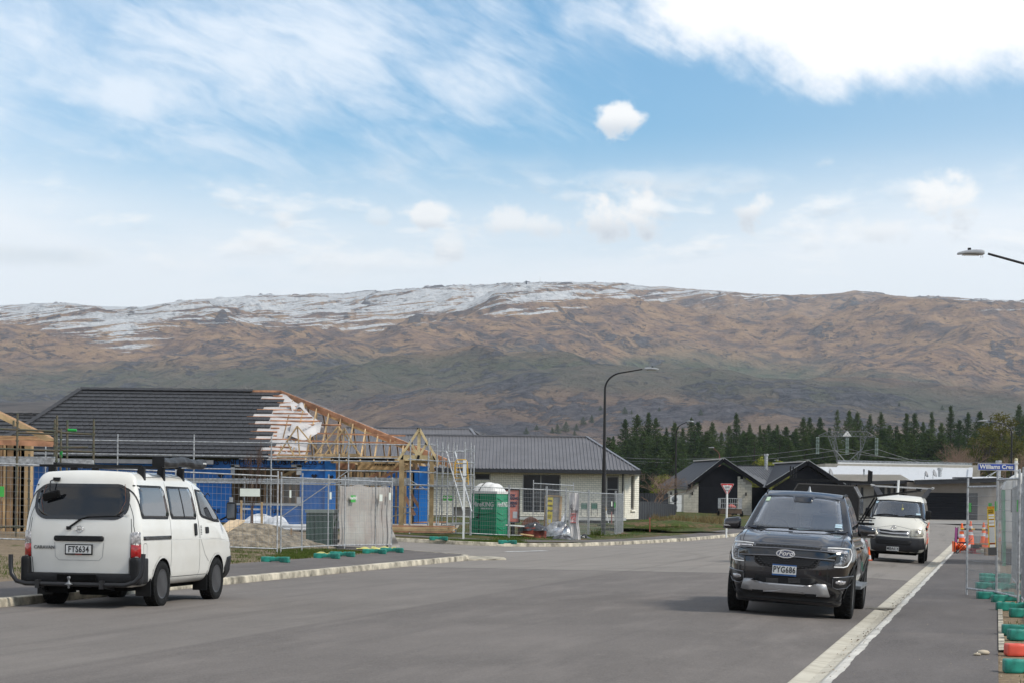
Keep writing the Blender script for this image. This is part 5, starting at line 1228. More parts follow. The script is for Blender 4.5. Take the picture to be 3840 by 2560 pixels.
# ---- pale garage building and long roofs at the right
def house_e():
    hs = thing('garage_building', 'long grey-brown building with a wide black garage door at the end of the street', 'building', (0, 0, 0)); Y = 162.0
    WALL = M('taupe_cladding', (.235, .205, .175), .8, var=.08, scale=.8, bump=.03, bscale=14); zb = P(3500, 1954, Y).z
    pt = lambda px, py, d=0.0: P(px, py, Y + d)
    m_ = MB(); a, b, c = pt(3160, 1810), pt(3790, 1810), pt(3496, 1825)
    x0, x1, xd0, xd1 = pt(3425, 0).x, pt(3800, 0).x, pt(3488, 0).x, pt(3690, 0).x; zt = pt(3600, 1808).z; zd = pt(3600, 1846).z
    m_.bbox(x0, xd0, Y, Y + .3, zb - .3, zt); m_.bbox(xd1, x1, Y, Y + .3, zb - .3, zt); m_.bbox(xd0, xd1, Y, Y + .3, zd, zt); m_.build('front_wall', WALL, hs)
    dr = bpy.data.objects.new('garage_door', None); COL.objects.link(dr); dr.parent = hs
    for k in range(6):
        m_ = MB(); hh = (zd - zb) / 6; m_.bbox(xd0, xd1, Y + .12, Y + .16, zb + k * hh, zb + (k + .97) * hh); m_.build('door_panel', M('black_door_steel', (.012, .012, .016), .4), dr)
    m_ = MB(); m_.bbox(x0 + .3, x1, Y + 1, Y + 12, zb - .3, zt); m_.build('inner_wall', WALL, hs)
    # sloping front fascia and mono roof
    m_ = MB(); L, Rr = pt(3432, 1806, -1), pt(3765, 1792, -1); m_.bar(pt(3430, 1806, -.8), pt(3775, 1797, -.8), .3, .34); m_.build('fascia', FASC, hs)
    m_ = MB(); q = [pt(3428, 1800, -1), pt(3780, 1790, -1), P(3720, 1785, 176), P(3300, 1790, 176)]; m_.add(q, [(0, 1, 2, 3)]); m_.build('roof', M('white_roof_steel', (.60, .60, .60), .5, .1, var=.06), hs, fix=False)
    # set-back left wing with small windows
    zw = pt(3300, 1812, 3).z; m_ = MB(); m_.bbox(pt(3160, 0, 3).x, x0, Y + 3, Y + 3.3, zb - .3, zw); m_.build('front_wall', M('pale_render', (.38, .35, .30), .85, var=.08), hs)
    for xx, w in ((3212, 14), (3250, 10), (3300, 40), (3350, 12), (3405, 14)):
        window(hs, (pt(xx, 0, 3).x, Y + 2.95, pt(xx, 1862, 3).z), (1, 0, 0), w / F * Y, .75, frame=FASC)
    for xx in (3236, 3378): m_ = MB(); m_.tube((pt(xx, 0, 2.6).x, Y + 2.8, zb), (pt(xx, 0, 2.6).x, Y + 2.8, zw), .06, 8); m_.build('downpipe', FASC, hs)
    m_ = MB(); m_.bar(pt(3150, 1811, 2), pt(3425, 1804, 2), .2, .26); m_.build('fascia', FASC, hs)
    # ribbed beige hip roof
    TANR = M('tan_roof_steel', (.40, .36, .30), .5, .1, var=.06); e0, e1 = P(3140, 1812, 164), P(3425, 1804, 164); r0, r1 = P(3100, 1777, 169), P(3380, 1779, 169)
    sl = (r0 - e0); m_ = MB(); m_.add([e0, e1, r1, r0], [(0, 1, 2, 3)]); nn = Vector((0, -.5, .9))
    for k in range(46):
        s_ = k / 46; m_.bar(e0.lerp(e1, s_) + nn * .02, r0.lerp(r1, s_) + nn * .02, .05, .05)
    m_.build('roof', TANR, hs, fix=False)
    for px, y0, y1, w in ((3240, 1757, 1780, .05), (3525, 1752, 1786, .15), (3745, 1725, 1795, .17)):
        q0, q1 = P(px, y1, 168), P(px, y0, 168); m_ = MB(); m_.tube(q0, q1, w, 10); m_.tube(q1 - Vector((0, 0, .2)), q1, w * 1.4, 10); m_.build('flue', GALVD if w < .1 else GALV, hs)
    for px, py, s_ in ((3468, 1778, .62), (3499, 1775, .75), (3110, 1772, .8)):
        c = P(px, py, 167); m_ = MB(); m_.lathe([(0, 0), (.25 * s_, .05), (.42 * s_, .16), (.42 * s_, .17), (.25 * s_, .07), (0, .02)], 16, (0, 0, 0)); o = m_.build('satellite_dish', M('dish_grey', (.3, .3, .31), .5), hs); o.location = c; o.rotation_euler = (R(70), 0, R(60)); 
        m_ = MB(); m_.tube(c, c + Vector((0, .1, -.6)), .02, 6); m_.build('dish_mast', GALVD, hs)
    m_ = MB(); m_.bar(P(3575, 1790, 163), P(3642, 1790, 163), .8, .12); m_.build('skylight', FASC, hs)
    for d in (-14, -8): m_ = MB(); m_.tube(P(3737, 1765, 168), P(3720 + d * 3, 1795, 165), .02, 5); m_.build('flue_stay', GALV, hs)
    # long white roofs behind
    wr = thing('long_white_roof_building', 'long low building with bright white roof behind the grey-brown garage building', 'building', (0, 0, 0)); WR = M('white_roof_steel', (.60, .60, .60))
    z = P(3300, 1840, 190).z
    for (xa, ya), (xb, yb), (xc, yc), (xd, yd), da, db in (((3050, 1795), (3636, 1798), (3640, 1758), (3060, 1748), 178, 192), ((3135, 1752), (3640, 1760), (3642, 1745), (3150, 1735), 194, 198)):
        A, B, C, D = P(xa, ya, da), P(xb, yb, da), P(xc, yc, db), P(xd, yd, db); n_ = 12
        for k in range(n_):
            m_ = MB(); p = [A.lerp(B, k / n_), A.lerp(B, (k + .995) / n_), D.lerp(C, (k + .995) / n_), D.lerp(C, k / n_)]; m_.add(p + [v - Vector((0, 0, .1)) for v in p], [(0, 1, 2, 3), (4, 5, 6, 7), (0, 4, 5, 1), (1, 5, 6, 2), (2, 6, 7, 3), (3, 7, 4, 0)]); m_.build('roof_sheet', WR, wr)
    m_ = MB(); m_.bar(P(3142, 1729, 199), P(3643, 1739, 199), .6, .28); m_.build('clerestory_fascia', GALVD, wr); m_ = MB(); m_.bar(P(3142, 1734, 198.6), P(3643, 1744, 198.6), .3, .12); m_.build('gutter', WHITE, wr)
    m_ = MB(); A, B = P(3070, 1790, 200), P(3640, 1790, 200); m_.bbox(A.x, B.x, 196, 206, z - 2, P(3400, 1742, 199).z); m_.build('walls', M('pale_render', (.38, .35, .30)), wr)
    m_ = MB(); m_.bar(P(3636, 1797, 178), P(3641, 1757, 192), .35, .3); m_.build('bargeboard', TAPE, wr)
house_e()

# ================================================================== VEHICLES  (local axes: x right, y forward, z up, origin on the ground)
def ss01(t): t = max(0.0, min(1.0, t)); return t * t * (3 - 2 * t)
def rounded(W, L, H, r, n=(26, 44, 24), warp=lambda x, y, z: (x, y, z), mat=0):
    """surface of a rounded box (x +-W/2, y 0..L, z 0..H), warped"""
    mb = MB(); key = {}
    def ticks(k):
        return [(.5 - .5 * math.cos(math.pi * i / k)) * .75 + .25 * i / k for i in range(k + 1)]
    T = [ticks(k) for k in n]; D = (W, L, H); R_ = [min(r, d / 2 - .001) for d in D]; vs = []; fs = []
    def vid(p):
        k = tuple(round(c, 5) for c in p)
        if k not in key: key[k] = len(vs); vs.append(p)
        return key[k]
    for ax in range(3):
        a, b = [q for q in range(3) if q != ax]
        for side in (0, 1):
            g = [[None] * (n[b] + 1) for _ in range(n[a] + 1)]
            for i, ta in enumerate(T[a]):
                for j, tb in enumerate(T[b]):
                    p = [0, 0, 0]; p[a] = ta * D[a]; p[b] = tb * D[b]; p[ax] = side * D[ax]
                    c = [max(R_[q], min(D[q] - R_[q], p[q])) for q in range(3)]
                    d = Vector([p[q] - c[q] for q in range(3)])
                    if d.length > 1e-9: d = d.normalized() * r
                    g[i][j] = vid(tuple(c[q] + d[q] for q in range(3)))
            for i in range(n[a]):
                for j in range(n[b]):
                    f = (g[i][j], g[i + 1][j], g[i + 1][j + 1], g[i][j + 1])
                    if len(set(f)) >= 3: fs.append(tuple(dict.fromkeys(f)))
    vs = [warp(x - W / 2, y, z) for x, y, z in vs]
    mb.add(vs, fs, mat, True); return mb
def tree_of(mb_list):
    vs, fs = [], []
    for mb in mb_list:
        b = len(vs); vs += [Vector(v) for v in mb.v]; fs += [tuple(i + b for i in f) for f in mb.f]
    return BVHTree.FromPolygons(vs, fs)
class Skin:
    """lay patches, ribbons and tubes on a body; 2D points are (lateral x, z) for front and rear, (y, z) for the sides, (x, y) for the top"""
    def __init__(s, bvh): s.b = bvh
    def at(s, view, p, off=0.0):
        a, b = p
        o, d = {'front': (Vector((a, 30, b)), Vector((0, -1, 0))), 'rear': (Vector((a, -30, b)), Vector((0, 1, 0))), 'right': (Vector((30, a, b)), Vector((-1, 0, 0))),
                'left': (Vector((-30, a, b)), Vector((1, 0, 0))), 'top': (Vector((a, b, 30)), Vector((0, 0, -1)))}[view]
        h = s.b.ray_cast(o, d)
        if h[0] is None: h = s.b.find_nearest(o + d * 28.5)
        n = h[1]; n = -n if n.dot(d) > 0 else n
        if n.dot(-d) < .25: n = (n - d * .5).normalized()
        return h[0] + n * off, n
    def patch(s, mb, view, poly, off=.006, depth=.02, mi=0, rings=5, dome=0.0, smooth=True):
        pts = []                                             # subdivide the outline
        for i, p in enumerate(poly):
            q = poly[(i + 1) % len(poly)]; k = max(1, int(math.hypot(q[0] - p[0], q[1] - p[1]) / .06))
            pts += [(p[0] + (q[0] - p[0]) * j / k, p[1] + (q[1] - p[1]) * j / k) for j in range(k)]
        cx, cy = sum(p[0] for p in pts) / len(pts), sum(p[1] for p in pts) / len(pts); n = len(pts); vs = []; fs = []
        for r_ in range(rings + 1):
            f = 1 - r_ / (rings + .35)
            for p in pts: vs.append(s.at(view, (cx + (p[0] - cx) * f, cy + (p[1] - cy) * f), off + dome * (1 - f * f))[0])
        for p in pts: vs.append(s.at(view, p, off - depth)[0])
        for r_ in range(rings): fs += [(r_ * n + k, r_ * n + (k + 1) % n, (r_ + 1) * n + (k + 1) % n, (r_ + 1) * n + k) for k in range(n)]
        fs.append(tuple(range(rings * n, rings * n + n))); m = (rings + 1) * n
        fs += [(k, m + k, m + (k + 1) % n, (k + 1) % n) for k in range(n)]
        mb.add(vs, fs, mi, smooth); return mb
    def ribbon(s, mb, view, pts, w=.008, off=.0015, mi=0, closed=False):
        fine = []
        seq = pts + [pts[0]] if closed else pts
        for p, q in zip(seq, seq[1:]):
            k = max(1, int(math.hypot(q[0] - p[0], q[1] - p[1]) / .05)); fine += [(p[0] + (q[0] - p[0]) * j / k, p[1] + (q[1] - p[1]) * j / k) for j in range(k)]
        fine.append(seq[-1]); P3 = [s.at(view, p, off) for p in fine]; vs = []
        for i, (p, n) in enumerate(P3):
            t = (P3[min(i + 1, len(P3) - 1)][0] - P3[max(i - 1, 0)][0]).normalized(); b = n.cross(t).normalized() * w / 2; vs += [p - b, p + b]
        mb.add(vs, [(i * 2, i * 2 + 1, i * 2 + 3, i * 2 + 2) for i in range(len(P3) - 1)], mi, True); return mb
    def tubeon(s, mb, view, pts, r, off=.0, mi=0, n=8):
        fine = []
        for p, q in zip(pts, pts[1:]):
            k = max(1, int(math.hypot(q[0] - p[0], q[1] - p[1]) / .05)); fine += [(p[0] + (q[0] - p[0]) * j / k, p[1] + (q[1] - p[1]) * j / k) for j in range(k)]
        fine.append(pts[-1]); return mb.path([s.at(view, p, off)[0] for p in fine], r, n, mi)
def rpoly(x0, x1, z0, z1, r=.05, k=4):
    out = []
    for cx, cz, a0 in ((x1 - r, z1 - r, 0), (x0 + r, z1 - r, 90), (x0 + r, z0 + r, 180), (x1 - r, z0 + r, 270)):
        out += [(cx + r * math.cos(R(a0 + 90 * i / k)), cz + r * math.sin(R(a0 + 90 * i / k))) for i in range(k + 1)]
    return out
def boolean(parent_mats, base, cutters, name):
    """base minus the cutters (material slot 1 shows in the cuts)"""
    cur = base.mesh('tmp', parent_mats)
    for c in cutters:
        for k in range(8):                                   # a cut that fails is tried again with the cutter moved by a hair
            bo = link_mesh('tmp_base', cur); co = link_mesh('tmp_cut', c.mesh('tmpc', parent_mats)); co.location = (.0, .0021 * k, .0013 * k)
            md = bo.modifiers.new('b', 'BOOLEAN'); md.object = co; md.operation = 'DIFFERENCE'; md.solver = 'EXACT'
            dg = bpy.context.evaluated_depsgraph_get(); dg.update()
            me = bpy.data.meshes.new_from_object(bo.evaluated_get(dg)); bpy.data.objects.remove(bo); bpy.data.objects.remove(co)
            if len(me.polygons) > len(cur.polygons) * .6: cur = me; break
    cur.name = name; return cur
def wheel(parent, x, y, r, w, rimm, spokes=0, steer=0.0, name='wheel'):
    """tyre with tread lugs and a rim; outside faces away from the centre line"""
    s_ = 1 if x > 0 else -1; wo = MB(); ri = r * .66
    wo.lathe([(ri, -w * .42), (ri + .02, -w * .48), (r * .86, -w * .5), (r * .95, -w * .46), (r, -w * .36), (r, w * .36), (r * .95, w * .46), (r * .86, w * .5), (ri + .02, w * .48), (ri, w * .42)], 40, (0, 0, 0), 'X')
    for k in range(36):
        a = 2 * math.pi * k / 36
        for q, o_ in ((-.3, 0), (.0, .5), (.3, 0)):
            b = a + o_ * 2 * math.pi / 36; wo.box((q * w, math.cos(b) * r, math.sin(b) * r), (w * .25, .045, .02), Matrix.Rotation(b - math.pi / 2, 3, 'X'))
    t = wo.build(name, RUBBER, parent, loc=(x, y, r), rot=(0, 0, steer))
    rm = MB(); f = s_ * w * .30
    rm.lathe([(ri + .004, s_ * w * .44), (ri - .015, s_ * w * .45), (ri - .03, s_ * w * .25), (ri - .05, s_ * w * .12), (ri * .62, f * .75), (ri * .45, f), (ri * .2, f), (ri * .18, f * 1.25), (0, f * 1.3)], 32, (0, 0, 0), 'X')
    if not spokes:
        for k in range(10):
            a = 2 * math.pi * k / 10; rm.box((f * 1.0, math.cos(a) * ri * .60, math.sin(a) * ri * .60), (.035, .062, .034), Matrix.Rotation(a, 3, 'X'), 1)
    else:
        for k in range(spokes):
            a = 2 * math.pi * k / spokes; rm.bar((f * 1.0, math.cos(a) * ri * .2, math.sin(a) * ri * .2), (f * 1.2, math.cos(a) * ri * .93, math.sin(a) * ri * .93), .07, .03, up=(1, 0, 0))
    rm.build('rim', [rimm, DARKIN], t)
    return t
PLATEW = M('plate_white', (.66, .66, .64), .45, var=.04); PLATEK = M('plate_black', (.010, .010, .012), .5, var=.05)
VWHITE = M('van_white_paint', (.76, .745, .70), .25, col2=(.69, .67, .615), scale=1.3, coat=.5)
GAP = M('panel_gap', (.02, .02, .02), .8, var=.05)
TINT = M('tinted_glass', (.006, .007, .009), .04, var=.1, spec=.5, coat=.35)
SIDEG = M('side_glass', (.030, .034, .040), .05, var=.2, scale=.8, spec=.6, coat=.8)
REDL = M('red_lens', (.38, .012, .012), .15, var=.25, scale=22, coat=.8); CLEARL = M('clear_lens', (.42, .40, .40), .15, .2, var=.4, scale=25, coat=.8)
AMBER = M('amber_lens', (.5, .2, .05), .2, coat=.5)
def rimarch(cx, w_in, y, z, r): m = MB(); m.lathe([(r, cx - w_in), (r, cx + w_in)], 28, (0, y, z), 'X'); m.mi = [1] * len(m.mi); return m

def caravan():
    g = P(585, 2272, 31.8); yaw = R(11.6)
    fx, fy = math.sin(yaw), math.cos(yaw); rx, ry = math.cos(yaw), -math.sin(yaw)      # forward, right
    # right rear wheel stands at g; local position of its contact
    wx, wy = .745 * 1.07, 1.02; org = Vector((g.x - rx * wx - fx * wy, g.y - ry * wx - fy * wy, 0)); org.z = float(roadz(org.x, org.y)) + .0
    v = thing('parked_van', 'white passenger van with rolled roof awning and black tow bar, seen from behind', 'van', mat=Matrix.Translation(org) @ Matrix.Rotation(-yaw, 4, 'Z') @ Matrix.Rotation(R(.0), 4, 'Y'))
    v.scale = (1.07, 1, 1)
    HW = lambda z: float(np.interp(z, [.28, .45, .7, 1.0, 1.22, 1.5, 1.75, 1.9, 1.97], [.79, .825, .843, .843, .828, .785, .735, .70, .68]))
    RE = lambda z: float(np.interp(z, [.28, .5, .8, 1.1, 1.3, 1.6, 1.85, 1.97], [.06, .03, .0, .0, .02, .085, .16, .22]))
    FR = lambda z: float(np.interp(z, [.28, .45, .7, .85, 1.0, 1.12, 1.22, 1.5, 1.75, 1.88, 1.97], [4.36, 4.45, 4.47, 4.43, 4.35, 4.2, 4.0, 3.62, 3.25, 2.95, 2.7]))
    H0, H1, L = .30, 1.965, 4.5
    def warp(x, y, z):
        zz = H0 + z; xn = x / .845; yn = y / L
        rr = RE(zz) + .07 * xn * xn * max(0, 1 - yn * 6) ** 2; ff = FR(zz) - .22 * xn * xn * max(0, yn * 4 - 3) ** 2
        top = ss01((zz - 1.7) / .25)
        return (xn * HW(zz) * (1 - .05 * ss01((yn - .8) * 5)), rr + (ff - rr) * yn, zz + top * (.035 * (1 - xn * xn) - .03 * ss01((yn - .72) / .2)) - (.0 if zz > .6 else 0))
    body = rounded(1.69, L, H1 - H0, .13, (28, 52, 30), warp); bvh = tree_of([body]); S = Skin(bvh)
    cut = [rimarch(sx * .80, .26, yy, .33, .385) for sx in (1, -1) for yy in (1.02, 3.42)]
    me = boolean([VWHITE, DARKIN], body, cut, 'body'); link_mesh('body', me, v)
    # rear window, black surround and wiper
    RW = [(x, z) for x, z in rpoly(-.685, .665, 1.275, 1.80, .17, 6)]
    RW = [(x, z + (.035 * (x * x / .5) if z < 1.5 else -.02 * (x * x / .5))) for x, z in RW]
    m = MB(); S.patch(m, 'rear', RW, .004, .012); rw = m.build('rear_window', TINT, v)
    m = MB(); S.ribbon(m, 'rear', [(x * .975, 1.545 + (z - 1.545) * .95) for x, z in RW], .05, .0055, closed=True); m.build('window_border', BLACKG, rw)
    m = MB(); S.ribbon(m, 'rear', [(-.55, 1.78), (-.6, 1.55), (-.55, 1.38)], .006, .0066); S.ribbon(m, 'rear', [(.58, 1.80), (.62, 1.55), (.55, 1.38)], .006, .0066); m.build('heater_strip', M('brown_strip', (.18, .07, .04), .6), rw)
    m = MB(); S.tubeon(m, 'rear', [(-.15, 1.155), (-.13, 1.175), (.02, 1.285)], .014, .02); S.tubeon(m, 'rear', [(-.02, 1.275), (.12, 1.318), (.56, 1.335)], .009, .018); m.box(S.at('rear', (-.15, 1.155), .02)[0], (.06, .03, .05)); m.build('wiper', BLACK, v)
    p, n = S.at('rear', (.64, 1.345), .008); text('sticker', 'AUTO', .035, PLATEW, v, face_mat(p, (1, 0, 0), (0, 0, 1)), bold=.001)
    # tailgate lines
    m = MB(); S.ribbon(m, 'rear', [(-.69, .50), (-.70, .72), (-.715, .74), (-.73, 1.12), (-.715, 1.3)], .009); S.ribbon(m, 'rear', [(.715, 1.3), (.73, 1.12), (.715, .74), (.70, .72), (.69, .50)], .009); S.ribbon(m, 'rear', [(-.69, .50), (.69, .50)], .012)
    m.build('tailgate_seam', GAP, v)
    m = MB(); S.patch(m, 'rear', rpoly(-.36, .35, .965, 1.045, .03), .028, .035); hd = m.build('tailgate_handle', BLACK, v)
    m = MB(); S.ribbon(m, 'rear', [(-.36, .95), (-.35, .74), (-.30, .69), (.28, .69), (.33, .74), (.35, .95)], .012, .0012); m.build('plate_recess_shade', M('recess_shade_seam', (.45, .44, .42), .4), v)  # flat grey ribbon paints the shade round the plate recess
    p, n = S.at('rear', (.0, .845), .014); m = MB(); m.box(p, (.395, .012, .155)); fr = m.build('plate_frame', BLACK, v)
    m = MB(); m.box(p + Vector((0, -.008, .003)), (.362, .006, .118)); pl = m.build('number_plate', PLATEW, v)
    text('plate_lettering', 'FTS634', .125, PLATEK, pl, face_mat(p + Vector((0, -.0125, .0)), (1, 0, 0), (0, 0, 1)), xs=.72, bold=.003, space=1.12)
    text('dealer_name', 'AUTOCO', .022, M('red_print', (.5, .05, .03), .5), fr, face_mat(p + Vector((0, -.008, -.068)), (1, 0, 0), (0, 0, 1)))
    p, n = S.at('rear', (-.51, .87), .016); text('lettering', 'CARAVAN', .066, M('badge_dark', (.10, .10, .10), .4, .3), v, face_mat(p, (1, -.12, 0), (0, 0, 1)), bold=.002, xs=1.0, space=1.05)
    m = MB(); c, n = S.at('rear', (0, 1.14), .008); m.path([c + Vector((.052 * math.cos(a), -.002, .047 * math.sin(a))) for a in [2 * math.pi * k / 24 for k in range(25)]], .0055, 6); m.box(c + Vector((0, -.005, 0)), (.13, .008, .022)); em = m.build('badge', CHROME, v)
    text('badge_lettering', 'NISSAN', .018, PLATEK, em, face_mat(c + Vector((0, -.0105, 0)), (1, 0, 0), (0, 0, 1)), bold=.0008, xs=1.1)
    # tail lamps
    for s_ in (1, -1):
        m = MB(); S.patch(m, 'rear', [(s_ * .725, 1.10), (s_ * .80, 1.115), (s_ * .825, 1.10), (s_ * .832, .93), (s_ * .722, .93)], .012, .02, 0); S.patch(m, 'rear', [(s_ * .722, .925), (s_ * .832, .925), (s_ * .835, .74), (s_ * .722, .735)], .013, .02, 1)
        m.build('tail_lamp', [CLEARL, REDL], v)
    # bumper
    def bw(x, y, z):
        return (x * (1.0 + .0), y - .02 + .05 * (x / .85) ** 2 * .8, z)
    m = rounded(1.72, .22, .17, .05, (20, 6, 8), lambda x, y, z: (x, y - .05 + .05 * (x / .85) ** 4, z + .335)); 
    for s_ in (1, -1): m.v += []; m2 = rounded(.13, .46, .40, .045, (6, 10, 10), lambda x, y, z: (x + s_ * .785, y - .02, z + .345)); m.add(m2.v, m2.f, 0, True)
    bp = m.build('rear_bumper', BLACK, v)
    m = MB(); m.box((0, -.085, .44), (.56, .02, .09)); m.build('step_recess', DARKIN, bp)
    # side details on both sides
    for side, s_ in (('right', 1), ('left', -1)):
        m = MB()
        S.patch(m, side, [(.17, 1.78), (1.17, 1.775), (1.27, 1.70), (1.31, 1.36), (1.26, 1.30), (.24, 1.31), (.21, 1.36)] if s_ > 0 else [(.17, 1.78), (1.3, 1.77), (1.33, 1.3), (.22, 1.3)], .004, .012); w1 = m.build('side_window', SIDEG, v)
        m = MB(); S.patch(m, side, [(1.40, 1.775), (2.34, 1.765), (2.44, 1.68), (2.50, 1.34), (2.46, 1.29), (1.43, 1.30), (1.39, 1.36)], .004, .012); w2 = m.build('side_window', SIDEG, v)
        m = MB(); S.ribbon(m, side, [(1.93, 1.765), (1.98, 1.30)], .035, .007); S.ribbon(m, side, [(1.40, 1.775), (2.34, 1.765), (2.44, 1.68), (2.50, 1.34), (2.46, 1.29), (1.43, 1.30), (1.39, 1.36)], .022, .006, closed=True); S.ribbon(m, side, [(.17, 1.78), (1.17, 1.775), (1.27, 1.70), (1.31, 1.36), (1.26, 1.30), (.24, 1.31), (.21, 1.36)], .022, .006, closed=True); m.build('window_seal', BLACK, v)
        FW = [(2.62, 1.74), (2.98, 1.72), (3.18, 1.63), (3.62, 1.30), (3.60, 1.24), (3.3, 1.25), (2.76, 1.32), (2.68, 1.36)]
        m = MB(); S.patch(m, side, FW, .004, .012); m.build('front_window', TINT, v)
        m = MB(); S.ribbon(m, side, FW, .024, .006, closed=True); m.build('window_seal', BLACK, v)
        m = MB()
        for ln in ([(.10, .42), (.075, .75), (.075, 1.2), (.16, 1.8)], [(1.36, 1.88), (1.34, 1.4), (1.36, .9), (1.36, .5), (1.32, .36)], [(2.56, 1.86), (2.56, 1.2), (2.62, .5), (2.55, .36)], [(2.56, 1.3), (2.62, 1.0), (2.85, .72), (3.02, .62)], [(1.0, .42), (2.95, .42)], [(.72, 1.905), (1.6, 1.93), (2.7, 1.88)]): S.ribbon(m, side, ln, .009)
        m.build('panel_seam', GAP, v)
        m = MB(); S.ribbon(m, side, [(.12, .99), (1.36, .985), (2.6, .98), (3.5, .97), (4.1, .92)], .012, .002); m.build('swage_line', M('soft_white_edge', (.62, .61, .58), .3, coat=.4), v)
        if s_ > 0:
            m = MB(); S.patch(m, side, rpoly(.22, 1.34, .99, 1.045, .01), .010, .02); m.build('sliding_door_track', BLACKG, v)
            m = MB(); S.ribbon(m, side, rpoly(.22, .36, .66, .94, .04), .007, closed=True); m.build('fuel_flap', GAP, v)
            m = MB(); S.patch(m, side, rpoly(2.36, 2.45, 1.03, 1.22, .03), .02, .025); m.build('door_handle', BLACK, v)
            m = MB(); S.patch(m, side, rpoly(2.86, 3.0, 1.06, 1.16, .02), .012, .02); m.build('door_handle', BLACK, v)
            m = MB(); [S.ribbon(m, side, [(2.64, z), (2.70, z)], .012, .003) for z in (1.05, 1.075, 1.10, 1.125, 1.15, 1.175)]; m.build('vent', GAP, v)
        # front bumper corner, arch liner, mud flaps, lamp
        m = MB(); S.patch(m, side, [(3.86, .32), (3.82, .5), (3.95, .66), (4.40, .70), (4.44, .5), (4.38, .34)], .014, .03); m.build('front_bumper', BLACK, v)
        m = MB(); S.patch(m, side, [(4.12, .80), (4.14, 1.02), (4.24, 1.04), (4.36, .84)], .008, .02); m.build('front_lamp', CLEARL, v)
        m = MB(); S.ribbon(m, side, [(1.02 + .40 * math.cos(a), .33 + .40 * math.sin(a)) for a in np.linspace(R(-5), R(185), 16)], .03, .004); S.ribbon(m, side, [(3.42 + .40 * math.cos(a), .33 + .40 * math.sin(a)) for a in np.linspace(R(-5), R(185), 16)], .03, .004); m.build('arch_lip', M('soft_white_edge', (.62, .61, .58)), v)
        for yy in (.56, 2.98): m = MB(); m.box((s_ * .72, yy, .29), (.22, .012, .26)); m.build('mud_flap', BLACK, v)
        q, n = S.at(side, (3.66, 1.26), .02)
        m = MB(); m.path([q, q + Vector((s_ * .09, .02, .05)), q + Vector((s_ * .12, .0, .12))], .016, 6); mm = rounded(.16, .07, .29, .035, (6, 4, 8), lambda x, y, z: (x + q.x + s_ * .17, y + q.y - .02, z + q.z + .0)); m.add(mm.v, mm.f, 0, True)
        mr = m.build('door_mirror', BLACK, v); m = MB(); m.box((q.x + s_ * .17, q.y - .023, q.z + .145), (.12, .006, .235)); m.build('mirror_glass', M('mirror_face', (.30, .31, .33), .08, .7), mr)
        m = MB(); m.path([S.at(side, (3.3, 1.6), .01)[0], S.at(side, (3.3, 1.6), .09)[0] + Vector((0, .1, .02)), S.at(side, (3.3, 1.6), .13)[0] + Vector((0, .16, -.06))], .008, 5); m.build('guide_mirror_arm', BLACK, v)
    # windscreen
    m = MB(); S.patch(m, 'front', rpoly(-.64, .64, 1.27, 1.82, .08), .004, .012); m.build('windscreen', TINT, v)
    for x in (.745, -.745):
        for y in (1.02, 3.42): wheel(v, x, y, .33, .20, M('black_steel_rim', (.055, .055, .058), .35, .2, var=.3))
    m = MB(); m.bbox(-.6, .6, .25, 4.0, .24, .36); m.tube((-.15, 1.02, .33), (-.15, 3.0, .3), .05, 8); m.tube((-.72, 1.02, .33), (.72, 1.02, .33), .06, 8); m.lathe([(0, -.3), (.22, -.3), (.24, 0), (.22, .2), (0, .2)], 16, (.25, .6, .3), 'Z') if False else None
    m.tube((-.5, .0, .27), (-.5, .8, .27), .035, 8); m.box((-.35, .22, .28), (.34, .3, .14)); m.lathe([(0, -.1), (.28, -.1), (.30, 0), (.28, .1), (0, .1)], 18, (.12, .5, .28), 'Z'); m.build('underbody', DARKIN, v)
    # tow bar
    m = MB(); zt = .345
    m.path([(-.95, -.10, .76), (-.945, -.11, .60), (-.92, -.13, .48), (-.84, -.15, .38), (-.70, -.16, zt), (-.3, -.165, zt), (.3, -.165, zt), (.72, -.16, zt), (.86, -.15, .39), (.935, -.13, .48), (.955, -.11, .6), (.96, -.10, .80)], .033, 10)
    for x in (-.52, .40): m.box((x, -.17, .345), (.055, .09, .12)); m.bar((x, -.14, .33), (x, .3, .28), .05, .07)
    tb = m.build('tow_bar', M('satin_black_steel', (.02, .02, .022), .4, .2, var=.15), v)
    m = MB(); m.lathe([(.0, .12), (.018, .118), (.027, .1), (.018, .078), (.012, .07), (.016, .03), (.04, .02), (.04, .0), (.012, -.02), (.016, -.05), (0, -.06)], 14, (-.05, -.235, .345), 'Z'); m.box((-.05, -.235, .35), (.10, .04, .012)); m.build('tow_ball', GALVD, tb)
    # convex parking mirror on the tailgate
    top, n = S.at('rear', (-.40, 1.865), .0); m = MB(); m.box(top + Vector((.0, -.02, 0)), (.09, .06, .05)); m.path([top + Vector((-.03, -.03, 0)), top + Vector((-.06, -.10, -.03)), top + Vector((-.06, -.12, -.14)), top + Vector((-.055, -.12, -.18))], .009, 6)
    mi_ = rounded(.25, .05, .12, .024, (8, 4, 5), lambda x, y, z: (x + top.x - .02, y - .155 + z * -.5 + top.y, z + top.z - .30 + x * .28)); m.add(mi_.v, mi_.f, 0, True); m.build('parking_mirror', BLACK, v)
    # roof bars with feet, and the rolled awning on the right-hand ends
    rk = []
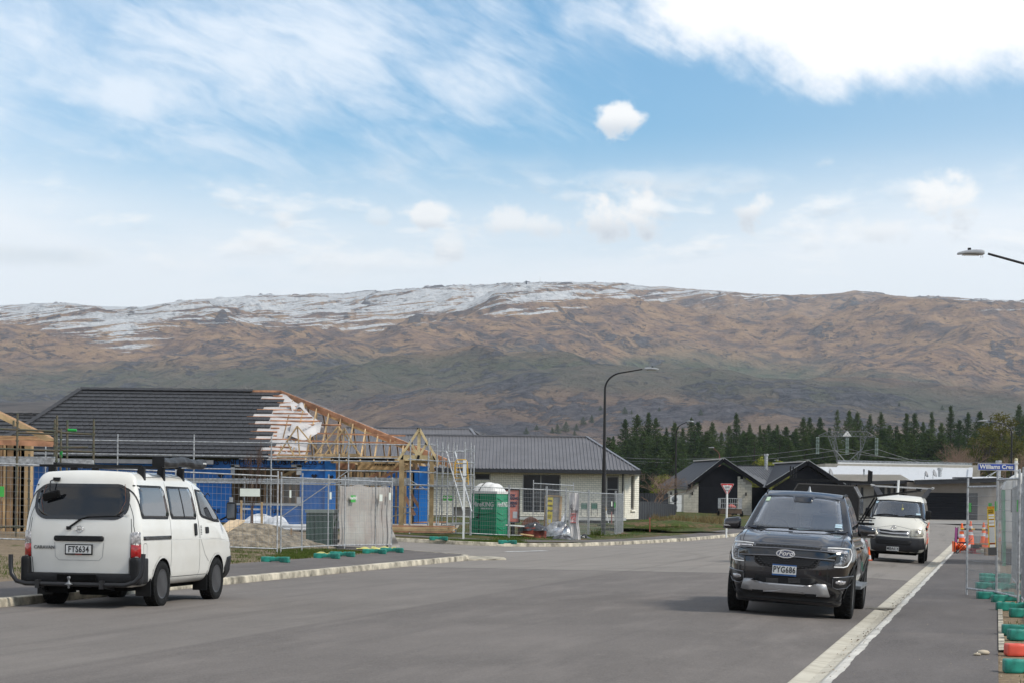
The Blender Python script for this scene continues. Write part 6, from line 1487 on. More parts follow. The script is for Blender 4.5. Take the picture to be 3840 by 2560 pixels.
    for y, ya in ((.62, 0), (1.42, 0), (2.25, 0)):
        bar = MB(); bar.bar((-.84, y, 2.07), (.66, y, 2.07), .05, .035)
        bo = bar.build('roof_bar', BLACK, v)
        for s_ in (1, -1):
            f = MB(); q, n = S.at('right' if s_ > 0 else 'left', (y, 1.90), .0)
            f.prism([(s_ * .62, 2.06), (s_ * .70, 2.06), (q.x + s_ * .02, 1.90), (q.x + s_ * .02, 1.86), (q.x - s_ * .06, 1.87), (s_ * .60, 1.99)], (0, y - .035, 0), (1, 0, 0), (0, 0, 1), (0, .07, 0)); f.build('foot', BLACK, bo)
    m = MB(); m.bar((-.55, .45, 2.10), (-.55, 2.6, 2.10), .05, .03); m.build('side_rail', BLACK, v)
    def aw(u_, w_):
        y = 1.0 + 1.85 * w_; a = 2 * math.pi * u_; k = 1 + .07 * math.sin(w_ * 31 + a * 2) + .05 * math.sin(w_ * 13 + a)
        return (.77 + .085 * math.cos(a) * k, y, 2.145 + .075 * math.sin(a) * k - .012 * math.sin(w_ * 9))
    m = MB(); m.grid(aw, 18, 44)
    for w_ in (0, 1): m.add([aw(k / 18, w_) for k in range(18)], [tuple(range(18))])
    a_ = m.build('rolled_awning', M('black_pvc_awning', (.030, .030, .032), .5, var=.3, scale=5, bump=.15, bscale=6), v)
    m = MB(); m.box((.77, .975, 2.145), (.18, .01, .16)); m.build('end_cap', BLACK, a_)
    text('lettering', 'AWNING', .035, PLATEW, a_, face_mat((.862, 2.72, 2.15), (0, 1, 0), (0, 0, 1)), bold=.001)
    return v
caravan()

def plate(v, p, right, up, s, w=.36, h=.12, nrm=None):
    """front plate"""
    r_, u_ = Vector(right), Vector(up); n_ = r_.cross(u_); m = MB(); m.prism([(-w / 2, -h / 2), (w / 2, -h / 2), (w / 2, h / 2), (-w / 2, h / 2)], Vector(p), r_, u_, n_ * .008); pl = m.build('number_plate', PLATEW, v)
    text('plate_lettering', s, h * 1.02, PLATEK, pl, face_mat(Vector(p) + n_ * .0095, r_, u_), xs=.74 * w / .36, bold=.003, space=1.12); return pl
def ladymat(org, yaw, roll):
    return Matrix.Translation(org) @ Matrix.Rotation(yaw, 4, 'Z') @ Matrix.Rotation(roll, 4, 'Y')
def pickup():
    # faces the camera: forward = down the street towards us
    gl, gr = P(2760, 2289, 32.5), P(3166, 2317, 32.4)
    yaw = R(180 - 12.4); mid = (gl + gr) / 2
    WY = 4.45                                                   # front axle, local
    f = Vector((math.sin(R(12.4)), math.cos(R(12.4)), 0)) * -1.0          # forward in the world
    org = mid - f * WY; org.z = -.045
    roll = -math.atan2(gl.z - gr.z, 1.62)
    v = thing('pickup_truck', 'dark grey metallic pickup truck facing the camera in the right lane', 'pickup truck', mat=ladymat(org, yaw, roll))
    PAINT = M('dark_grey_metallic', (.026, .026, .032), .16, .75, var=.06, scale=2, coat=1.0)
    L = 5.34; Z0 = .50
    TOP = lambda y: float(np.interp(y, [0, 1.55, 1.65, 1.9, 3.95, 4.15, 4.9, 5.12, 5.25, 5.34], [1.22, 1.22, 1.20, 1.18, 1.20, 1.27, 1.17, 1.11, 1.06, 1.02]))
    HWp = lambda z, y: float(np.interp(z, [.35, .6, .85, 1.0, 1.12, 1.3], [.86, .90, .91, .895, .87, .80])) * float(np.interp(y, [0, .3, 4.3, 4.9, 5.15, 5.34], [.985, 1, 1, .985, .95, .90]))
    FRp = lambda z, xn: float(np.interp(z, [.3, .45, .6, .8, 1.0, 1.12, 1.25], [5.24, 5.34, 5.36, 5.36, 5.32, 5.24, 5.1])) - .16 * xn ** 4 - .05 * xn * xn
    def wl(x, y, z):
        xn = x / .93; yn = y / L; t = z / .9; top = TOP(y) ; zz = Z0 - .12 + (top - Z0 + .12) * t
        if y > 3.0: zz = (Z0 - .18 * ss01((y - 4.9) / .3)) - .12 + (top - Z0 + .12 + .18 * ss01((y - 4.9) / .3)) * t
        ff = FRp(zz, xn); yy = y if yn < .85 else y + (ff - L) * ss01((yn - .85) / .15)
        hw = HWp(zz, y); fl = 0
        for yc in (WY, 1.22): fl = max(fl, math.exp(-((y - yc) / .42) ** 4) * math.exp(-((zz - .75) / .42) ** 4))
        hood = 0
        if 4.0 < y and t > .9: hood = .028 * ss01((.62 - abs(xn)) / .1) * ss01((y - 4.0) / .2) * (1 - ss01((y - 5.0) / .25)) + .02 * (1 - xn * xn)
        crease = .02 * math.sin((zz - .6) * 7) if .55 < zz < 1.05 and 1.9 < y < 3.9 else 0
        return (xn * (hw + fl * .045 - crease * .6), yy, zz + hood)
    low = rounded(1.86, L, .9, .075, (34, 70, 20), wl)
    HWc = lambda z: float(np.interp(z, [1.1, 1.25, 1.5, 1.7, 1.82, 1.88], [.86, .835, .755, .685, .63, .60]))
    RC = lambda z: float(np.interp(z, [1.1, 1.3, 1.6, 1.85], [1.62, 1.68, 1.84, 2.0])); FC = lambda z: float(np.interp(z, [1.1, 1.28, 1.4, 1.6, 1.78, 1.88], [4.42, 4.20, 4.0, 3.68, 3.35, 3.05]))
    def wc(x, y, z):
        zz = 1.10 + z; xn = x / .86; yn = y / 2.4; rr = RC(zz); ff = FC(zz) - .10 * xn * xn * ss01((yn - .6) / .4)
        return (xn * HWc(zz), rr + (ff - rr) * yn, zz + .025 * (1 - xn * xn) * ss01((zz - 1.6) / .2))
    cab = rounded(1.72, 2.4, .765, .07, (24, 30, 16), wc)
    S = Skin(tree_of([low, cab])); SC = Skin(tree_of([cab]))
    arches = [rimarch(sx * .86, .30, yy, .40, .475) for sx in (1, -1) for yy in (1.22, WY)]
    link_mesh('body', boolean([PAINT, DARKIN], low, arches, 'body'), v)
    # cabin with a hollow interior, windscreen and side openings
    cav = MB(); cav.prism([(2.05, 1.14), (4.30, 1.14), (4.30, 1.30), (4.18, 1.33), (3.60, 1.765), (3.3, 1.79), (2.15, 1.79)], (-.60, 0, 0), (0, 1, 0), (0, 0, 1), (1.2, 0, 0)); cav.mi = [1] * len(cav.mi)
    sid = MB(); sid.prism([(2.1, 1.28), (3.75, 1.28), (3.35, 1.66), (3.1, 1.73), (2.3, 1.73)], (-1.2, 0, 0), (0, 1, 0), (0, 0, 1), (2.4, 0, 0)); sid.mi = [1] * len(sid.mi)
    rr_ = MB(); rr_.prism([(-.55, 1.32), (.55, 1.32), (.5, 1.72), (-.5, 1.72)], (0, 1.2, 0), (1, 0, 0), (0, 0, 1), (0, 1.2, 0)); rr_.mi = [1] * len(rr_.mi)
    CABIN = M('cabin_trim', (.085, .095, .095), .8, var=.2)
    link_mesh('cab', boolean([PAINT, CABIN], cab, [cav, sid, rr_], 'cab'), v)
    WS = [(-.74, 1.30), (-.40, 1.285), (0, 1.28), (.40, 1.285), (.74, 1.30), (.70, 1.42), (.60, 1.79), (.3, 1.815), (0, 1.82), (-.3, 1.815), (-.60, 1.79), (-.70, 1.42)]
    m = MB(); SC.patch(m, 'front', WS, .006, .004); ws = m.build('windscreen', glass('windscreen_glass', (.66, .76, .73), 3.6, .25), v)
    m = MB(); SC.ribbon(m, 'front', WS, .07, .009, closed=True); m.build('windscreen_border', BLACKG, ws)
    m = MB(); SC.patch(m, 'front', [(-.17, 1.80), (.17, 1.80), (.13, 1.71), (-.13, 1.71)], .012, .005); m.build('mirror_shroud', BLACKG, ws)
    for z in (1.405, 1.375):
        m = MB(); SC.patch(m, 'front', [(-.66, z), (-.56, z + .002), (-.555, z - .022), (-.665, z - .024)], .014, .004); m.build('licence_label', M('label_blue_white', (.45, .60, .68), .5, var=.1), ws)
    m = MB(); SC.patch(m, 'front', [(.57, 1.755), (.51, 1.76), (.525, 1.70), (.585, 1.695)], .014, .004); m.build('inspection_label', M('label_green', (.45, .58, .42), .5), ws)
    for sd_ in ('right', 'left'):
        for poly in ([(3.05, 1.74), (3.33, 1.68), (3.80, 1.30), (3.02, 1.29)], [(2.25, 1.73), (2.97, 1.745), (2.95, 1.29), (2.08, 1.30)]):
            m = MB(); SC.patch(m, sd_, poly, .005, .004); m.build('side_window', glass('dark_side_glass', (.10, .12, .12), 1.6), v)
    # interior
    m = MB()
    for sx in (.36, -.36):
        for yy, nm in ((3.0, 'seat'), (2.35, 'seat')):
            m = rounded(.50, .16, .62, .06, (8, 4, 8), lambda x, y, z: (x + sx, y + yy - z * .18, z + .92)); h = rounded(.27, .11, .19, .05, (6, 4, 5), lambda x, y, z: (x + sx, y + yy - .16, z + 1.56)); m.add(h.v, h.f, 0, True); m.build(nm, M('seat_cloth', (.10, .11, .11), .9, var=.2), v)
    m = MB(); m.path([Vector((.36 + .18 * math.cos(a), 3.62 + .06 * math.sin(a), 1.27 + .17 * math.sin(a))) for a in np.linspace(0, 2 * math.pi, 25)], .016, 6); m.build('steering_wheel', BLACK, v)
    m = rounded(1.3, .4, .2, .06, (10, 5, 4), lambda x, y, z: (x, y + 3.75, z + 1.12)); m.build('dashboard', CABIN, v)
    # ---- the face: coordinates read off the photograph (centre 766, ground 1383; lens order mirrored because it faces us)
    ct, st = math.cos(R(3.3)), math.sin(R(3.3))
    def q(cx, cy, s_=1):
        dx, dy = cx - 772, cy - 1380; a, b = dx * ct + dy * st, -dx * st + dy * ct
        return (-a / 613 * s_, -b / 613 - .005)
    def both(fn):
        for s_ in (1, -1): fn(s_)
    GR = [q(488, 706), q(700, 712), q(900, 722), q(1088, 740), q(1098, 800), q(1080, 870), q(1042, 925), q(870, 948), q(700, 940), q(545, 905), q(500, 875), q(478, 800)]
    m = MB(); S.patch(m, 'front', GR, .022, .04); S.patch(m, 'front', [(x * .955, .875 + (z - .875) * .88) for x, z in GR], .028, .01, 1)
    gg = m.build('grille', [M('gunmetal_trim', (.14, .14, .15), .35, .7), M('grille_void', (.004, .004, .005), .7)], v)
    m = MB()
    for r_ in range(12):
        for k in range(17):
            x = (-.47 + k * .058 + (.029 if r_ % 2 else 0)); z = .735 + r_ * .027
            if abs(x) < .47 - max(0, (.82 - z)) * .9 and z < 1.05: c, n = S.at('front', (x, z), .034); m.box(c, (.034, .010, .012))
    m.build('honeycomb', M('grille_gloss', (.06, .06, .065), .25, .5), gg, kind='stuff')
    TR = M('grille_bar_trim', (.22, .22, .23), .3, .8)
    m = MB(); S.patch(m, 'front', [q(362, 742), q(372, 738), q(690, 752), q(1100, 778), q(1208, 790), q(1216, 800), q(1210, 858), q(1190, 862), q(900, 838), q(690, 822), q(380, 818), q(358, 800)], .050, .045, 0, 3)
    S.tubeon(m, 'front', [q(365, 748), q(690, 758), q(1100, 784), q(1210, 796)], .010, .054, 1); S.tubeon(m, 'front', [q(372, 812), q(690, 817), q(900, 832), q(1200, 856)], .010, .054, 1); m.build('grille_bar', [BLACKG, TR], v)
    c, n = S.at('front', q(778, 800), .068); 
    m = MB()
    for a_, b_, d_, mi in ((.140, .063, 0, 0), (.128, .053, .006, 1)):
        m.prism([(a_ * math.cos(t), b_ * math.sin(t)) for t in [2 * math.pi * k / 28 for k in range(28)]], c + Vector((0, d_, 0)), (1, 0, 0), (0, 0, 1), (0, .012, 0), mi)
    bd = m.build('badge', [CHROME, M('badge_blue', (.008, .022, .085), .2, coat=.8)], v)
    text('badge_lettering', 'Ford', .10, CHROME, bd, face_mat(c + Vector((0, .0205, .004)), (-1, 0, 0), (0, 0, 1)), bold=.0015, shear=.35, xs=1.1)
    m = MB(); m.path([c + Vector((.118 * math.cos(t), .019, .045 * math.sin(t))) for t in np.linspace(0, 2 * math.pi, 29)], .0028, 5); m.build('badge_ring', CHROME, bd)
    def lamp(s_):
        f = lambda pts: [(x * s_, z) for x, z in [q(a, b) for a, b in pts]]
        m = MB(); S.patch(m, 'front', f([(282, 690), (380, 698), (476, 708), (478, 742), (400, 742), (402, 872), (320, 868), (286, 855), (262, 795)]), .014, .03); hl = m.build('headlight', M('headlamp_black', (.012, .012, .014), .08, coat=1.0), v)
        m = MB(); S.tubeon(m, 'front', f([(474, 712), (380, 703), (290, 698), (272, 740), (270, 795), (292, 848), (320, 860), (398, 866)]), .0085, .018); m.build('running_light', M('lamp_white', (.75, .75, .74), .2, emit=((1, 1, 1), .10)), hl)
        m = MB(); S.patch(m, 'front', f([(305, 715), (470, 722), (470, 738), (360, 738), (330, 742), (300, 740)]), .018, .01, 1); S.patch(m, 'front', f([(310, 765), (350, 765), (352, 828), (395, 838), (396, 856), (325, 850), (305, 830)]), .018, .01, 0)
        for k in range(3): c, n = S.at('front', f([(322 + k * 3, 765 + k * 26)])[0], .026); m.lathe([(0, .004), (.026, .0), (.03, .012), (.02, .014), (0, .006)], 12, c, 'Y')
        m.build('reflector', [M('lamp_inner', (.24, .24, .25), .2, .4, var=.4, scale=25, coat=.8), CLEARL], hl)
    both(lamp)
    def fog(s_):
        f = lambda pts: [(x * s_, z) for x, z in [q(a, b) for a, b in pts]]
        m = MB(); S.patch(m, 'front', f([(232, 938), (395, 962), (388, 1035), (352, 1052), (275, 1040), (240, 975)]), .008, .02); fo = m.build('fog_lamp_housing', M('bezel_black', (.014, .014, .015), .4), v)
        m = MB(); S.tubeon(m, 'front', f([(232, 936), (300, 948), (395, 962)]), .008, .014); S.tubeon(m, 'front', f([(236, 990), (275, 1046), (352, 1062), (388, 1048), (396, 975)]), .006, .012); m.build('fog_trim', TR, fo)
        m = MB(); S.patch(m, 'front', f([(285, 985), (325, 978), (365, 992), (368, 1012), (330, 1022), (288, 1010)]), .016, .01, dome=.01); m.build('fog_lamp', CLEARL, fo)
    both(fog)
    m = MB(); S.patch(m, 'front', [q(497, 988), q(770, 998), q(1045, 1020), q(1042, 1080), q(770, 1066), q(500, 1050)], .006, .02); S.patch(m, 'front', [q(300, 1128), q(400, 1120), q(1180, 1172), q(1262, 1160), q(1240, 1230), q(1180, 1245), q(330, 1190)], .010, .02); m.build('lower_intake', M('grille_void', (.004, .004, .005)), v)
    m = MB(); S.patch(m, 'front', [q(405, 1020), q(468, 1024), q(505, 1052), q(770, 1068), q(1025, 1084), q(1058, 1063), q(1132, 1068), q(1163, 1168), q(1150, 1174), q(1062, 1168), q(1040, 1150), q(770, 1136), q(590, 1126), q(560, 1130), q(475, 1122), q(376, 1102)], .045, .06, 0, 4); sk = m.build('skid_plate', M('silver_skid', (.46, .46, .47), .38, .6, var=.05), v)
    m = MB(); [S.patch(m, 'front', f_, .050, .01) for f_ in ([q(478, 1108), q(575, 1112), q(572, 1150), q(480, 1140)], [q(950, 1140), q(1050, 1146), q(1048, 1172), q(952, 1168)])]; m.build('tow_hook_slot', M('grille_void', (.004, .004, .005)), sk)
    for x0 in (600, 800): m = MB(); [S.ribbon(m, 'front', [q(x0, 1018 + k * 11), q(x0 + 110, 1022 + k * 11)], .006, .012) for k in range(4)]; m.build('radiator_fins', TR, v)
    c, n = S.at('front', q(767, 944), .03); m = MB(); m.box(c + Vector((0, -.0, 0)), (.355, .010, .165)); m.build('plate_surround', M('plate_blue', (.02, .10, .30), .4), v)
    plate(v, c + Vector((0, .006, .002)), (-1, 0, 0), (0, 0, 1), 'PYG686', .352, .122)
    # bonnet creases and shut lines
    m = MB(); S.ribbon(m, 'front', [q(330, 640), q(335, 680), q(480, 692), q(770, 702), q(1100, 728), q(1275, 735), q(1290, 690)], .008, .002); S.ribbon(m, 'front', [q(400, 880), q(402, 1010)], .010, .002); S.ribbon(m, 'front', [q(1148, 920), q(1148, 1060)], .010, .002)
    for s_ in (1, -1): S.ribbon(m, 'top', [(s_ * .74, 4.3), (s_ * .735, 4.9), (s_ * .70, 5.15)], .009, .002)
    for sd_ in ('right', 'left'):
        for ln in ([(3.86, .5), (3.95, .9), (3.92, 1.2)], [(2.95, .5), (2.95, 1.22)], [(1.98, .75), (1.85, 1.0), (1.9, 1.2)], [(1.60, .55), (1.60, 1.2)], [(0.1, 1.19), (1.6, 1.19)]): S.ribbon(m, sd_, ln, .009)
    m.build('panel_seam', GAP, v)
    for s_ in (1, -1):
        m = MB(); sd_ = 'right' if s_ > 0 else 'left'
        qq, n = S.at(sd_, (3.78, 1.26), .0); mm = rounded(.27, .17, .20, .06, (10, 8, 8), lambda x, y, z: (qq.x + s_ * (.205 + (x * s_) * 1.0), qq.y - .02 + y + x * s_ * -.25, qq.z - .02 + z * (1 - .22 * (x * s_ / .13 + 1) / 2) )); m.add(mm.v, mm.f, 0, True); mr = m.build('door_mirror', PAINT, v)
        m = MB(); m.bar(qq + Vector((-s_ * .02, .05, 0)), qq + Vector((s_ * .34, .03, .0)), .10, .05, up=(0, 0, 1)); m.build('mirror_base', BLACKG, mr)
        m = MB(); m.bar(qq + Vector((s_ * .10, .155, .03)), qq + Vector((s_ * .33, .12, .03)), .012, .022); m.build('indicator', CLEARL, mr)
        for yy in (2.2, 3.15): m = MB(); S.patch(m, sd_, rpoly(yy, yy + .2, 1.02, 1.06, .015), .035, .03); m.build('door_handle', BLACKG, v)
        m = MB(); S.ribbon(m, sd_, [(WY + .50 * math.cos(a), .40 + .50 * math.sin(a)) for a in np.linspace(R(-8), R(188), 18)], .055, .012); S.ribbon(m, sd_, [(1.22 + .50 * math.cos(a), .40 + .50 * math.sin(a)) for a in np.linspace(R(-8), R(188), 18)], .055, .012); m.build('arch_flare', BLACK, v)
        m = MB(); m.bar((s_ * .90, 1.85, .46), (s_ * .90, 3.8, .46), .20, .05); m.build('side_step', GALVD, v)
        m = MB(); m.box((s_ * .93, 1.55, .95), (.0, .0, .0)) if False else m.bar((s_ * .70, .15, 1.42), (s_ * .70, 1.6, 1.42), .05, .05); m.build('tub_rail', BLACK, v)
        m = MB(); S.patch(m, 'rear', rpoly(min(s_ * .78, s_ * .88), max(s_ * .78, s_ * .88), .8, 1.15, .02), .01, .02); m.build('tail_lamp', REDL, v)
    for yy in (.5, 1.15):
        m = MB(); m.bar((-.98, yy, 1.42), (.98, yy, 1.42), .07, .035)
        for s_ in (1, -1): m.bar((s_ * .80, yy, 1.2), (s_ * .80, yy, 1.42), .05, .05)
        m.build('cross_bar', BLACK, v)
    m = MB(); m.bbox(-.72, .72, .12, 1.55, 1.0, 1.235); m.build('tub_cover', BLACK, v)
    m = MB(); m.lathe([(.0, .11), (.012, .09), (.02, .045), (.05, .0)], 10, (0, 2.3, 1.875), 'Z'); m.build('roof_antenna', GALVD, v)
    for s_ in (1, -1): m = MB(); m.path([(s_ * .60, 2.1, 1.865), (s_ * .615, 2.8, 1.875), (s_ * .60, 3.15, 1.845)], .012, 6); m.build('roof_channel', BLACK, v)
    m = MB(); S.tubeon(m, 'front', [(-.55, 1.285), (.1, 1.27)], .010, .03); S.tubeon(m, 'front', [(.05, 1.29), (.62, 1.275)], .010, .03); m.build('wiper', BLACK, v)
    for x in (.80, -.80):
        for y in (1.22, WY): wheel(v, x, y, .40, .275, M('dark_alloy', (.10, .10, .105), .35, .8), 6)
    m = MB(); m.bbox(-.62, .62, .2, 5.05, .34, .56); m.tube((-.75, 1.22, .40), (.75, 1.22, .40), .07, 8); m.tube((-.75, WY, .36), (.75, WY, .36), .05, 8); m.box((0, 4.6, .34), (.7, .5, .1)); m.build('underbody', DARKIN, v)
    return v
pickup()

def hiace(name, label, org, yaw, roll, rack=True, plate_s='MBA614'):
    v = thing(name, label, 'van', mat=ladymat(org, yaw, roll)); L = 4.66; H0, H1 = .30, 1.96; PW = M('cream_white_paint', (.70, .68, .61), .3, var=.04, scale=1.5, coat=.5)
    HW = lambda z: float(np.interp(z, [.28, .45, .7, 1.0, 1.25, 1.5, 1.75, 1.96], [.80, .83, .845, .845, .825, .78, .725, .67]))
    FR = lambda z: float(np.interp(z, [.28, .5, .75, .9, 1.05, 1.18, 1.3, 1.5, 1.75, 1.86, 1.96], [4.58, 4.66, 4.65, 4.58, 4.48, 4.36, 4.2, 3.98, 3.7, 3.5, 3.2]))
    def warp(x, y, z):
        zz = H0 + z; xn = x / .845; yn = y / L; rr = .05 + .06 * max(0, zz - 1.2); ff = FR(zz) - .20 * xn ** 4 * ss01((yn - .8) / .2) - .06 * xn * xn * ss01((yn - .8) / .2)
        return (xn * HW(zz), rr + (ff - rr) * yn, zz + .03 * (1 - xn * xn) * ss01((zz - 1.6) / .3))
    body = rounded(1.69, L, H1 - H0, .11, (26, 46, 26), warp); S = Skin(tree_of([body]))
    cut = [rimarch(sx * .80, .26, yy, .33, .385) for sx in (1, -1) for yy in (1.15, 3.60)]
    cav = MB(); cav.prism([(2.3, 1.12), (4.0, 1.12), (4.0, 1.365), (4.5, 1.375), (4.3, 1.60), (3.85, 1.80), (2.4, 1.84)], (-.64, 0, 0), (0, 1, 0), (0, 0, 1), (1.28, 0, 0)); cav.mi = [1] * len(cav.mi)
    cav.mi = [2] * len(cav.mi); link_mesh('body', boolean([PW, DARKIN, M('cabin_trim', (.035, .040, .042))], body, cut + [cav], 'body'), v)
    ct, st = math.cos(R(3.4)), math.sin(R(3.4))
    def q(cx, cy):
        dx, dy = cx - 1762, cy - 895; a, b = dx * ct + dy * st, -dx * st + dy * ct; return (-a / 308, -b / 308)
    WS = [q(1582, 330), q(1700, 330), q(1990, 356), q(1998, 430), q(2002, 495), q(1770, 482), q(1550, 468), q(1560, 400)]
    m = MB(); S.patch(m, 'front', WS, .006, .004); ws = m.build('windscreen', glass('windscreen_glass', (.50, .62, .60), 2.6), v); m = MB(); S.ribbon(m, 'front', WS, .05, .009, closed=True); m.build('windscreen_border', BLACK, ws)
    m = MB(); S.patch(m, 'front', [q(1950, 456), q(1990, 459), q(1990, 472), q(1950, 470)], .013, .004); S.patch(m, 'front', [q(1585, 338), q(1612, 338), q(1600, 358), q(1583, 358)], .013, .004); m.build('licence_label', M('label_blue_white', (.45, .60, .68)), ws)
    m = MB(); S.tubeon(m, 'front', [q(1600, 465), q(1680, 462), q(1790, 475)], .012, .02); S.tubeon(m, 'front', [q(1850, 478), q(1900, 474), q(1990, 486)], .012, .02); m.build('wiper', BLACK, v)
    for sx in (.38, -.38):
        m = rounded(.5, .16, .6, .06, (8, 4, 8), lambda x, y, z: (x + sx, y + 3.15 - z * .15, z + .95)); h = rounded(.26, .1, .2, .045, (6, 4, 5), lambda x, y, z: (x + sx, y + 3.03, z + 1.56)); m.add(h.v, h.f, 0, True); m.build('seat', M('seat_cloth', (.055, .06, .06)), v)
    m = MB(); m.path([Vector((.38 + .19 * math.cos(a), 3.85 + .08 * math.sin(a), 1.27 + .16 * math.sin(a))) for a in np.linspace(0, 2 * math.pi, 25)], .015, 6); m.build('steering_wheel', BLACK, v)
    m = MB(); c = Vector((-.12, 3.9, 1.53)); m.lathe([(0, 0), (.035, .01), (.03, .03), (.03, .075), (0, .08)], 10, c, 'Z'); m.tube(c, c + Vector((0, 0, .2)), .004, 4); m.build('hanging_ornament', M('ornament_yellow', (.45, .42, .12), .6), v)
    m = MB(); S.patch(m, 'front', [q(1500, 648), q(1620, 655), q(1760, 668), q(1900, 676), q(2018, 680), q(2024, 740), q(2018, 815), q(1960, 838), q(1760, 815), q(1560, 795), q(1508, 780), q(1496, 700)], .03, .05); bp = m.build('front_bumper', M('bumper_charcoal', (.022, .023, .028), .5, var=.1), v)
    m = MB(); S.patch(m, 'front', [q(1588, 683), q(1760, 692), q(1915, 706), q(1900, 742), q(1760, 735), q(1600, 722)], .036, .01); m.build('bumper_intake', M('grille_void', (.004, .004, .005)), bp)
    m = MB(); [S.ribbon(m, 'front', [q(1595, y), q(1910, y + 21)], .008, .040) for y in (695, 708)]; m.build('intake_bars', M('bumper_charcoal', (.022, .023, .028)), bp)
    for poly in ([(1515, 570), (1560, 578), (1602, 592), (1612, 650), (1560, 648), (1520, 640), (1510, 600)], [(1905, 606), (1960, 603), (2012, 604), (2022, 640), (2012, 668), (1900, 668), (1896, 655)]):
        f = [q(*p) for p in poly]; m = MB(); S.patch(m, 'front', f, .012, .02, dome=.02); hl = m.build('headlight', M('hazy_lamp_lens', (.40, .38, .32), .18, .1, var=.3, scale=12, coat=.8), v)
        cx, cz = sum(a for a, b in f) / len(f), sum(b for a, b in f) / len(f); c, n = S.at('front', (cx, cz), .034); m = MB(); m.lathe([(.062, .0), (.07, .006), (.058, .004), (.03, -.004), (0, -.006)], 18, c, 'Y'); m.build('reflector', CLEARL, hl)
    m = MB(); S.patch(m, 'front', [q(1606, 589), q(1757, 606), q(1895, 614), q(1890, 662), q(1757, 652), q(1622, 640)], .014, .03); gg = m.build('grille', M('silver_grille', (.45, .45, .46), .3, .6), v)
    m = MB(); S.patch(m, 'front', [q(1618, 594), q(1700, 604), q(1757, 616), q(1820, 612), q(1888, 618), q(1870, 628), q(1757, 626), q(1640, 612)], .020, .01); S.patch(m, 'front', [q(1625, 622), q(1757, 640), q(1885, 646), q(1882, 656), q(1757, 650), q(1632, 636)], .020, .01); m.build('grille_slot', M('grille_void', (.004, .004, .005)), gg)
    c, n = S.at('front', q(1757, 583), .02)
    m = MB()
    for a_, b_ in ((.072, .048), (.026, .046), (.05, .02)): m.path([c + Vector((a_ * math.cos(t), 0, b_ * math.sin(t) + (.02 if a_ == .05 else 0))) for t in np.linspace(0, 2 * math.pi, 21)], .006, 5)
    m.build('badge', CHROME, v)
    c, n = S.at('front', q(1746, 766), .05); plate(v, c, (-1, 0, 0), (0, 0, 1), plate_s)
    m = MB(); S.ribbon(m, 'front', [q(1515, 565), q(1600, 580), q(1757, 560), q(1905, 596), q(2012, 598)], .007, .003)
    for sd_ in ('right', 'left'):
        for ln in ([(3.62, 1.85), (4.2, 1.25), (4.12, .95), (3.95, .5)], [(3.0, 1.88), (2.95, 1.0), (3.1, .5)], [(1.9, 1.88), (1.9, .4)], [(1.4, .98), (4.3, .98)]): S.ribbon(m, sd_, ln, .009)
    m.build('panel_seam', GAP, v)
    for s_ in (1, -1):
        sd_ = 'right' if s_ > 0 else 'left'
        m = MB(); S.patch(m, sd_, [(3.05, 1.80), (3.55, 1.78), (4.05, 1.28), (3.02, 1.26)], .005, .01); S.patch(m, sd_, rpoly(1.95, 2.95, 1.28, 1.8, .06), .005, .01); S.patch(m, sd_, rpoly(.3, 1.85, 1.28, 1.8, .06), .005, .01); m.build('side_window', SIDEG, v)
        qq, n = S.at(sd_, (4.0, 1.33), .0); m = MB(); mm = rounded(.17, .10, .27, .045, (7, 5, 8), lambda x, y, z: (qq.x + s_ * .17 + x, qq.y + .02 + y, qq.z - .03 + z)); m.add(mm.v, mm.f, 0, True); m.path([qq, qq + Vector((s_ * .1, .03, -.06)), qq + Vector((s_ * .17, .05, -.02))], .012, 6); m.build('door_mirror', BLACK, v)
    qq = S.at('left', (4.05, 1.22), .0)[0]; m = MB(); m.path([qq, qq + Vector((-.10, .08, -.05)), qq + Vector((-.05, .10, -.16))], .010, 5); m.lathe([(0, -.07), (.045, -.05), (.05, 0), (0, .02)], 10, qq + Vector((-.05, .10, -.17)), 'Z'); m.build('guide_mirror', BLACK, v)
    for x in (.745, -.745):
        for y in (1.15, 3.60): wheel(v, x, y, .33, .20, M('black_steel_rim', (.022, .022, .024)))
    m = MB(); m.bbox(-.6, .6, .3, 4.3, .22, .38); m.build('underbody', DARKIN, v)
    if rack:
        SIL = M('silver_rack', (.50, .50, .50), .4, .6)
        for yy in (.7, 1.6, 2.5):
            m = MB(); m.bar((-.92, yy, 2.24), (.92, yy, 2.24), .05, .035); rb = m.build('roof_bar', SIL, v)
            for s_ in (1, -1): m = MB(); m.prism([(s_ * .80, 2.235), (s_ * .88, 2.235), (s_ * .70, 1.93), (s_ * .60, 1.95)], (0, yy - .03, 0), (1, 0, 0), (0, 0, 1), (0, .06, 0)); m.build('foot', M('rack_foot_grey', (.09, .09, .10), .5), rb)
        m = MB(); m.tube((.1, 2.52, 1.9), (.1, 2.52, 2.45), .035, 8); m.build('pipe', WHITE, v)
        for s_ in (1,): m = MB(); m.bar((-.92, .6, 2.275), (-.92, 2.6, 2.275), .04, .03); m.bar((.92, .6, 2.275), (.92, 2.6, 2.275), .04, .03); m.build('side_rail', SIL, v)
    return v
gl, gr = P(3268, 2098, 64.0), P(3452, 2108, 64.0); mid = (gl + gr) / 2; f = -Vector((math.sin(R(12.6)), math.cos(R(12.6)), 0)); org = mid - f * 3.60; org.z = -.02
hi = hiace('parked_van', 'cream-white work van with silver roof rack facing the camera beside the pickup', org, R(180 - 12.6), -math.atan2(gl.z - gr.z, 1.49))
ORW = M('orange_vinyl', (.75, .16, .08), .5, var=.15); PKW = M('pink_vinyl', (.65, .22, .30), .5, var=.15)
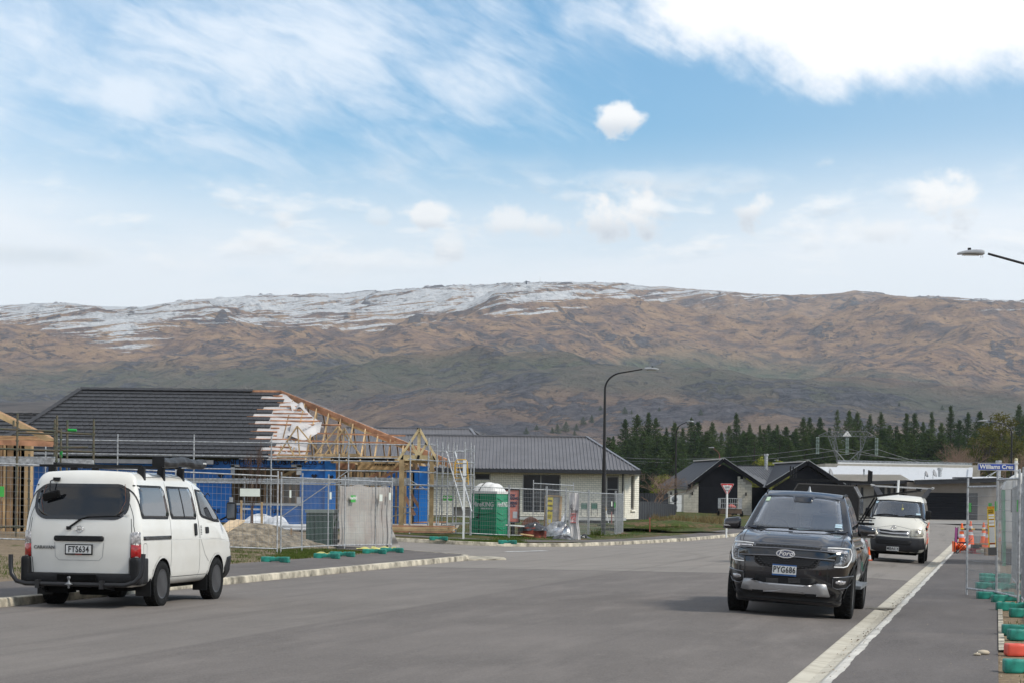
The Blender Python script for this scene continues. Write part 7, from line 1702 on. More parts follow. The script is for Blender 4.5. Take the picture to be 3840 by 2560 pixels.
for i, (y, z, s, m_) in enumerate(((3.1, 1.02, 'PLUMBING', ORW), (2.6, .80, 'SERVICES', PKW), (2.0, 1.1, 'GAS', ORW), (1.9, .62, '0800 247 247', ORW))):
    t_ = text('side_lettering', s, .20, m_, hi, face_mat((-.852, y, z), (0, -1, 0), (0, 0, 1)), bold=.006)
m_ = MB(); m_.bar((-.850, 3.6, .95), (-.850, .8, 1.2), .004, .05); m_.bar((-.850, 3.3, .55), (-.850, .8, .72), .004, .05); m_.build('side_stripe', ORW, hi)

def canopy_trailer():
    a, b = P(2958, 2000, 58.5), P(3210, 2000, 58.5); c = (a + b) / 2
    v = thing('canopy_trailer', 'black box trailer with roof rack and raised side door, parked behind the pickup', 'trailer', mat=Matrix.Translation((c.x, c.y, .09)) @ Matrix.Rotation(R(-12.0), 4, 'Z') @ Matrix.Rotation(R(2.0), 4, 'Y'))
    BX = M('gloss_black_panel', (.006, .006, .008), .2, var=.3, scale=2, spec=.35); W = 1.0; m = MB()
    pr = [(-W, .62), (W, .62), (W, 1.80), (.80, 2.14), (-.80, 2.14), (-W, 1.80)]
    m.prism(pr, (0, 0, 0), (1, 0, 0), (0, 0, 1), (0, 2.5, 0)); bo = m.build('body', BX, v)
    m = MB(); m.prism([(x * .93, 1.38 + (z - 1.38) * .92) for x, z in pr], (0, -.012, 0), (1, 0, 0), (0, 0, 1), (0, .010, 0)); m.build('front_panel', BX, v)
    m = MB(); e = [Vector((x, -.015, z)) for x, z in pr]; [m.bar(e[i], e[(i + 1) % 6], .03, .03, up=(0, 1, 0)) for i in range(6)]; m.build('edge_trim', BLACKG, v)
    m = MB(); m.bar((.83, -.01, 2.12), (1.02, -.01, 1.82), .02, .05, up=(0, 1, 0)); m.build('bright_hinge', GALV, v)
    v.scale = (.936, .936, .985)
    # raised gull-wing door on the right, gas struts
    hz = Vector((1.0, 0, 1.80)); tip = Vector((2.74, 0, 2.08)); m = MB(); d_ = Vector((0, 2.45, 0)); nn = Vector((-.15, 0, .98)) * .04
    m.add([hz, tip, tip + d_, hz + d_, hz + nn, tip + nn, tip + d_ + nn, hz + d_ + nn], [(0, 1, 2, 3), (4, 7, 6, 5), (0, 4, 5, 1), (1, 5, 6, 2), (2, 6, 7, 3), (3, 7, 4, 0)]); dr = m.build('raised_door', BLACK, v)
    for yy in (.15, 2.2):
        m = MB(); m.tube((1.02, yy, 1.15), (1.42, yy, 1.84), .022, 8); m.build('gas_strut', BLACK, dr)
    m = MB(); m.box((2.68, .2, 2.13), (.16, .06, .04)); m.build('door_latch', BLACK, dr)
    # roof rack
    for yy in (.2, 1.2, 2.2):
        m = MB(); m.bar((-1.06, yy, 2.26), (1.22, yy, 2.26), .05, .05); m.bar((-1.06, yy, 2.26), (-1.06, yy, 2.62), .04, .04); m.bar((1.22, yy, 2.26), (1.22, yy, 2.60), .05, .05)
        m.bar((-.6, yy, 2.14), (-.6, yy, 2.26), .04, .04); m.bar((.6, yy, 2.14), (.6, yy, 2.26), .04, .04); m.build('rack_bar', BLACK, v)
    m = MB(); m.bbox(-.9, .9, -.2, 2.5, .48, .60); m.bar((-.5, 0, .5), (0, -1.1, .5), .07, .08); m.bar((.5, 0, .5), (0, -1.1, .5), .07, .08); m.build('chassis', BLACK, v)
    m = MB(); m.tube((1.02, .1, 1.0), (1.3, .1, 1.0), .03, 6) if False else m.bar((1.0, .3, 1.20), (1.38, .3, 1.20), .07, .03); m.bar((1.0, .3, 1.26), (1.42, 1.0, 1.26), .05, .03); m.bar((1.1, .3, .7), (1.1, .3, 1.2), .05, .05); m.build('side_tray', BLACK, v)
    for x in (.86, -.86): wheel(v, x, 1.35, .33, .20, GALVD); m = MB(); m.path([(x, 1.35 + .42 * math.cos(t), .33 + .42 * math.sin(t)) for t in np.linspace(0, math.pi, 12)], .02, 6); m.build('mudguard', BLACK, v)
    return v
canopy_trailer()

# ================================================================== SITE FURNITURE
TAGG = M('green_tag', (.05, .36, .06), .5, var=.08); TAGW = M('white_tag', (.62, .66, .60), .6, var=.05)
WIRE = M('fence_wire', (.34, .35, .36), .5, .5, var=.1)
WIRE.diffuse_color = (.3, .3, .3, 1)
def fence_panel(label, a, b, za, zb_, h=2.0, vs_=.075, ext=.14, group='temporary fence panels', tags=(), mesh_h=None):
    """a temporary mesh panel between the ground points a and b"""
    t = thing('temporary_fence', label, 'fence panel', (a[0], a[1], za), math.atan2(b[1] - a[1], b[0] - a[0]), group)
    L = math.hypot(b[0] - a[0], b[1] - a[1]); dz = zb_ - za; z = lambda x: dz * x / L
    m = MB()
    for x in (0, L): m.tube((x, 0, z(x) - .02), (x, 0, z(x) + h + ext), .021, 8)
    m.tube((0, 0, z(0) + .12), (L, 0, z(L) + .12), .019, 8); m.tube((0, 0, z(0) + h), (L, 0, z(L) + h), .019, 8)
    m.build('frame', GALV, t)
    m = MB(); n = int(L / vs_)
    for k in range(1, n): x = L * k / n; m.tube((x, .0, z(x) + .12), (x, .0, z(x) + h), .0034, 3, caps=False)
    for k in range(1, 11): zz = .12 + (h - .12) * k / 11; m.tube((0, .004, z(0) + zz), (L, .004, z(L) + zz), .0036, 3, caps=False)
    m.build('wire_mesh', WIRE, t, fix=False, kind='stuff')
    for x, zz, w, hh, mt, s in tags:
        m = MB(); m.box((x * L, -.012, z(x * L) + zz), (w, .006, hh)); tg = m.build('tag', mt, t)
        if s: text('tag_lettering', s, hh * .55, PLATEW, tg, face_mat((x * L, -.017, z(x * L) + zz + hh * .08), (1, 0, 0), (0, 0, 1)), bold=.004)
    return t
FOOTG = M('teal_plastic_foot', (.013, .22, .165), .5, var=.3, scale=7, bump=.03, rnd_=.1); FOOTR = M('red_plastic_foot', (.66, .085, .05), .5, var=.15, scale=4)
def foot_mesh(mat, nm):
    def w(x, y, z):
        wv = .72 + .28 * ss01((abs(x) - .10) / .10); lift = .0 if abs(x) > .12 else .03 * (1 - z / .15)
        return (x * 1.0, (y - .115) * wv, z * (1 - .16 * math.exp(-((x) / .09) ** 2)) + lift)
    mb = rounded(.64, .23, .135, .018, (18, 8, 6), w)
    for x in (-.06, .06, -.2, .2): mb.lathe([(.034, .12), (.034, .138), (.024, .138), (.024, .115), (0, .115)], 10, (x, 0, 0), 'Z')
    return mb.mesh(nm, mat)
FMG, FMR = foot_mesh(FOOTG, 'foot_green'), foot_mesh(FOOTR, 'foot_red')
def foot(px, py, label, rot=0.0, me=None, off=0.0, d=None, group='fence feet'):
    g = G(px, py, off); o = link_mesh('fence_weight', me or FMG, None, loc=(g.x, g.y, g.z), rot=(0, 0, rot + rnd.uniform(-.06, .06))); return tag(o, label, 'fence foot', group)

# near corner, first run: parallel to the picture, left edge to the corner post
A0, A1 = P(-140, 2040, 53.2), P(1042, 2090, 55.4)
zl = lambda p: float(gz(p.x, p.y)) + .10
N = 3; names = ('leftmost fence panel, in front of the timber frame house', 'fence panel hidden mostly behind the white van', 'fence panel between the white van and the twin corner posts')
for k in range(N):
    a, b = A0.lerp(A1, k / N + .003), A0.lerp(A1, (k + 1) / N - .003)
    tg = ((.12, 1.62, .34, .2, TAGW, ''), (.72, 1.55, .52, .2, TAGW, '')) if k == 2 else ((.35, 1.3, .12, .26, TAGG, ''),) if k == 0 else ()
    fence_panel(names[k], (a.x, a.y), (b.x, b.y), zl(a), zl(b), 2.0, .11, tags=tg)
B = [(1052, 55.6), (1131, 57.6), (1229, 59.8), (1291, 60.8), (1406, 62.6), (1467, 63.6)]; nm = ('just right of the twin corner posts', 'in front of the left half of the green cabinet', 'in front of the right half of the green cabinet', 'carrying the left part of the pale sheet', 'carrying the right end of the pale sheet')
for k in range(5):
    a, b = P(B[k][0], 2080, B[k][1]), P(B[k + 1][0], 2080, B[k + 1][1])
    tg = ((.4, 1.55, .17, .2, TAGW, ''),) if k == 0 else ((.25, 1.45, .3, .2, TAGG, 'HireKING'),) if k == 3 else ((.3, 1.5, .2, .2, TAGW, ''), (.85, 1.55, .14, .22, TAGW, '')) if k == 4 else ((.1, 1.52, .12, .2, TAGW, ''),) if k == 2 else ()
    fence_panel('fence panel ' + nm[k], (a.x, a.y), (b.x, b.y), zl(a), zl(b), 1.98, .11, tags=tg)
# pale building wrap tied to the fence
def wrapfn(p0, p1, za, h):
    def f(a, b):
        q = p0.lerp(p1, a); k = .035 * math.sin(a * 21 + math.sin(b * 5)) + .02 * math.sin(a * 47 + b * 3); return (q.x + .02 * math.sin(b * 9), q.y + .06 + k, za + h * b - (.03 * math.sin(a * 9)) * (1 if b > .9 else 0))
    return f
SHEET = M('stained_pale_wrap', (.44, .425, .395), .7, var=.16, scale=1.4, col2=(.38, .33, .30), bump=.08, bscale=4)
p0, p1, p2 = P(1270, 2075, 60.6), P(1404, 2068, 62.8), P(1468, 2062, 63.9)
m = MB(); m.grid(wrapfn(p0, p1, zl(p0) + .10, 1.72), 50, 16); m.grid(wrapfn(p1, p2, zl(p1) + .08, 1.76), 40, 16)
m.grid(lambda a, b: (p2.x + .0 + .25 * a * (1 - b), p2.y + .1 + .05 * math.sin(b * 9), zl(p2) + .03 + .55 * b), 6, 8)
tag(m.build('building_wrap_sheet', SHEET, fix=False), 'pale stained building wrap sheet hung on the corner fence right of the green cabinet', 'sheet')
for px, py, lb in ((1033, 2107, 'teal fence foot under the twin corner posts right of the white van'), (1226, 2093, 'third teal foot from the right along the corner fence'), (1284, 2086, 'teal fence foot in front of the green cabinet end'), (1404, 2075, 'teal fence foot under the pale sheet'), (1470, 2070, 'teal fence foot at the far end of the corner fence')):
    foot(px, py, lb, R(-5), off=.115)
for px, py in ((1235, 2082), (1385, 2062), (1440, 2060)):
    g = G(px, py, .11); m = MB(); m.grid(lambda a, b: (g.x + (a - .5) * .7, g.y + (b - .5) * .5, g.z + .05 + .06 * math.sin(a * 7 + px) * math.sin(b * 6)), 8, 6); tag(m.build('plastic_scrap', M('yellow_wrap_scrap', (.62, .58, .18), .5, var=.2), fix=False), 'pale yellow plastic scrap at the fence foot, %s' % {1235: 'near the green cabinet', 1385: 'left of the post under the pale sheet', 1440: 'at the right end of the pale sheet'}[px], 'scrap')
# far lot fence
Cf = [(1468, 83, .24), (1764, 83, .24), (1907, 83.5, .18), (2048, 85, .15), (2120, 87, .12), (2206, 92, .08), (2307, 96, .07), (2337, 100, .08)]
nm = ('in front of the stacked timber', 'in front of the green portable toilet', 'in front of the brick red coil', 'in front of the yellow sign', 'behind the hanging white banner', 'in front of the black lamp post', 'at the right end of the row, turned edge-on')
for k in range(7):
    a, b = P(Cf[k][0] + 2, 2000, Cf[k][1]), P(Cf[k + 1][0] - 2, 2000, Cf[k + 1][1]); tg = ()
    if k == 0: tg = ((.72, 1.48, .42, .2, TAGG, 'HireKING'),)
    if k == 5: tg = ((.86, 1.5, .18, .22, TAGW, ''), (.98, 1.45, .12, .25, TAGG, ''))
    fence_panel('fence panel across the side road ' + nm[k], (a.x, a.y), (b.x, b.y), Cf[k][2] + .02, Cf[k + 1][2] + .02, 1.95, .09, tags=tg)
a, b = P(2000, 1830, 88), P(2150, 1848, 91); fence_panel('loose fence panel leaning behind the yellow sign', (a.x, a.y), (b.x, b.y), .25, .2, 2.15, .12)
foot(1645, 2024, 'teal fence foot left of the white marker post', off=.12); foot(1903, 2038, 'scuffed teal fence foot beside the toilet', off=.12)

# HireKING toilet
def toilet():
    Y = 84.0; g = P(1790, 2034, Y); s_ = Y / F
    t = thing('portable_toilet', 'green portable toilet with a white ribbed dome roof and a hire company name', 'portable toilet', (P(1808, 2034, Y).x, Y, P(1808, 2038, Y).z), R(-25))
    GR = M('toilet_green', (.006, .25, .12), .42, var=.10, scale=1, coat=.1); GD = M('toilet_green_rib', (.004, .17, .08), .4, var=.1)
    W, D, H = 1.13, 1.05, 2.0; x0 = -.53
    m = MB(); m.bbox(x0, x0 + W, 0, D, .10, H); b = m.build('body', GR, t)
    m = MB(); m.bbox(x0 + .05, x0 + W - .05, .05, D - .05, 0, .1); m.build('skid', DARKIN, t)
    def rib(face, z, up, mt):
        m = MB(); pts = []
        for k in range(13):
            q = k / 12; w = math.sin(q * math.pi) ** 1.4 * -.075
            pts.append((x0 + .10 + (W - .2) * q, -.004, z + w) if face == 0 else (x0 + W + .004, .10 + (D - .22) * q, z + w * 1.2))
        m.path(pts, .020, 6); m.build('moulded_rib', mt, b)
    for k, z in enumerate((1.80, 1.25, 1.02, .66, .42, .14)):
        rib(0, z, 0, GD if k % 2 else GR); rib(1, z, 0, GR if k % 2 else GD)
    for x, y in ((x0 + .02, -.012), (x0 + W - .02, -.012), (x0 + W + .012, D - .02)): m = MB(); m.bar((x, y, .1), (x, y, H), .035, .03); m.build('corner_post', GR, b)
    m = MB(); m.bbox(x0 + .37, x0 + .395, -.012, 0, .05, 2.16); m.build('door_gap', DARKIN, b)
    m = MB(); m.box((x0 + .33, -.03, 1.05), (.10, .05, .05)); m.box((x0 + .36, -.03, 1.12), (.03, .04, .12)); m.build('latch', BLACK, b)
    text('lettering', 'HireKING', .255, PLATEW, b, face_mat((x0 + .555, -.008, 1.56), (1, 0, 0), (0, 0, 1)), bold=.006, xs=.86)
    text('phone_number', '0800 30 30 20', .085, PLATEW, b, face_mat((x0 + .72, -.008, 1.40), (1, 0, 0), (0, 0, 1)), bold=.003)
    text('lettering', 'HireKING', .255, PLATEW, b, face_mat((x0 + W + .008, .55, 1.56), (0, 1, 0), (0, 0, 1)), bold=.006, xs=.86)
    def roof(a, c):
        ang = 2 * math.pi * a; ca, sa = math.cos(ang), math.sin(ang); sup = (abs(ca) ** 5 + abs(sa) ** 5) ** -.2
        rr = 1 - c; f = (1 - rr ** 3.2); lob = 1 + .05 * abs(math.sin((ca * sup * rr) * 6.5)) * f
        return (x0 + W / 2 + ca * sup * (W / 2 + .02) * rr, D / 2 + sa * sup * (D / 2 + .02) * rr, H + .07 + .36 * f * (.9 + .13 * abs(math.cos(ca * sup * rr * 5.0))))
    m = MB(); m.grid(roof, 56, 14); m.bbox(x0 - .03, x0 + W + .03, -.03, D + .03, H - .01, H + .085); m.build('roof', M('roof_white', (.72, .71, .68), .5, var=.04), t)
    m = MB(); m.path([(x0 + .38, -.04, H + .06), (x0 + .40, .02, H + .18), (x0 + .46, .12, H + .33), (x0 + .50, .3, H + .42)], .011, 6); m.build('strap', BLACK, t)
toilet()
def signboard(name, label, Y, px0, px1, y0, y1, mats, posts, frame=BLACK, tilt=0.0):
    a, b = P(px0, y1, Y), P(px1, y0, Y); w, h = b.x - a.x, P(px0, y0, Y).z - a.z
    t = thing(name, label, 'sign', (a.x, Y, a.z)); t.rotation_euler = (0, R(tilt), 0)
    m = MB(); m.bbox(0, w, 0, .03, 0, h); m.build('board', mats, t)
    m = MB(); [m.bar(p, q, .05, .05, up=(0, 1, 0)) for p, q in (((0, -.01, 0), (w, -.01, 0)), ((w, -.01, 0), (w, -.01, h)), ((w, -.01, h), (0, -.01, h)), ((0, -.01, h), (0, -.01, 0)))]; m.build('frame', frame, t)
    for x, zb in posts: m = MB(); m.bbox(x - .08, x + .08, .03, .13, zb, h); m.build('post', frame, t)
    return t, w, h
SAL = M('salmon_sign', (.66, .21, .16), .6, var=.06)
t, w, h = signboard('site_sign', 'salmon red COMING SOON board on a black post, right of the green toilet', 82.6 + 4, 1888, 1948, 1833, 1956, SAL, ((.38, -.75),))
NAVY = M('sign_navy', (.02, .02, .06), .6)
for s, z, k in (('ZEN BONKING', .78, .6), ('COMING SOON', .55, .6)):
    if s[0] == 'Z': s = 'NOW WORKING'
    text('lettering', s.split()[0], .15, NAVY, t, face_mat((w * .5, -.006, h * z + .05), (1, 0, 0), (0, 0, 1)), bold=.008, xs=.75); text('lettering', s.split()[1], .15, NAVY, t, face_mat((w * .5, -.006, h * z - .07), (1, 0, 0), (0, 0, 1)), bold=.008, xs=.75)
m = MB(); m.bbox(w * .60, w * .88, -.006, 0, h * .12, h * .33); m.build('grey_panel', TAPE, t)
YS = M('yellow_sign', (.70, .56, .04), .6, var=.05)
t, w, h = signboard('site_sign', 'yellow and picture real estate board in a raw timber frame behind the mesh fence', 88, 2046, 2098, 1856, 1967, [M('sign_picture', (.46, .38, .34), .6, var=.5, scale=2.5, col2=(.20, .22, .20))], ((.0, -.5), (.55, -.3)), TIMBER, 2)
m = MB(); m.bbox(.04, w * .46, -.012, -.002, .05, h - .06); m.build('yellow_panel', YS, t)
for s, z, k in (('LIVING', .83, .13), ('IS YOUR', .66, .13), ('NEW LOT', .49, .13)): text('lettering', s, k * .8, NAVY, t, face_mat((w * .25, -.016, h * z), (1, 0, 0), (0, 0, 1)), bold=.005, xs=.55)
for z in (.34, .30, .25): m = MB(); m.bbox(w * .12, w * .38, -.016, -.012, h * z, h * z + .02); m.build('small_print', NAVY, t)
m = MB(); m.bbox(.10, w * .36, -.016, -.012, h * .08, h * .2); m.build('grey_panel', TAPE, t)
# hanging hand-painted banner
a, b = P(2134, 1846, 84.6), P(2172, 1846, 84.6)
def ban(u_, v_):
    x = a.x + (b.x - a.x) * u_ + .03 * math.sin(v_ * 9) * v_; return (x + .14 * max(0, v_ - .6) , 84.6 + .03 * math.sin(u_ * 9 + v_ * 5) + .02 * math.sin(u_ * 31), a.z - 1.9 * v_ + .03 * math.sin(u_ * 5) * v_)
m = MB(); m.grid(ban, 16, 30); bn = tag(m.build('painted_banner', M('white_wrap_banner', (.62, .59, .58), .6, var=.12, scale=3, bump=.1, bscale=8), fix=False), 'narrow white cloth banner with hand-painted black and red writing hung on the far mesh fence', 'banner')
HAND = M('hand_paint_black', (.04, .035, .04), .8); HANDR = M('hand_paint_red', (.60, .05, .05), .8)
cx = (a.x + b.x) / 2; text('lettering', 'G.J.', .20, HAND, bn, face_mat((cx - .08, 84.52, a.z - .56), (1, 0, 0), (0, 0, 1)), xs=.5, bold=.003, ys=1.3, shear=.1); text('lettering', 'Gardner', .16, HAND, bn, face_mat((cx + .02, 84.52, a.z - .72), (1, 0, 0), (0, 0, 1)), xs=.5, bold=.003, ys=1.2)
text('lettering', 'HOT', .20, HANDR, bn, face_mat((cx - .02, 84.52, a.z - 1.0), (1, 0, 0), (0, 0, 1)), xs=.5, ys=1.3, bold=.003)
m = MB(); [m.bbox(cx - .13, cx + .08, 86.29, 84.52, a.z - z, a.z - z + .018) for z in (.84, 1.18)]; m.build('underline', HANDR, bn)
# white marker post
g = P(1737, 2048, 77.0); t = thing('marker_post', 'tall slim white marker post standing on the verge left of the green toilet', 'post', (g.x, g.y, g.z)); t.rotation_euler = (0, R(.35), 0)
m = MB(); m.bar((0, 0, -.2), (0, 0, 2.75), .075, .075, up=(0, 1, 0)); m.build('post', WHITE, t); m = MB(); m.bar((0, 0, 2.55), (0, 0, 3.12), .125, .12, up=(0, 1, 0)); m.prism([(-.05, 2.2), (.0, 2.2), (.06, 2.56), (-.06, 2.56)], (0, -.04, 0), (1, 0, 0), (0, 0, 1), (0, .08, 0)); m.build('head', WHITE, t)
m = MB(); m.box((0, 0, 3.0), (.14, .13, .02)); m.box((0, 0, 2.55), (.14, .13, .02)); m.build('band', BLACK, t)

# electricity cabinet, gravel heap, planks, tree stakes
def cabinet():
    Y = 60.5; a, b, c = P(1147, 2070, Y), P(1242, 2070, Y), P(1266, 2070, Y + 1.2); x0, x1 = a.x, b.x; zt = P(1200, 1908, Y).z; z0 = P(1200, 2062, Y).z
    t = thing('power_cabinet', 'dark green roadside electricity cabinet behind the corner mesh fence', 'cabinet', (x0, Y, z0)); GC = M('cabinet_green', (.012, .048, .034), .45, var=.15); H = zt - z0; W = x1 - x0; e = Vector((c.x - b.x, 1.2, 0)); L = e.length; e.normalize()
    m = MB(); m.prism([(0, 0), (W, 0), (W + e.x * L, e.y * L), (e.x * L, e.y * L)], (0, 0, 0), (1, 0, 0), (0, 1, 0), (0, 0, H - .1)); bd = m.build('body', GC, t)
    m = MB(); m.prism([(-.03, -.05), (W + .04, -.05), (W + e.x * L + .04, e.y * L + .03), (e.x * L - .03, e.y * L + .03)], (0, 0, H - .095), (1, 0, 0), (0, 1, 0), (0, 0, .09)); m.build('lid', M('cabinet_lid', (.20, .24, .22), .4, var=.1), t)
    m = MB(); [m.bbox(W * k - .004, W * k + .004, -.008, 0, .05, H - .15) for k in (.33, .66)]; m.build('door_seam', DARKIN, bd)
    n = Vector((e.y, -e.x, 0)); o = Vector((W, 0, 0)) + e * .25 + n * .006; m = MB(); m.prism([(0, .62), (.5, .62), (.5, 1.0), (0, 1.0)], o, e, (0, 0, 1), n * .008); st = m.build('warning_label', PLATEW, t)
    m = MB(); m.path([o + n * .012 + e * (.12 + .3 * q) + Vector((0, 0, .70 + .2 * q + .05 * math.sin(q * 6))) for q in np.linspace(0, 1, 8)], .035, 6); m.build('label_symbol', M('label_green_dark', (.08, .16, .07), .6), st)
    m = MB(); [m.bar(o + Vector((0, 0, .22 + k * .045)), o + e * .45 + Vector((0, 0, .22 + k * .045)), .012, .012) for k in range(7)]; m.build('vent', DARKIN, bd)
cabinet()
g = G(900, 2050, .11)
def heap(a, b):
    r_ = b; th = 2 * math.pi * a; h = max(0, .86 * (1 - r_) ** 1.05 * (1 - .25 * (1 - r_) ** 6)); k = 1 + .10 * math.sin(th * 3 + 1) + .05 * math.sin(th * 7)
    x, y = g.x + math.cos(th) * 2.35 * r_ * k, g.y + 1.8 + math.sin(th) * 1.7 * r_ * k
    return (x, y, float(gz(x, y)) + .07 + h + .05 * (float(fbm(np.array(x * 3.), np.array(y * 3.), 4, 8)) - .5) * (1 if b < .95 else 0) * 3)
m = MB(); m.grid(heap, 60, 26); tag(m.build('gravel_heap', M('gravel_grey', (.27, .225, .165), .95, var=.35, scale=5, bump=.5, bscale=14), fix=False), 'heap of grey brown gravel behind the mesh fence, beside the front of the white van', 'gravel heap')
t = thing('sawn_planks', 'two pale sawn planks lying up against the gravel heap beside the white van', 'planks', (0, 0, 0))
for k, (p, q) in enumerate((((840, 1990), (905, 1950)), ((838, 1981), (882, 1948)))): m = MB(); m.bar(P(*p, 56.6 + k * .3), P(*q, 57.2 + k * .3), .25, .05); m.build('plank', M('fresh_sawn', (.66, .50, .32), .7, var=.12), t)
# fallen and standing stakes, young tree
t = thing('staked_tree', 'young bare tree tied between two timber stakes behind the mesh fence', 'tree', (0, 0, 0)); Y = 62.5
for px, y0, y1 in ((905, 1874, 1966), (982, 1880, 1998)): a, b = P(px, y0, Y), P(px, y1, Y); m = MB(); m.bar(b - Vector((0, 0, .3)), a, .06, .06, up=(0, 1, 0)); m.build('stake', TIMBER, t)
m = MB(); m.bar(P(905, 1906, Y), P(982, 1908, Y), .015, .05); m.build('tie', TAPE, t)
bt = bare_mesh(77, M('sapling_bark', (.10, .06, .045), .9), .33); b_ = P(944, 1980, Y); o = link_mesh('trunk', bt[0], t, loc=b_); o.scale = (2.3, 2.3, 3.0); o = link_mesh('crown', bt[1], t, loc=b_); o.scale = (.85, .85, 2.6)
for px, y0, y1, Y, lb in ((1092, 1978, 2045, 60, 'short timber peg standing left of the green cabinet'), (2139 + 155, 1916, 1955, 100, 'short red timber peg behind the far fence by the black lamp post'), (2437, 1938, 1984, 97, 'red-painted peg on the weedy mound right of the far fence'), (1678, 1966, 2008, 84, 'brown timber peg in the soil left of the white marker post'), (1452, 1950, 2052, 64.5, 'dark steel standard beside the right end of the pale sheet')):
    a, b = P(px, y0, Y), P(px, y1, Y); m = MB(); m.bar(b - Vector((0, 0, .1)), a, .05, .05, up=(0, 1, 0)); tag(m.build('ground_peg', DARKIN if px == 1452 else M('red_peg', (.33, .09, .06), .8) if px > 2000 else TIMBERD), lb, 'peg')
# wrapped materials, timber stacks and rubbish around the building site
def heapbag(nm, lb, cat, px, py, Y, w, d, h, mat, seed=0, lumps=7):
    c = P(px, py, Y); m = MB()
    def f(a, b):
        th = 2 * math.pi * a; r_ = math.sin(b * math.pi / 2); k = 1 + .16 * math.sin(th * 3 + seed) + .08 * math.sin(th * lumps + b * 4); z = math.cos(b * math.pi / 2) * h * (1 + .22 * math.sin(th * 2 + b * 5 + seed) + .1 * math.sin(th * 9 + b * 11))
        return (c.x + math.cos(th) * w / 2 * r_ * k, c.y + math.sin(th) * d / 2 * r_ * k, c.z + max(0, z))
    m.grid(f, 44, 14); return tag(m.build(nm, mat, fix=False), lb, cat)
WP = M('white_plastic_wrap', (.62, .63, .65), .35, var=.15, scale=2.5, bump=.2, bscale=6, coat=.2)
heapbag('wrapped_materials', 'low heap of white plastic wrapped materials before the blue wall, behind the tree stakes', 'heap', 975, 1974, 79, 1.9, .9, .38, WP, 2); heapbag('wrapped_materials', 'white plastic wrapped heap left of the long white pipes by the blue wall', 'heap', 1040, 1972, 78.6, .9, .7, .32, WP, 5)
t = thing('pipe_bundle', 'bundle of long white pipes lying on bearers in front of the blue wall', 'pipes', (0, 0, 0))
for k, (dy, dz) in enumerate(((0, 0), (.14, 0), (.07, .12))): m = MB(); a, b = P(955, 1981, 77.5), P(1150, 1983, 77.5); m.tube(a + Vector((0, dy, dz)), b + Vector((0, dy, dz)), .062, 10); m.build('pipe', WP, t)
m = MB(); [m.box(P(x, 1990, 77.6), (.1, .5, .1)) for x in (980, 1060, 1130)]; m.build('bearer', DARKIN, t)
t = thing('timber_stack', 'stack of pale framing timber lying on the soil under the porch', 'timber stack', (0, 0, 0))
for k in range(14):
    r_, c_ = divmod(k, 4); a = P(1462 + rnd.uniform(0, 10), 1996, 80); m = MB(); m.bar(a + Vector((0, c_ * .15, r_ * .07 + .05)), a + Vector((rnd.uniform(1.9, 2.7) if r_ > 1 else rnd.uniform(1.1, 1.35) + 1.0, c_ * .15, r_ * .07 + .05)), .10, .055); m.build('plank', TIMBER if k % 3 else TIMBERP, t)
for k, (x0, y0, x1, y1, mt, lb) in enumerate(((1640, 1985, 1705, 1991, TIMBERP, 'pink board on the soil below the scaffold towers'), (1550, 1957, 1675, 1955, TIMBERP, 'long brown boards behind the timber stack'), (1670, 2004, 1705, 2008, TIMBERP, 'short pink offcut left of the white marker post'), (1660, 1960, 1760, 1958, GALV, 'steel pipes lying behind the toilet left of its skid'), (1640, 1971, 1740, 1962, GALV, 'white pipe lying in front of the steel pipes left of the toilet'), (1950, 2000, 2000, 2006, TIMBER, 'pale board lying between the red board and the rust coloured coil'), (1895, 1966, 1965, 1971, WHITE, 'white pipe lying behind the salmon board'))):
    m = MB(); m.bar(P(x0, y0, 82.5 + k * .2), P(x1, y1, 82.7 + k * .2), .12, .05); tag(m.build('loose_board', mt), lb, 'board')
heapbag('pink_wrap', 'strip of pink and white plastic on the soil below the timber stack', 'plastic', 1500, 2014, 80, 1.5, .5, .09, M('pink_plastic', (.55, .30, .26), .6, var=.3), 3)
# rust coloured reels / formwork, silver and black wrapped heap
c = P(1995, 2015, 84.5); t = thing('rusty_tank', 'rust red corrugated drum half covered in black plastic, right of the salmon board', 'drum', (c.x, c.y, c.z)); RUST = M('rust_red', (.24, .045, .025), .7, var=.35, scale=3)
m = MB(); m.lathe([(0, 0), (.56, 0), (.58, .04)] + [(.56 + .02 * (k % 2), .05 + k * .05) for k in range(8)] + [(.5, .46), (0, .47)], 36, (0, 0, 0), 'Z'); m.build('drum', RUST, t)
m = MB(); m.lathe([(.36, -.015), (.38, .0), (.36, .015), (0, .012)], 30, (0, 0, 0), 'Y'); o = m.build('round_lid', M('rust_brown', (.17, .075, .045), .8, var=.35), t); o.location = (-.05, .3, .45)
heapbag('black_plastic', 'crumpled black and white plastic thrown over the rust red drum', 'plastic', 2005, 1988, 84.2, 1.0, .7, .28, M('black_plastic_sheet', (.05, .05, .055), .3, var=.6, scale=4, coat=.4), 4); heapbag('silver_wrap', 'big crumpled silver white foil covered heap left of the hanging banner', 'heap', 2092, 2012, 86.3, 1.25, .9, .5, M('silver_foil', (.50, .51, .52), .3, .35, var=.35, scale=3, bump=.25, bscale=5), 1)
heapbag('grey_rags', 'dark grey torn underlay spilling out under the fence onto the footpath', 'underlay', 2113, 2034, 83.2, 1.0, .8, .26, M('grey_rag', (.10, .10, .105), .5, var=.5, scale=3), 6); heapbag('grey_rags', 'small grey torn underlay end with a blue patch beside the footpath', 'underlay', 2160, 2034, 83.0, .4, .35, .09, M('blue_grey_rag', (.16, .22, .28), .5, var=.5, scale=6), 8)
heapbag('black_plastic', 'black plastic heap right of the hanging banner foot', 'plastic', 2190, 2024, 87.5, .6, .5, .2, M('black_plastic_sheet', (.05, .05, .055)), 9)
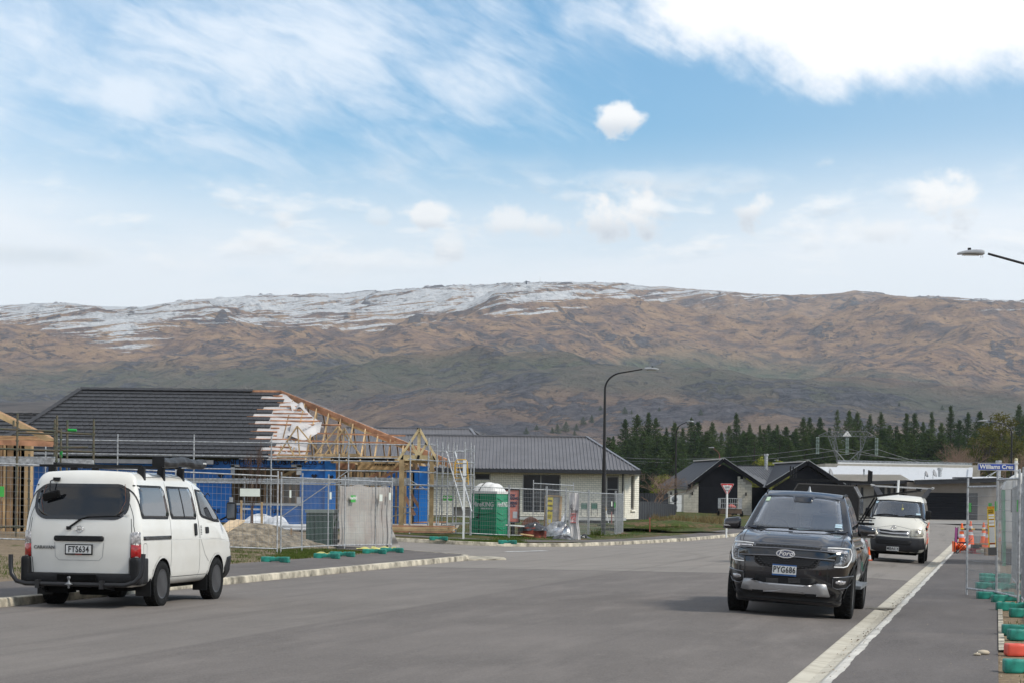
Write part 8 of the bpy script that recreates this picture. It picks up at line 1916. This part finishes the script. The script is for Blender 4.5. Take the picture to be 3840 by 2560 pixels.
for i in range(2):
    x = (2190, 2228)[i]; c = P(x, 1932, 111.5); t = thing('plastic_chair', 'green backed folding chair on the porch of the brick house, %s of a pair' % ('left' if i == 0 else 'right'), 'chair', (c.x, c.y, c.z)); t.scale = (.7, .7, .85); m = MB(); m.bbox(-.24, .24, .0, .03, .42, .78); m.build('backrest', M('chair_green', (.01, .12, .07), .7), t); m = MB(); m.bbox(-.24, .24, -.4, 0, .38, .41); m.build('seat', M('chair_grey', (.20, .2, .2), .7), t)
    for a_ in (-.22, .22):
        for b_ in (-.38, .0): m = MB(); m.tube((a_, b_, 0), (a_, b_, .4 if b_ < 0 else .78), .015, 5); m.build('leg', BLACK, t)
a, b = P(2270, 1895, 104), P(2288, 1990, 103); m = MB(); m.tube(b, a, .012, 6); o = tag(m.build('leaning_rod', WHITE), 'thin white rod with a yellow top leaning behind the black lamp post', 'rod'); m = MB(); m.tube(a, a.lerp(b, .18), .022, 6); m.build('yellow_tip', YEL, o)
a, b = P(2120, 1925, 89), P(2096, 1985, 88); m = MB(); m.bar(a, b, .10, .05); tag(m.build('leaning_board', TAPE), 'grey board leaning over the silver heap', 'board')
heapbag('soil_mound', 'stony soil mound with weeds in front of the black fence, right of the far fence', 'mound', 2470, 1972, 104, 6.2, 5, .27, VERGE, 2, 5)
g = P(2240, 2014, 92); blades('low_shrub', 'small bushy green weed behind the far fence left of the black lamp post', GRASSM, [(g.x, 92)] * 10, .42, 12, .28, -.0)

# ---- street lamps
LB = M('lamp_post_black', (.014, .012, .012), .4, .3, var=.2); LHD = M('lamp_head_grey', (.40, .41, .42), .4, .3, var=.08)
def lamp(label, base, H, arm, deg, r0=.075, head=.62, group='street lamps', rise=.16, col=None):
    t = thing('street_lamp', label, 'street lamp', base, R(deg), group); m = MB(); k = 12; R_ = .75
    pts = [(0, 0, -.2), (0, 0, 2.4)] + [(0, 0, 2.4 + (H - rise - R_ - 2.4) * q / 4) for q in range(1, 5)] + [(R_ * 1.1 * (1 - math.cos(a)), 0, H - rise - R_ + R_ * math.sin(a)) for a in np.linspace(0, R(80), k)[1:]] + [(arm - .1, 0, H)]
    rr = [r0 * 1.2, r0 * 1.2] + [r0 * (1 - .1 * q) for q in range(1, 5)] + list(np.linspace(r0 * .55, r0 * .36, k - 1)) + [r0 * .33]
    m.path(pts, rr, 10); m.tube((0, 0, 0), (0, 0, .03), r0 * 2.2, 10); m.build('pole', col or LB, t)
    def hf(x, y, z):
        q = (x / head) + .5; return (arm + q * head, (y - .13) * (1 - .45 * q ** 3), H - .035 + z * (1 - .55 * q ** 2) + .02 * math.sin(q * 3))
    m = rounded(head, .26, .11, .03, (12, 6, 4), hf); hd = m.build('lamp_head', LHD, t); m = MB(); m.bbox(arm + .10, arm + head - .12, -.09, .09, H - .042, H - .030); m.build('lens', M('lamp_lens', (.30, .26, .20), .2), hd); m = MB(); m.tube((arm + head * .55, 0, H + .07), (arm + head * .55, 0, H + .13), .042, 10); m.build('photocell', BLACK, hd)
    m = MB(); [m.tube((arm + x, 0, H - .04), (arm + x, 0, H - .1), .006, 4) for x in (.02, .07)]; m.build('clip', LHD, hd)
    return t
b = P(2262, 2006, 95); lamp('tall black street lamp rising in front of the brick house', (b.x, 95, b.z), P(2440, 1384, 95).z - b.z, 1.75, -3, .085)
b = P(2532, 1942, 156); lamp('black street lamp left of the black gabled house, its arm pointing at the camera', (b.x, 156, b.z), P(2540, 1582, 156).z - b.z, 1.5, -60, .08)
b = P(3790, 1960, 150); lamp('black street lamp behind the street name sign with its arm to the left', (b.x, 150, b.z), P(3680, 1577, 150).z - b.z, 1.75, 180, .085)
RP = M('red_lamp_pole', (.16, .05, .04), .5)
b = P(2697, 1800, 232); lamp('distant red street lamp in front of the pines above the black gable', (b.x, 232, b.z), P(2670, 1677, 232).z - b.z, .6, 180, .08, col=RP)
b = P(2938, 1800, 290); lamp('most distant street lamp, its pale head just over the second black gable', (b.x, 290, b.z), P(2915, 1724, 290).z - b.z, .7, 180, .08, col=RP)
hp = P(3655, 946, 50.0); lamp('nearest street lamp, only its grey head and arm showing at the upper right edge', (hp.x + 2.7, 50.3, -.1), hp.z + .1, 2.42, 180, .085, rise=.42)

# ---- signs
def extr(poly, o, mat, nm, parent, th=.004):
    m = MB(); m.prism(poly, o, (1, 0, 0), (0, 0, 1), (0, th, 0)); return m.build(nm, mat, parent)
def tri(s, r_=.1):
    out = []
    for cx, cz, a0 in ((-s, 0, 90), (0, -s * 1.72, 210), (s, 0, 330)):
        k = .78 if s > 0 else 1; c = Vector((cx, cz)); mid = Vector((0, -s * .57)); c = c.lerp(mid, r_)
        out += [(c.x + r_ * s * .9 * math.cos(R(a0 + 120 * q / 5)), c.y + r_ * s * .9 * math.sin(R(a0 + 120 * q / 5))) for q in range(6)]
    return out
Y = 98.0; g = P(2724, 1990, Y); top = P(2727, 1812, Y); s_ = (2751 - 2703) / 2 / F * Y
t = thing('give_way_sign', 'triangular red and white GIVE WAY sign on a white pole before the black garage door', 'road sign', (g.x, Y, g.z)); t.rotation_euler = (0, R(.4), 0); H = top.z - g.z
m = MB(); m.tube((0, .03, -.3), (0, .03, H - .05), .045, 10); m.build('pole', WHITE, t); SR_ = M('sign_red', (.50, .008, .012), .4, coat=.3)
extr(tri(s_ * 1.04), (0, 0, H), PLATEW, 'backing', t, .01); extr(tri(s_ * .99), (0, -.006, H - .008), SR_, 'red_border', t); extr(tri(s_ * .72), (0, -.012, H - .075), PLATEW, 'white_field', t)
text('lettering', 'GIVE', .125, PLATEK, t, face_mat((0, -.017, H - .165), (1, 0, 0), (0, 0, 1)), xs=.85, bold=.001); text('lettering', 'WAY', .105, PLATEK, t, face_mat((0, -.017, H - .31), (1, 0, 0), (0, 0, 1)), xs=.68, bold=.001)
Y = 59.0; a, b = P(3667, 1764, Y), P(3806, 1764, Y); z1 = P(3740, 1736, Y).z; z0 = P(3740, 1762, Y).z; w = b.x - a.x
t = thing('street_name_sign', 'blue street name blade reading Williams Cres on a white pole at the right edge', 'street sign', (a.x, Y, 0)); BL = M('street_sign_blue', (.008, .055, .36), .4, coat=.3)
m = MB(); m.bbox(0, w, 0, .03, z0, z1); bl = m.build('blade', PLATEW, t); m = MB(); m.bbox(.012, w - .006, -.006, 0, z0 + .014, z1 - .014); m.build('blue_face', BL, bl)
text('lettering', 'Williams Cres', (z1 - z0) * .84, PLATEW, bl, face_mat((w * .5, -.010, (z0 + z1) / 2), (1, 0, 0), (0, 0, 1)), ext=.001, xs=1.0, bold=.005)
m = MB(); m.tube((w + .03, .0, -.05), (w + .03, 0, P(3809, 1725, Y).z), .045, 12); m.build('pole', WHITE, t); m = MB(); m.lathe([(.047, 0), (.047, .05), (.03, .07), (0, .07)], 12, (w + .03, 0, P(3809, 1726, Y).z), 'Z'); m.build('cap', M('cap_yellow', (.55, .50, .3), .5), t)
m = MB(); [m.box((w + .03, 0, z), (.11, .11, .035)) for z in (z0 - .0, z1 + .0)]; m.build('clamp', TAPE, t)

# ---- right-hand fences
rz = lambda p: float(np.interp(p[1], [0, 75], [0, .02])) - .01
def rpan(label, a, b, h=2.05, tags=(), vs_=.06, ext=.16, tilt=0.0): return fence_panel(label, a, b, rz(a), rz(b), h, vs_, ext, tags=tags)
pa = P(3625, 2225, 39.6); pb = P(3736, 2232, 38.0); pc = P(3818, 2252, 35.9)
rpan('mesh fence panel standing on the footpath, left of the yellow hazard board', (pa.x, pa.y), (pb.x, pb.y), 2.0, ((.10, 1.62, .13, .17, TAGG, ''), (.78, 1.62, .16, .17, TAGG, ''), (.98, 1.65, .12, .17, TAGG, '')))
rpan('mesh fence panel right of the yellow hazard board', (pb.x, pb.y), (pc.x, pc.y), 2.12, ((.95, 1.66, .1, .2, TAGG, ''),))
pd = UV(28, .62); rpan('nearest mesh fence panel, seen almost edge-on at the right edge', (pd[0], pd[1]), (pc.x + .04, pc.y - .1), 2.15, ((.93, 1.72, .3, .2, TAGG, ''),), .05)
for i, (u0, u1, v0, v1) in enumerate(((39.5, 43, .55, .50), (41, 44.5, .72, .66), (43.5, 47, .42, .35), (47, 50.5, .62, .55), (50.5, 54, .50, .45), (54, 57.5, .6, .5), (39, 42.5, .95, .9), (45, 48.5, 1.05, 1.0))):
    a, b = UV(u0, v0), UV(u1, v1); rpan('%s panel of the edge-on row of mesh fence panels right of the yellow board' % ('nearest left', 'third', 'fourth', 'fifth', 'sixth', 'farthest', 'nearest right', 'outer far')[i], a, b, 1.95 + .05 * (i % 3), (), .10)
m = MB(); a, b = P(3762, 1835, 44), P(3765, 2120, 44); m.bar(b, a, .05, .14, up=(0, 1, 0)); tag(m.build('green_post', M('green_tape_post', (.01, .22, .09), .5)), 'dark green strip among the stored fence panels', 'strip')
FT = [(3727, 2170, 'farthest left of the teal feet, behind the row'), (3800, 2172, 'farthest right teal foot, behind the stored panels'), (3730, 2184, 'teal foot just nearer than the farthest left one'), (3720, 2207, 'teal foot behind the largest teal foot by the hazard board'), (3785, 2210, 'teal foot half hidden behind the second mesh panel'), (3732, 2245, 'large teal foot under the hazard board post'), (3790, 2258, 'teal foot overlapping the large one on its right'),
      (3812, 2288, 'teal foot at the start of the concrete edging'), (3868, 2313, 'teal foot just inside the right edge, fourth up from the red one'), (3853, 2380, 'teal foot at the right edge, second up from the red one'), (3878, 2399, 'teal foot directly above the red foot'), (3886, 2522, 'nearest teal foot, at the lower right corner')]
for px, py, lb in FT: foot(px, py, lb, R(-4), off=-.02)
foot(3880, 2458, 'the only red fence foot, at the right edge', R(-4), FMR, off=-.02)
# yellow hazard board
p = P(3725, 1897, 37.6); q = P(3734, 2080, 37.6); t = thing('hazard_board', 'narrow yellow and white site hazard board hanging on the right-hand mesh fence', 'sign', (p.x, 37.6, q.z)); t.rotation_euler = (0, R(-3.2), 0); H = p.z - q.z; w = .125; YB = M('hazard_yellow', (.72, .50, .02), .5, var=.04)
m = MB(); m.bbox(-w / 2, w / 2, 0, .012, .12, H); bd = m.build('board', YB, t); m = MB(); m.bbox(-w / 2 - .005, w / 2 + .01, -.01, .06, 0, .14); m.build('document_box', M('box_grey', (.06, .06, .06), .5), t)
for z0, z1, mt in ((.80, .84, 'w'), (.75, .78, 'w'), (.67, .72, 'w'), (.61, .655, 'w'), (.26, .575, 'w'), (.16, .22, 'w'), (.845, .855, 'r'), (.725, .735, 'r'), (.66, .666, 'r'), (.578, .592, 'r'), (.225, .25, 'r')):
    z0, z1 = z0 * H, z1 * H; m = MB(); m.bbox(-w * .36, w * .42, -.004, 0, z0, z1); m.build('printed_panel', PLATEW if mt == 'w' else M('dark_red_print', (.22, .02, .02), .5), bd)
m = MB(); [m.bbox(-w * .32, w * .38, -.006, -.003, z * H, z * H + .003) for z in np.linspace(.28, .56, 16)]; m.build('small_print', M('print_grey', (.25, .25, .25), .6), bd)
m = MB(); [m.prism([(-w / 2 + k * .026, .955 * H), (-w / 2 + k * .026 + .012, .955 * H), (-w / 2 + k * .026 + .02, H), (-w / 2 + k * .026 + .008, H)], (0, -.004, 0), (1, 0, 0), (0, 0, 1), (0, .004, 0)) for k in range(5)]; m.build('hazard_stripe', M('stripe_orange', (.5, .10, .01), .5), bd)
text('lettering', 'CAUTION', .028, M('print_dark', (.10, .03, .0), .5), bd, face_mat((0, -.005, .925 * H), (1, 0, 0), (0, 0, 1)), bold=.001, xs=.8); text('lettering', 'HAZARDS', .026, M('print_dark', (.10, .03, .0)), bd, face_mat((0, -.005, .885 * H), (1, 0, 0), (0, 0, 1)), bold=.001, xs=.8)
# white truck behind the fences
def truck():
    p = P(3762, 1800, 60); t = thing('white_truck', 'white truck with a rounded roof front, half hidden behind the fences at the right edge', 'truck', (p.x + 1.25, 60, 0), R(-12)); H = 2.62
    def w(x, y, z): return (x, y, .45 + z - .55 * max(0, (-.75 - x)) ** 1.5 * (z / 2.2) * 1.6)
    m = rounded(2.5, 5.5, H - .45, .22, (18, 16, 14), w); m.build('body', VWHITE, t); m = MB(); m.bbox(-1.0, 1.0, -.012, .1, 1.5, 2.15); m.build('rear_window', TINT, t)
    for x in (-1, 1):
        for y in (1.0, 4.4): wheel(t, x * 1.05, y, .42, .25, GALVD)
    m = MB(); m.bbox(-1, 1, .2, 5.2, .3, .5); m.build('chassis', DARKIN, t)
truck()

# ---- traffic cones and the little camp on the footpath
ORG = M('cone_orange', (.85, .12, .012), .45, var=.08); BANDW = M('reflective_band', (.62, .62, .62), .4, var=.15)
def cone(px, py, Y, h, label, mw=None, loc=None, rot=None):
    c = P(px, py, Y) if loc is None else loc; t = thing('traffic_cone', label, 'traffic cone', c, group='traffic cones'); k = h / .9
    m = MB(); m.prism([(-.2 * k, -.2 * k), (.2 * k, -.2 * k), (.2 * k, .2 * k), (-.2 * k, .2 * k)], (0, 0, 0), (1, 0, 0), (0, 1, 0), (0, 0, .035)); m.build('base', ORG, t)
    m = MB(); m.lathe([(.155 * k, .03), (.145 * k, .06), (.035 * k, h - .02), (.03 * k, h), (0, h)], 20); m.build('body', ORG, t)
    f = lambda z: .155 * k + (.035 - .155) * k * (z - .03) / (h - .05)
    for z0, z1 in ((h * .42, h * .56), (h * .68, h * .80)) if h > .6 else ((.0 + h * .05, h * .4),): m = MB(); m.lathe([(f(z0) + .004, z0), (f(z1) + .004, z1)], 20); m.build('reflective_band', BANDW, t)
    if rot: t.rotation_euler = rot
    return t
cone(3639, 2042, 80, .9, 'standing cone just right of the fence post, second from the left'); cone(3688, 2045, 84, .92, 'tallest looking cone, third from the left, behind the plank'); cone(3704, 2050, 80, .88, 'rightmost standing cone, beside the hazard board'); cone(3606, 2052, 80, .92, 'leftmost standing cone with a pink chair in front')
c = P(3586, 2062, 76.5); cone(0, 0, 0, .85, 'large orange cone lying on its side on the kerb', loc=(c.x - .10, 76.5, c.z + .14), rot=(0, R(88), R(4)))
c = P(3630, 2068, 76); cone(0, 0, 0, .7, 'second orange cone lying on its side under the folding chair', loc=(c.x - .25, 76.3, c.z + .14), rot=(0, R(86), R(-12)))
cone(3258, 2100, 61.5, .40, 'small red cone with a white band between the pickup and the cream van')
t = thing('barrier_bar', 'black and yellow striped bar laid across the cone tops', 'barrier bar', (0, 0, 0)); a, b = P(3602, 1981, 79.9), P(3722, 1985, 79.9)
for k in range(9): m = MB(); m.tube(a.lerp(b, k / 9), a.lerp(b, (k + 1) / 9), .035, 10); m.build('segment', (YEL if k % 3 == 0 else PLATEK), t)
# folding chair
c = P(3615, 2078, 74.5); t = thing('folding_chair', 'folding camp chair with pink and purple cloth in front of the leftmost cone', 'chair', (c.x, c.y, -.01), R(-2)); PNK = M('chair_pink', (.45, .06, .28), .7, var=.1)
m = MB(); m.grid(lambda a, b: (-.24 + .1 * a * 0, -.02 + .5 * a, .42 + .50 * b), 6, 6); m.add([(-.26, 0, .40), (-.2, 0, .95), (-.2, .05, .95), (-.26, .05, .4)], [(0, 1, 2, 3)]); m.build('backrest', PNK, t); m = MB(); m.grid(lambda a, b: (-.24 + .5 * a, .5 * b, .42 - .06 * math.sin(a * 3.1) * math.sin(b * 3.1)), 6, 6); m.build('seat', M('chair_purple', (.16, .04, .10), .8), t)
for p0_, p1_ in (((-.26, 0, 0), (-.22, 0, .95)), ((-.26, .5, 0), (-.22, .5, .95)), ((.28, 0, 0), (-.2, .0, .42)), ((-.26, 0, 0), (.28, 0, .55)), ((.28, .5, 0), (-.2, .5, .42)), ((-.26, .5, 0), (.28, .5, .55))): m = MB(); m.tube(p0_, p1_, .012, 6); m.build('leg', BLACK, t)
m = MB(); [m.bar((-.22, y, .6), (.3, y, .6), .05, .012) for y in (0, .5)]; m.build('armrest', PNK, t)
def crate(px0, px1, y0, y1, Y, mat, nm, lb, cat, d=.4):
    a, b = P(px0, y1, Y), P(px1, y0, Y); t = thing(nm, lb, cat, (a.x, Y, a.z)); w, h = b.x - a.x, b.z - a.z; n = 4
    for k in range(n): m = MB(); m.bbox(0, w, 0, .02, h * k / n, h * (k + .88) / n); m.bbox(0, w, d, d + .02, h * k / n, h * (k + .88) / n); m.build('slat', mat, t)
    m = MB(); m.bbox(.005, .03, .02, d, 0, h); m.bbox(w - .03, w - .005, .02, d, 0, h); m.bbox(.03, w - .03, .02, d, 0, .02); m.build('frame', mat, t); return t
crate(3699, 3745, 2056, 2090, 72, TIMBERD, 'wooden_crate', 'brown wooden crate under the right end of the plank', 'crate'); crate(3650, 3677, 2046, 2078, 75, M('crate_red', (.42, .02, .03), .5), 'plastic_crate', 'red plastic crate standing on the footpath left of the wooden crate', 'crate'); crate(3637, 3650, 2056, 2078, 75.2, M('crate_red', (.42, .02, .03)), 'plastic_crate', 'narrow red crate left of the wider red plastic crate', 'crate')
crate(3647, 3682, 2040, 2054, 74.6, BLACK, 'tool_case', 'black tool case resting on the red plastic crate', 'case', .3)
t = thing('trestle_plank', 'rough timber planks laid on the crates in front of the cones', 'planks', (0, 0, 0))
for k in range(4): m = MB(); m.bar(P(3655 + k * 4, 2037, 75 + k * .16), P(3724, 2040, 75 + k * .16), .14, .045); m.build('plank', TIMBER if k % 2 else TIMBERD, t)
m = MB(); m.bar(P(3675, 2052, 74), P(3725, 2054, 74), .2, .04); m.build('plank', TIMBERD, t)
t = thing('hose_coil', 'coil of pale hose on the footpath beside the wooden crate', 'hose', (P(3686, 2072, 74).x, 74, .03)); m = MB(); m.path([(.22 * math.cos(a), .22 * math.sin(a), .02 + a * .006) for a in np.linspace(0, 20, 90)], .02, 6); m.build('hose', M('hose_cream', (.45, .42, .33), .6), t)
# trailer with a cage before the black garage door
c = P(2742, 1946, 152); t = thing('cage_trailer', 'small cage trailer with pink load parked before the black garage door', 'trailer', (c.x, 152, c.z))
m = MB(); m.bbox(-.75, .75, 0, 2.0, .42, .75); m.build('tray', M('trailer_brown', (.10, .065, .045), .8, var=.3), t)
m = MB()
for x in np.linspace(-.75, .75, 12): m.tube((x, 0, .78), (x, 0, 1.5), .014, 4)
for z in (.8, 1.15, 1.5): m.tube((-.75, 0, z), (.75, 0, z), .022, 5)
for x in (-.75, .75):
    for y in np.linspace(0, 2, 9): m.tube((x, y, .78), (x, y, 1.5), .014, 4)
    m.tube((x, 0, 1.5), (x, 2, 1.5), .022, 5)
m.tube((-.75, 2, 1.5), (.75, 2, 1.5), .022, 5); m.build('cage', GALV, t); m = MB(); m.lathe([(0, 0), (.3, .02), (.35, .12), (.2, .25), (0, .3)], 12, (.05, .6, .8), 'Z'); m.build('load', M('pink_load', (.5, .13, .11), .7), t)
for x in (-.85, .85): wheel(t, x, 1.0, .30, .18, TIMBERD); 
m = MB(); m.bar((0, 0, .4), (0, -1.2, .35), .08, .08); m.tube((0, -1.1, .0), (0, -1.1, .45), .03, 6); m.build('drawbar', BLACK, t)

# ---- transmission tower and lines
Y = 430.0; TW = M('tower_steel', (.20, .21, .22), .5, .4, var=.1); q = lambda x, y, d=0.0: P(3000 + x * .408, 1460 + y * .408, Y + d)
t = thing('transmission_tower', 'steel lattice transmission tower head standing above the white roof', 'transmission tower', (0, 0, 0))
def lat(m, a0, a1, b0, b1, n, r_=.045):
    m.tube(a0, a1, r_, 4); m.tube(b0, b1, r_, 4)
    for k in range(n): p, s_ = k / n, (k + 1) / n; m.tube(a0.lerp(a1, p), b0.lerp(b1, s_), r_ * .6, 4); m.tube(b0.lerp(b1, p), a0.lerp(a1, s_), r_ * .6, 4)
for d in (-.8, .8):
    m = MB(); lat(m, q(165, 425, d), q(260, 378, d), q(165, 425, d), q(280, 428, d), 3); lat(m, q(260, 378, d), q(615, 382, d), q(280, 428, d), q(600, 430, d), 9); lat(m, q(615, 382, d), q(702, 435, d), q(600, 430, d), q(702, 435, d), 3); m.build('cross_arm', TW, t)
    m = MB(); lat(m, q(258, 428, d), q(345, 660, d), q(325, 430, d), q(350, 560, d), 6); lat(m, q(325, 430, d), q(318, 560, d), q(300, 470, d), q(330, 600, d), 2); m.tube(q(310, 540, d), q(410, 650, d), .09, 4); m.tube(q(345, 660, d), q(330, 560, d), .09, 4)
    lat(m, q(612, 430, d), q(535, 655, d), q(552, 430, d), q(556, 560, d), 6); m.tube(q(575, 540, d), q(450, 655, d), .09, 4); lat(m, q(345, 600, d), q(400, 700, d), q(330, 640, d), q(360, 760, d), 2); lat(m, q(555, 560, d), q(460, 650, d), q(540, 640, d), q(520, 700, d), 3); m.build('leg', TW, t)
m = MB(); m.prism([(-.9, 0), (.9, 0), (0, 1.2)], q(434, 428), (1, 0, 0), (0, 0, 1), (0, .3, 0)); m.build('cowl', WHITE, t); INS = M('glass_insulator', (.45, .55, .50), .3, .1, var=.1)
for x, y in ((163, 440), (434, 445), (704, 450)):
    for dx in (-8, 8):
        m = MB(); a = q(x + dx, y); [m.lathe([(0, .10), (.05, .1), (.24, .0), (.05, -.02), (0, -.02)], 8, (a.x, a.y, a.z - k * .27), 'Z') for k in range(13)]; m.build('insulator', INS, t)
def wire(nm, lb, pts, r_=.035):
    m = MB(); m.path(pts, r_, 4); tag(m.build(nm, M('line_grey', (.30, .31, .31), .5)), lb, 'power line', 'power lines')
def sag(p, q_, s_, n=24): return [p.lerp(q_, k / n) - Vector((0, 0, s_ * 4 * (k / n) * (1 - k / n))) for k in range(n + 1)]
for i, (x0, y0, x1, y1, d1, s_) in enumerate(((3066, 1678, 1700, 1600, 520, 4.6), (3177, 1680, 1740, 1612, 520, 5.1), (3288, 1681, 1790, 1618, 520, 5.6))): wire('power_line', 'power line running left from the tower over the black gables, %s of three' % ('upper', 'middle', 'lower')[i], sag(P(x0, y0, Y), P(x1, y1, d1), s_))
for i, (x0, y0, y1) in enumerate(((3066, 1678, 1700), (3177, 1680, 1702), (3288, 1681, 1704))): wire('power_line', 'power line running right from the tower across the pines, %s of three' % ('upper', 'middle', 'lower')[i], sag(P(x0, y0, Y), P(4200, y1, Y - 20 + i * 10), 2.2 + i))
# tiny mast and huts on the crest, second far pylon
for px, h, lb in ((2021, 26, 'thin white mast on the mountain crest'), (1972, 9, 'small dark hut on the mountain crest left of the mast')):
    q_ = on_mountain(px, float(crest_y(px)) + 5); s_ = q_.y / F; t = thing('crest_mast' if h > 10 else 'crest_hut', lb, 'mast' if h > 10 else 'hut', (q_.x, q_.y, q_.z - 2)); m = MB()
    if h > 10: m.tube((0, 0, 0), (0, 0, h * s_ + 5), s_ * 1.0, 6, r1=s_ * .5); m.tube((-4, 0, 0), (0, 0, h * s_ * .5), s_ * .4, 4); m.tube((4, 0, 0), (0, 0, h * s_ * .5), s_ * .4, 4)
    else: m.box((0, 0, 5), (5, 5, 13))
    m.build('mast' if h > 10 else 'walls', WHITE if h > 10 else FASC, t)

# ------------------------------------------------------------------ air: pale haze round the whole scene
hz = MB(); hz.bbox(-3600, 4200, -60, 10600, -300, 1150); me = hz.mesh('haze', []) 
hm = bpy.data.materials.new('haze_air'); hm.use_nodes = True; t_ = NT(hm.node_tree)
pv = t_.n('ShaderNodeVolumePrincipled'); pv.inputs['Color'].default_value = (.80, .90, 1.0, 1); pv.inputs['Density'].default_value = HAZE; pv.inputs['Anisotropy'].default_value = .3
o_ = t_.n('ShaderNodeOutputMaterial'); hm.node_tree.links.new(pv.outputs[0], o_.inputs['Volume'])
me.materials.append(hm); ho = link_mesh('haze', me); ho['kind'] = 'stuff'
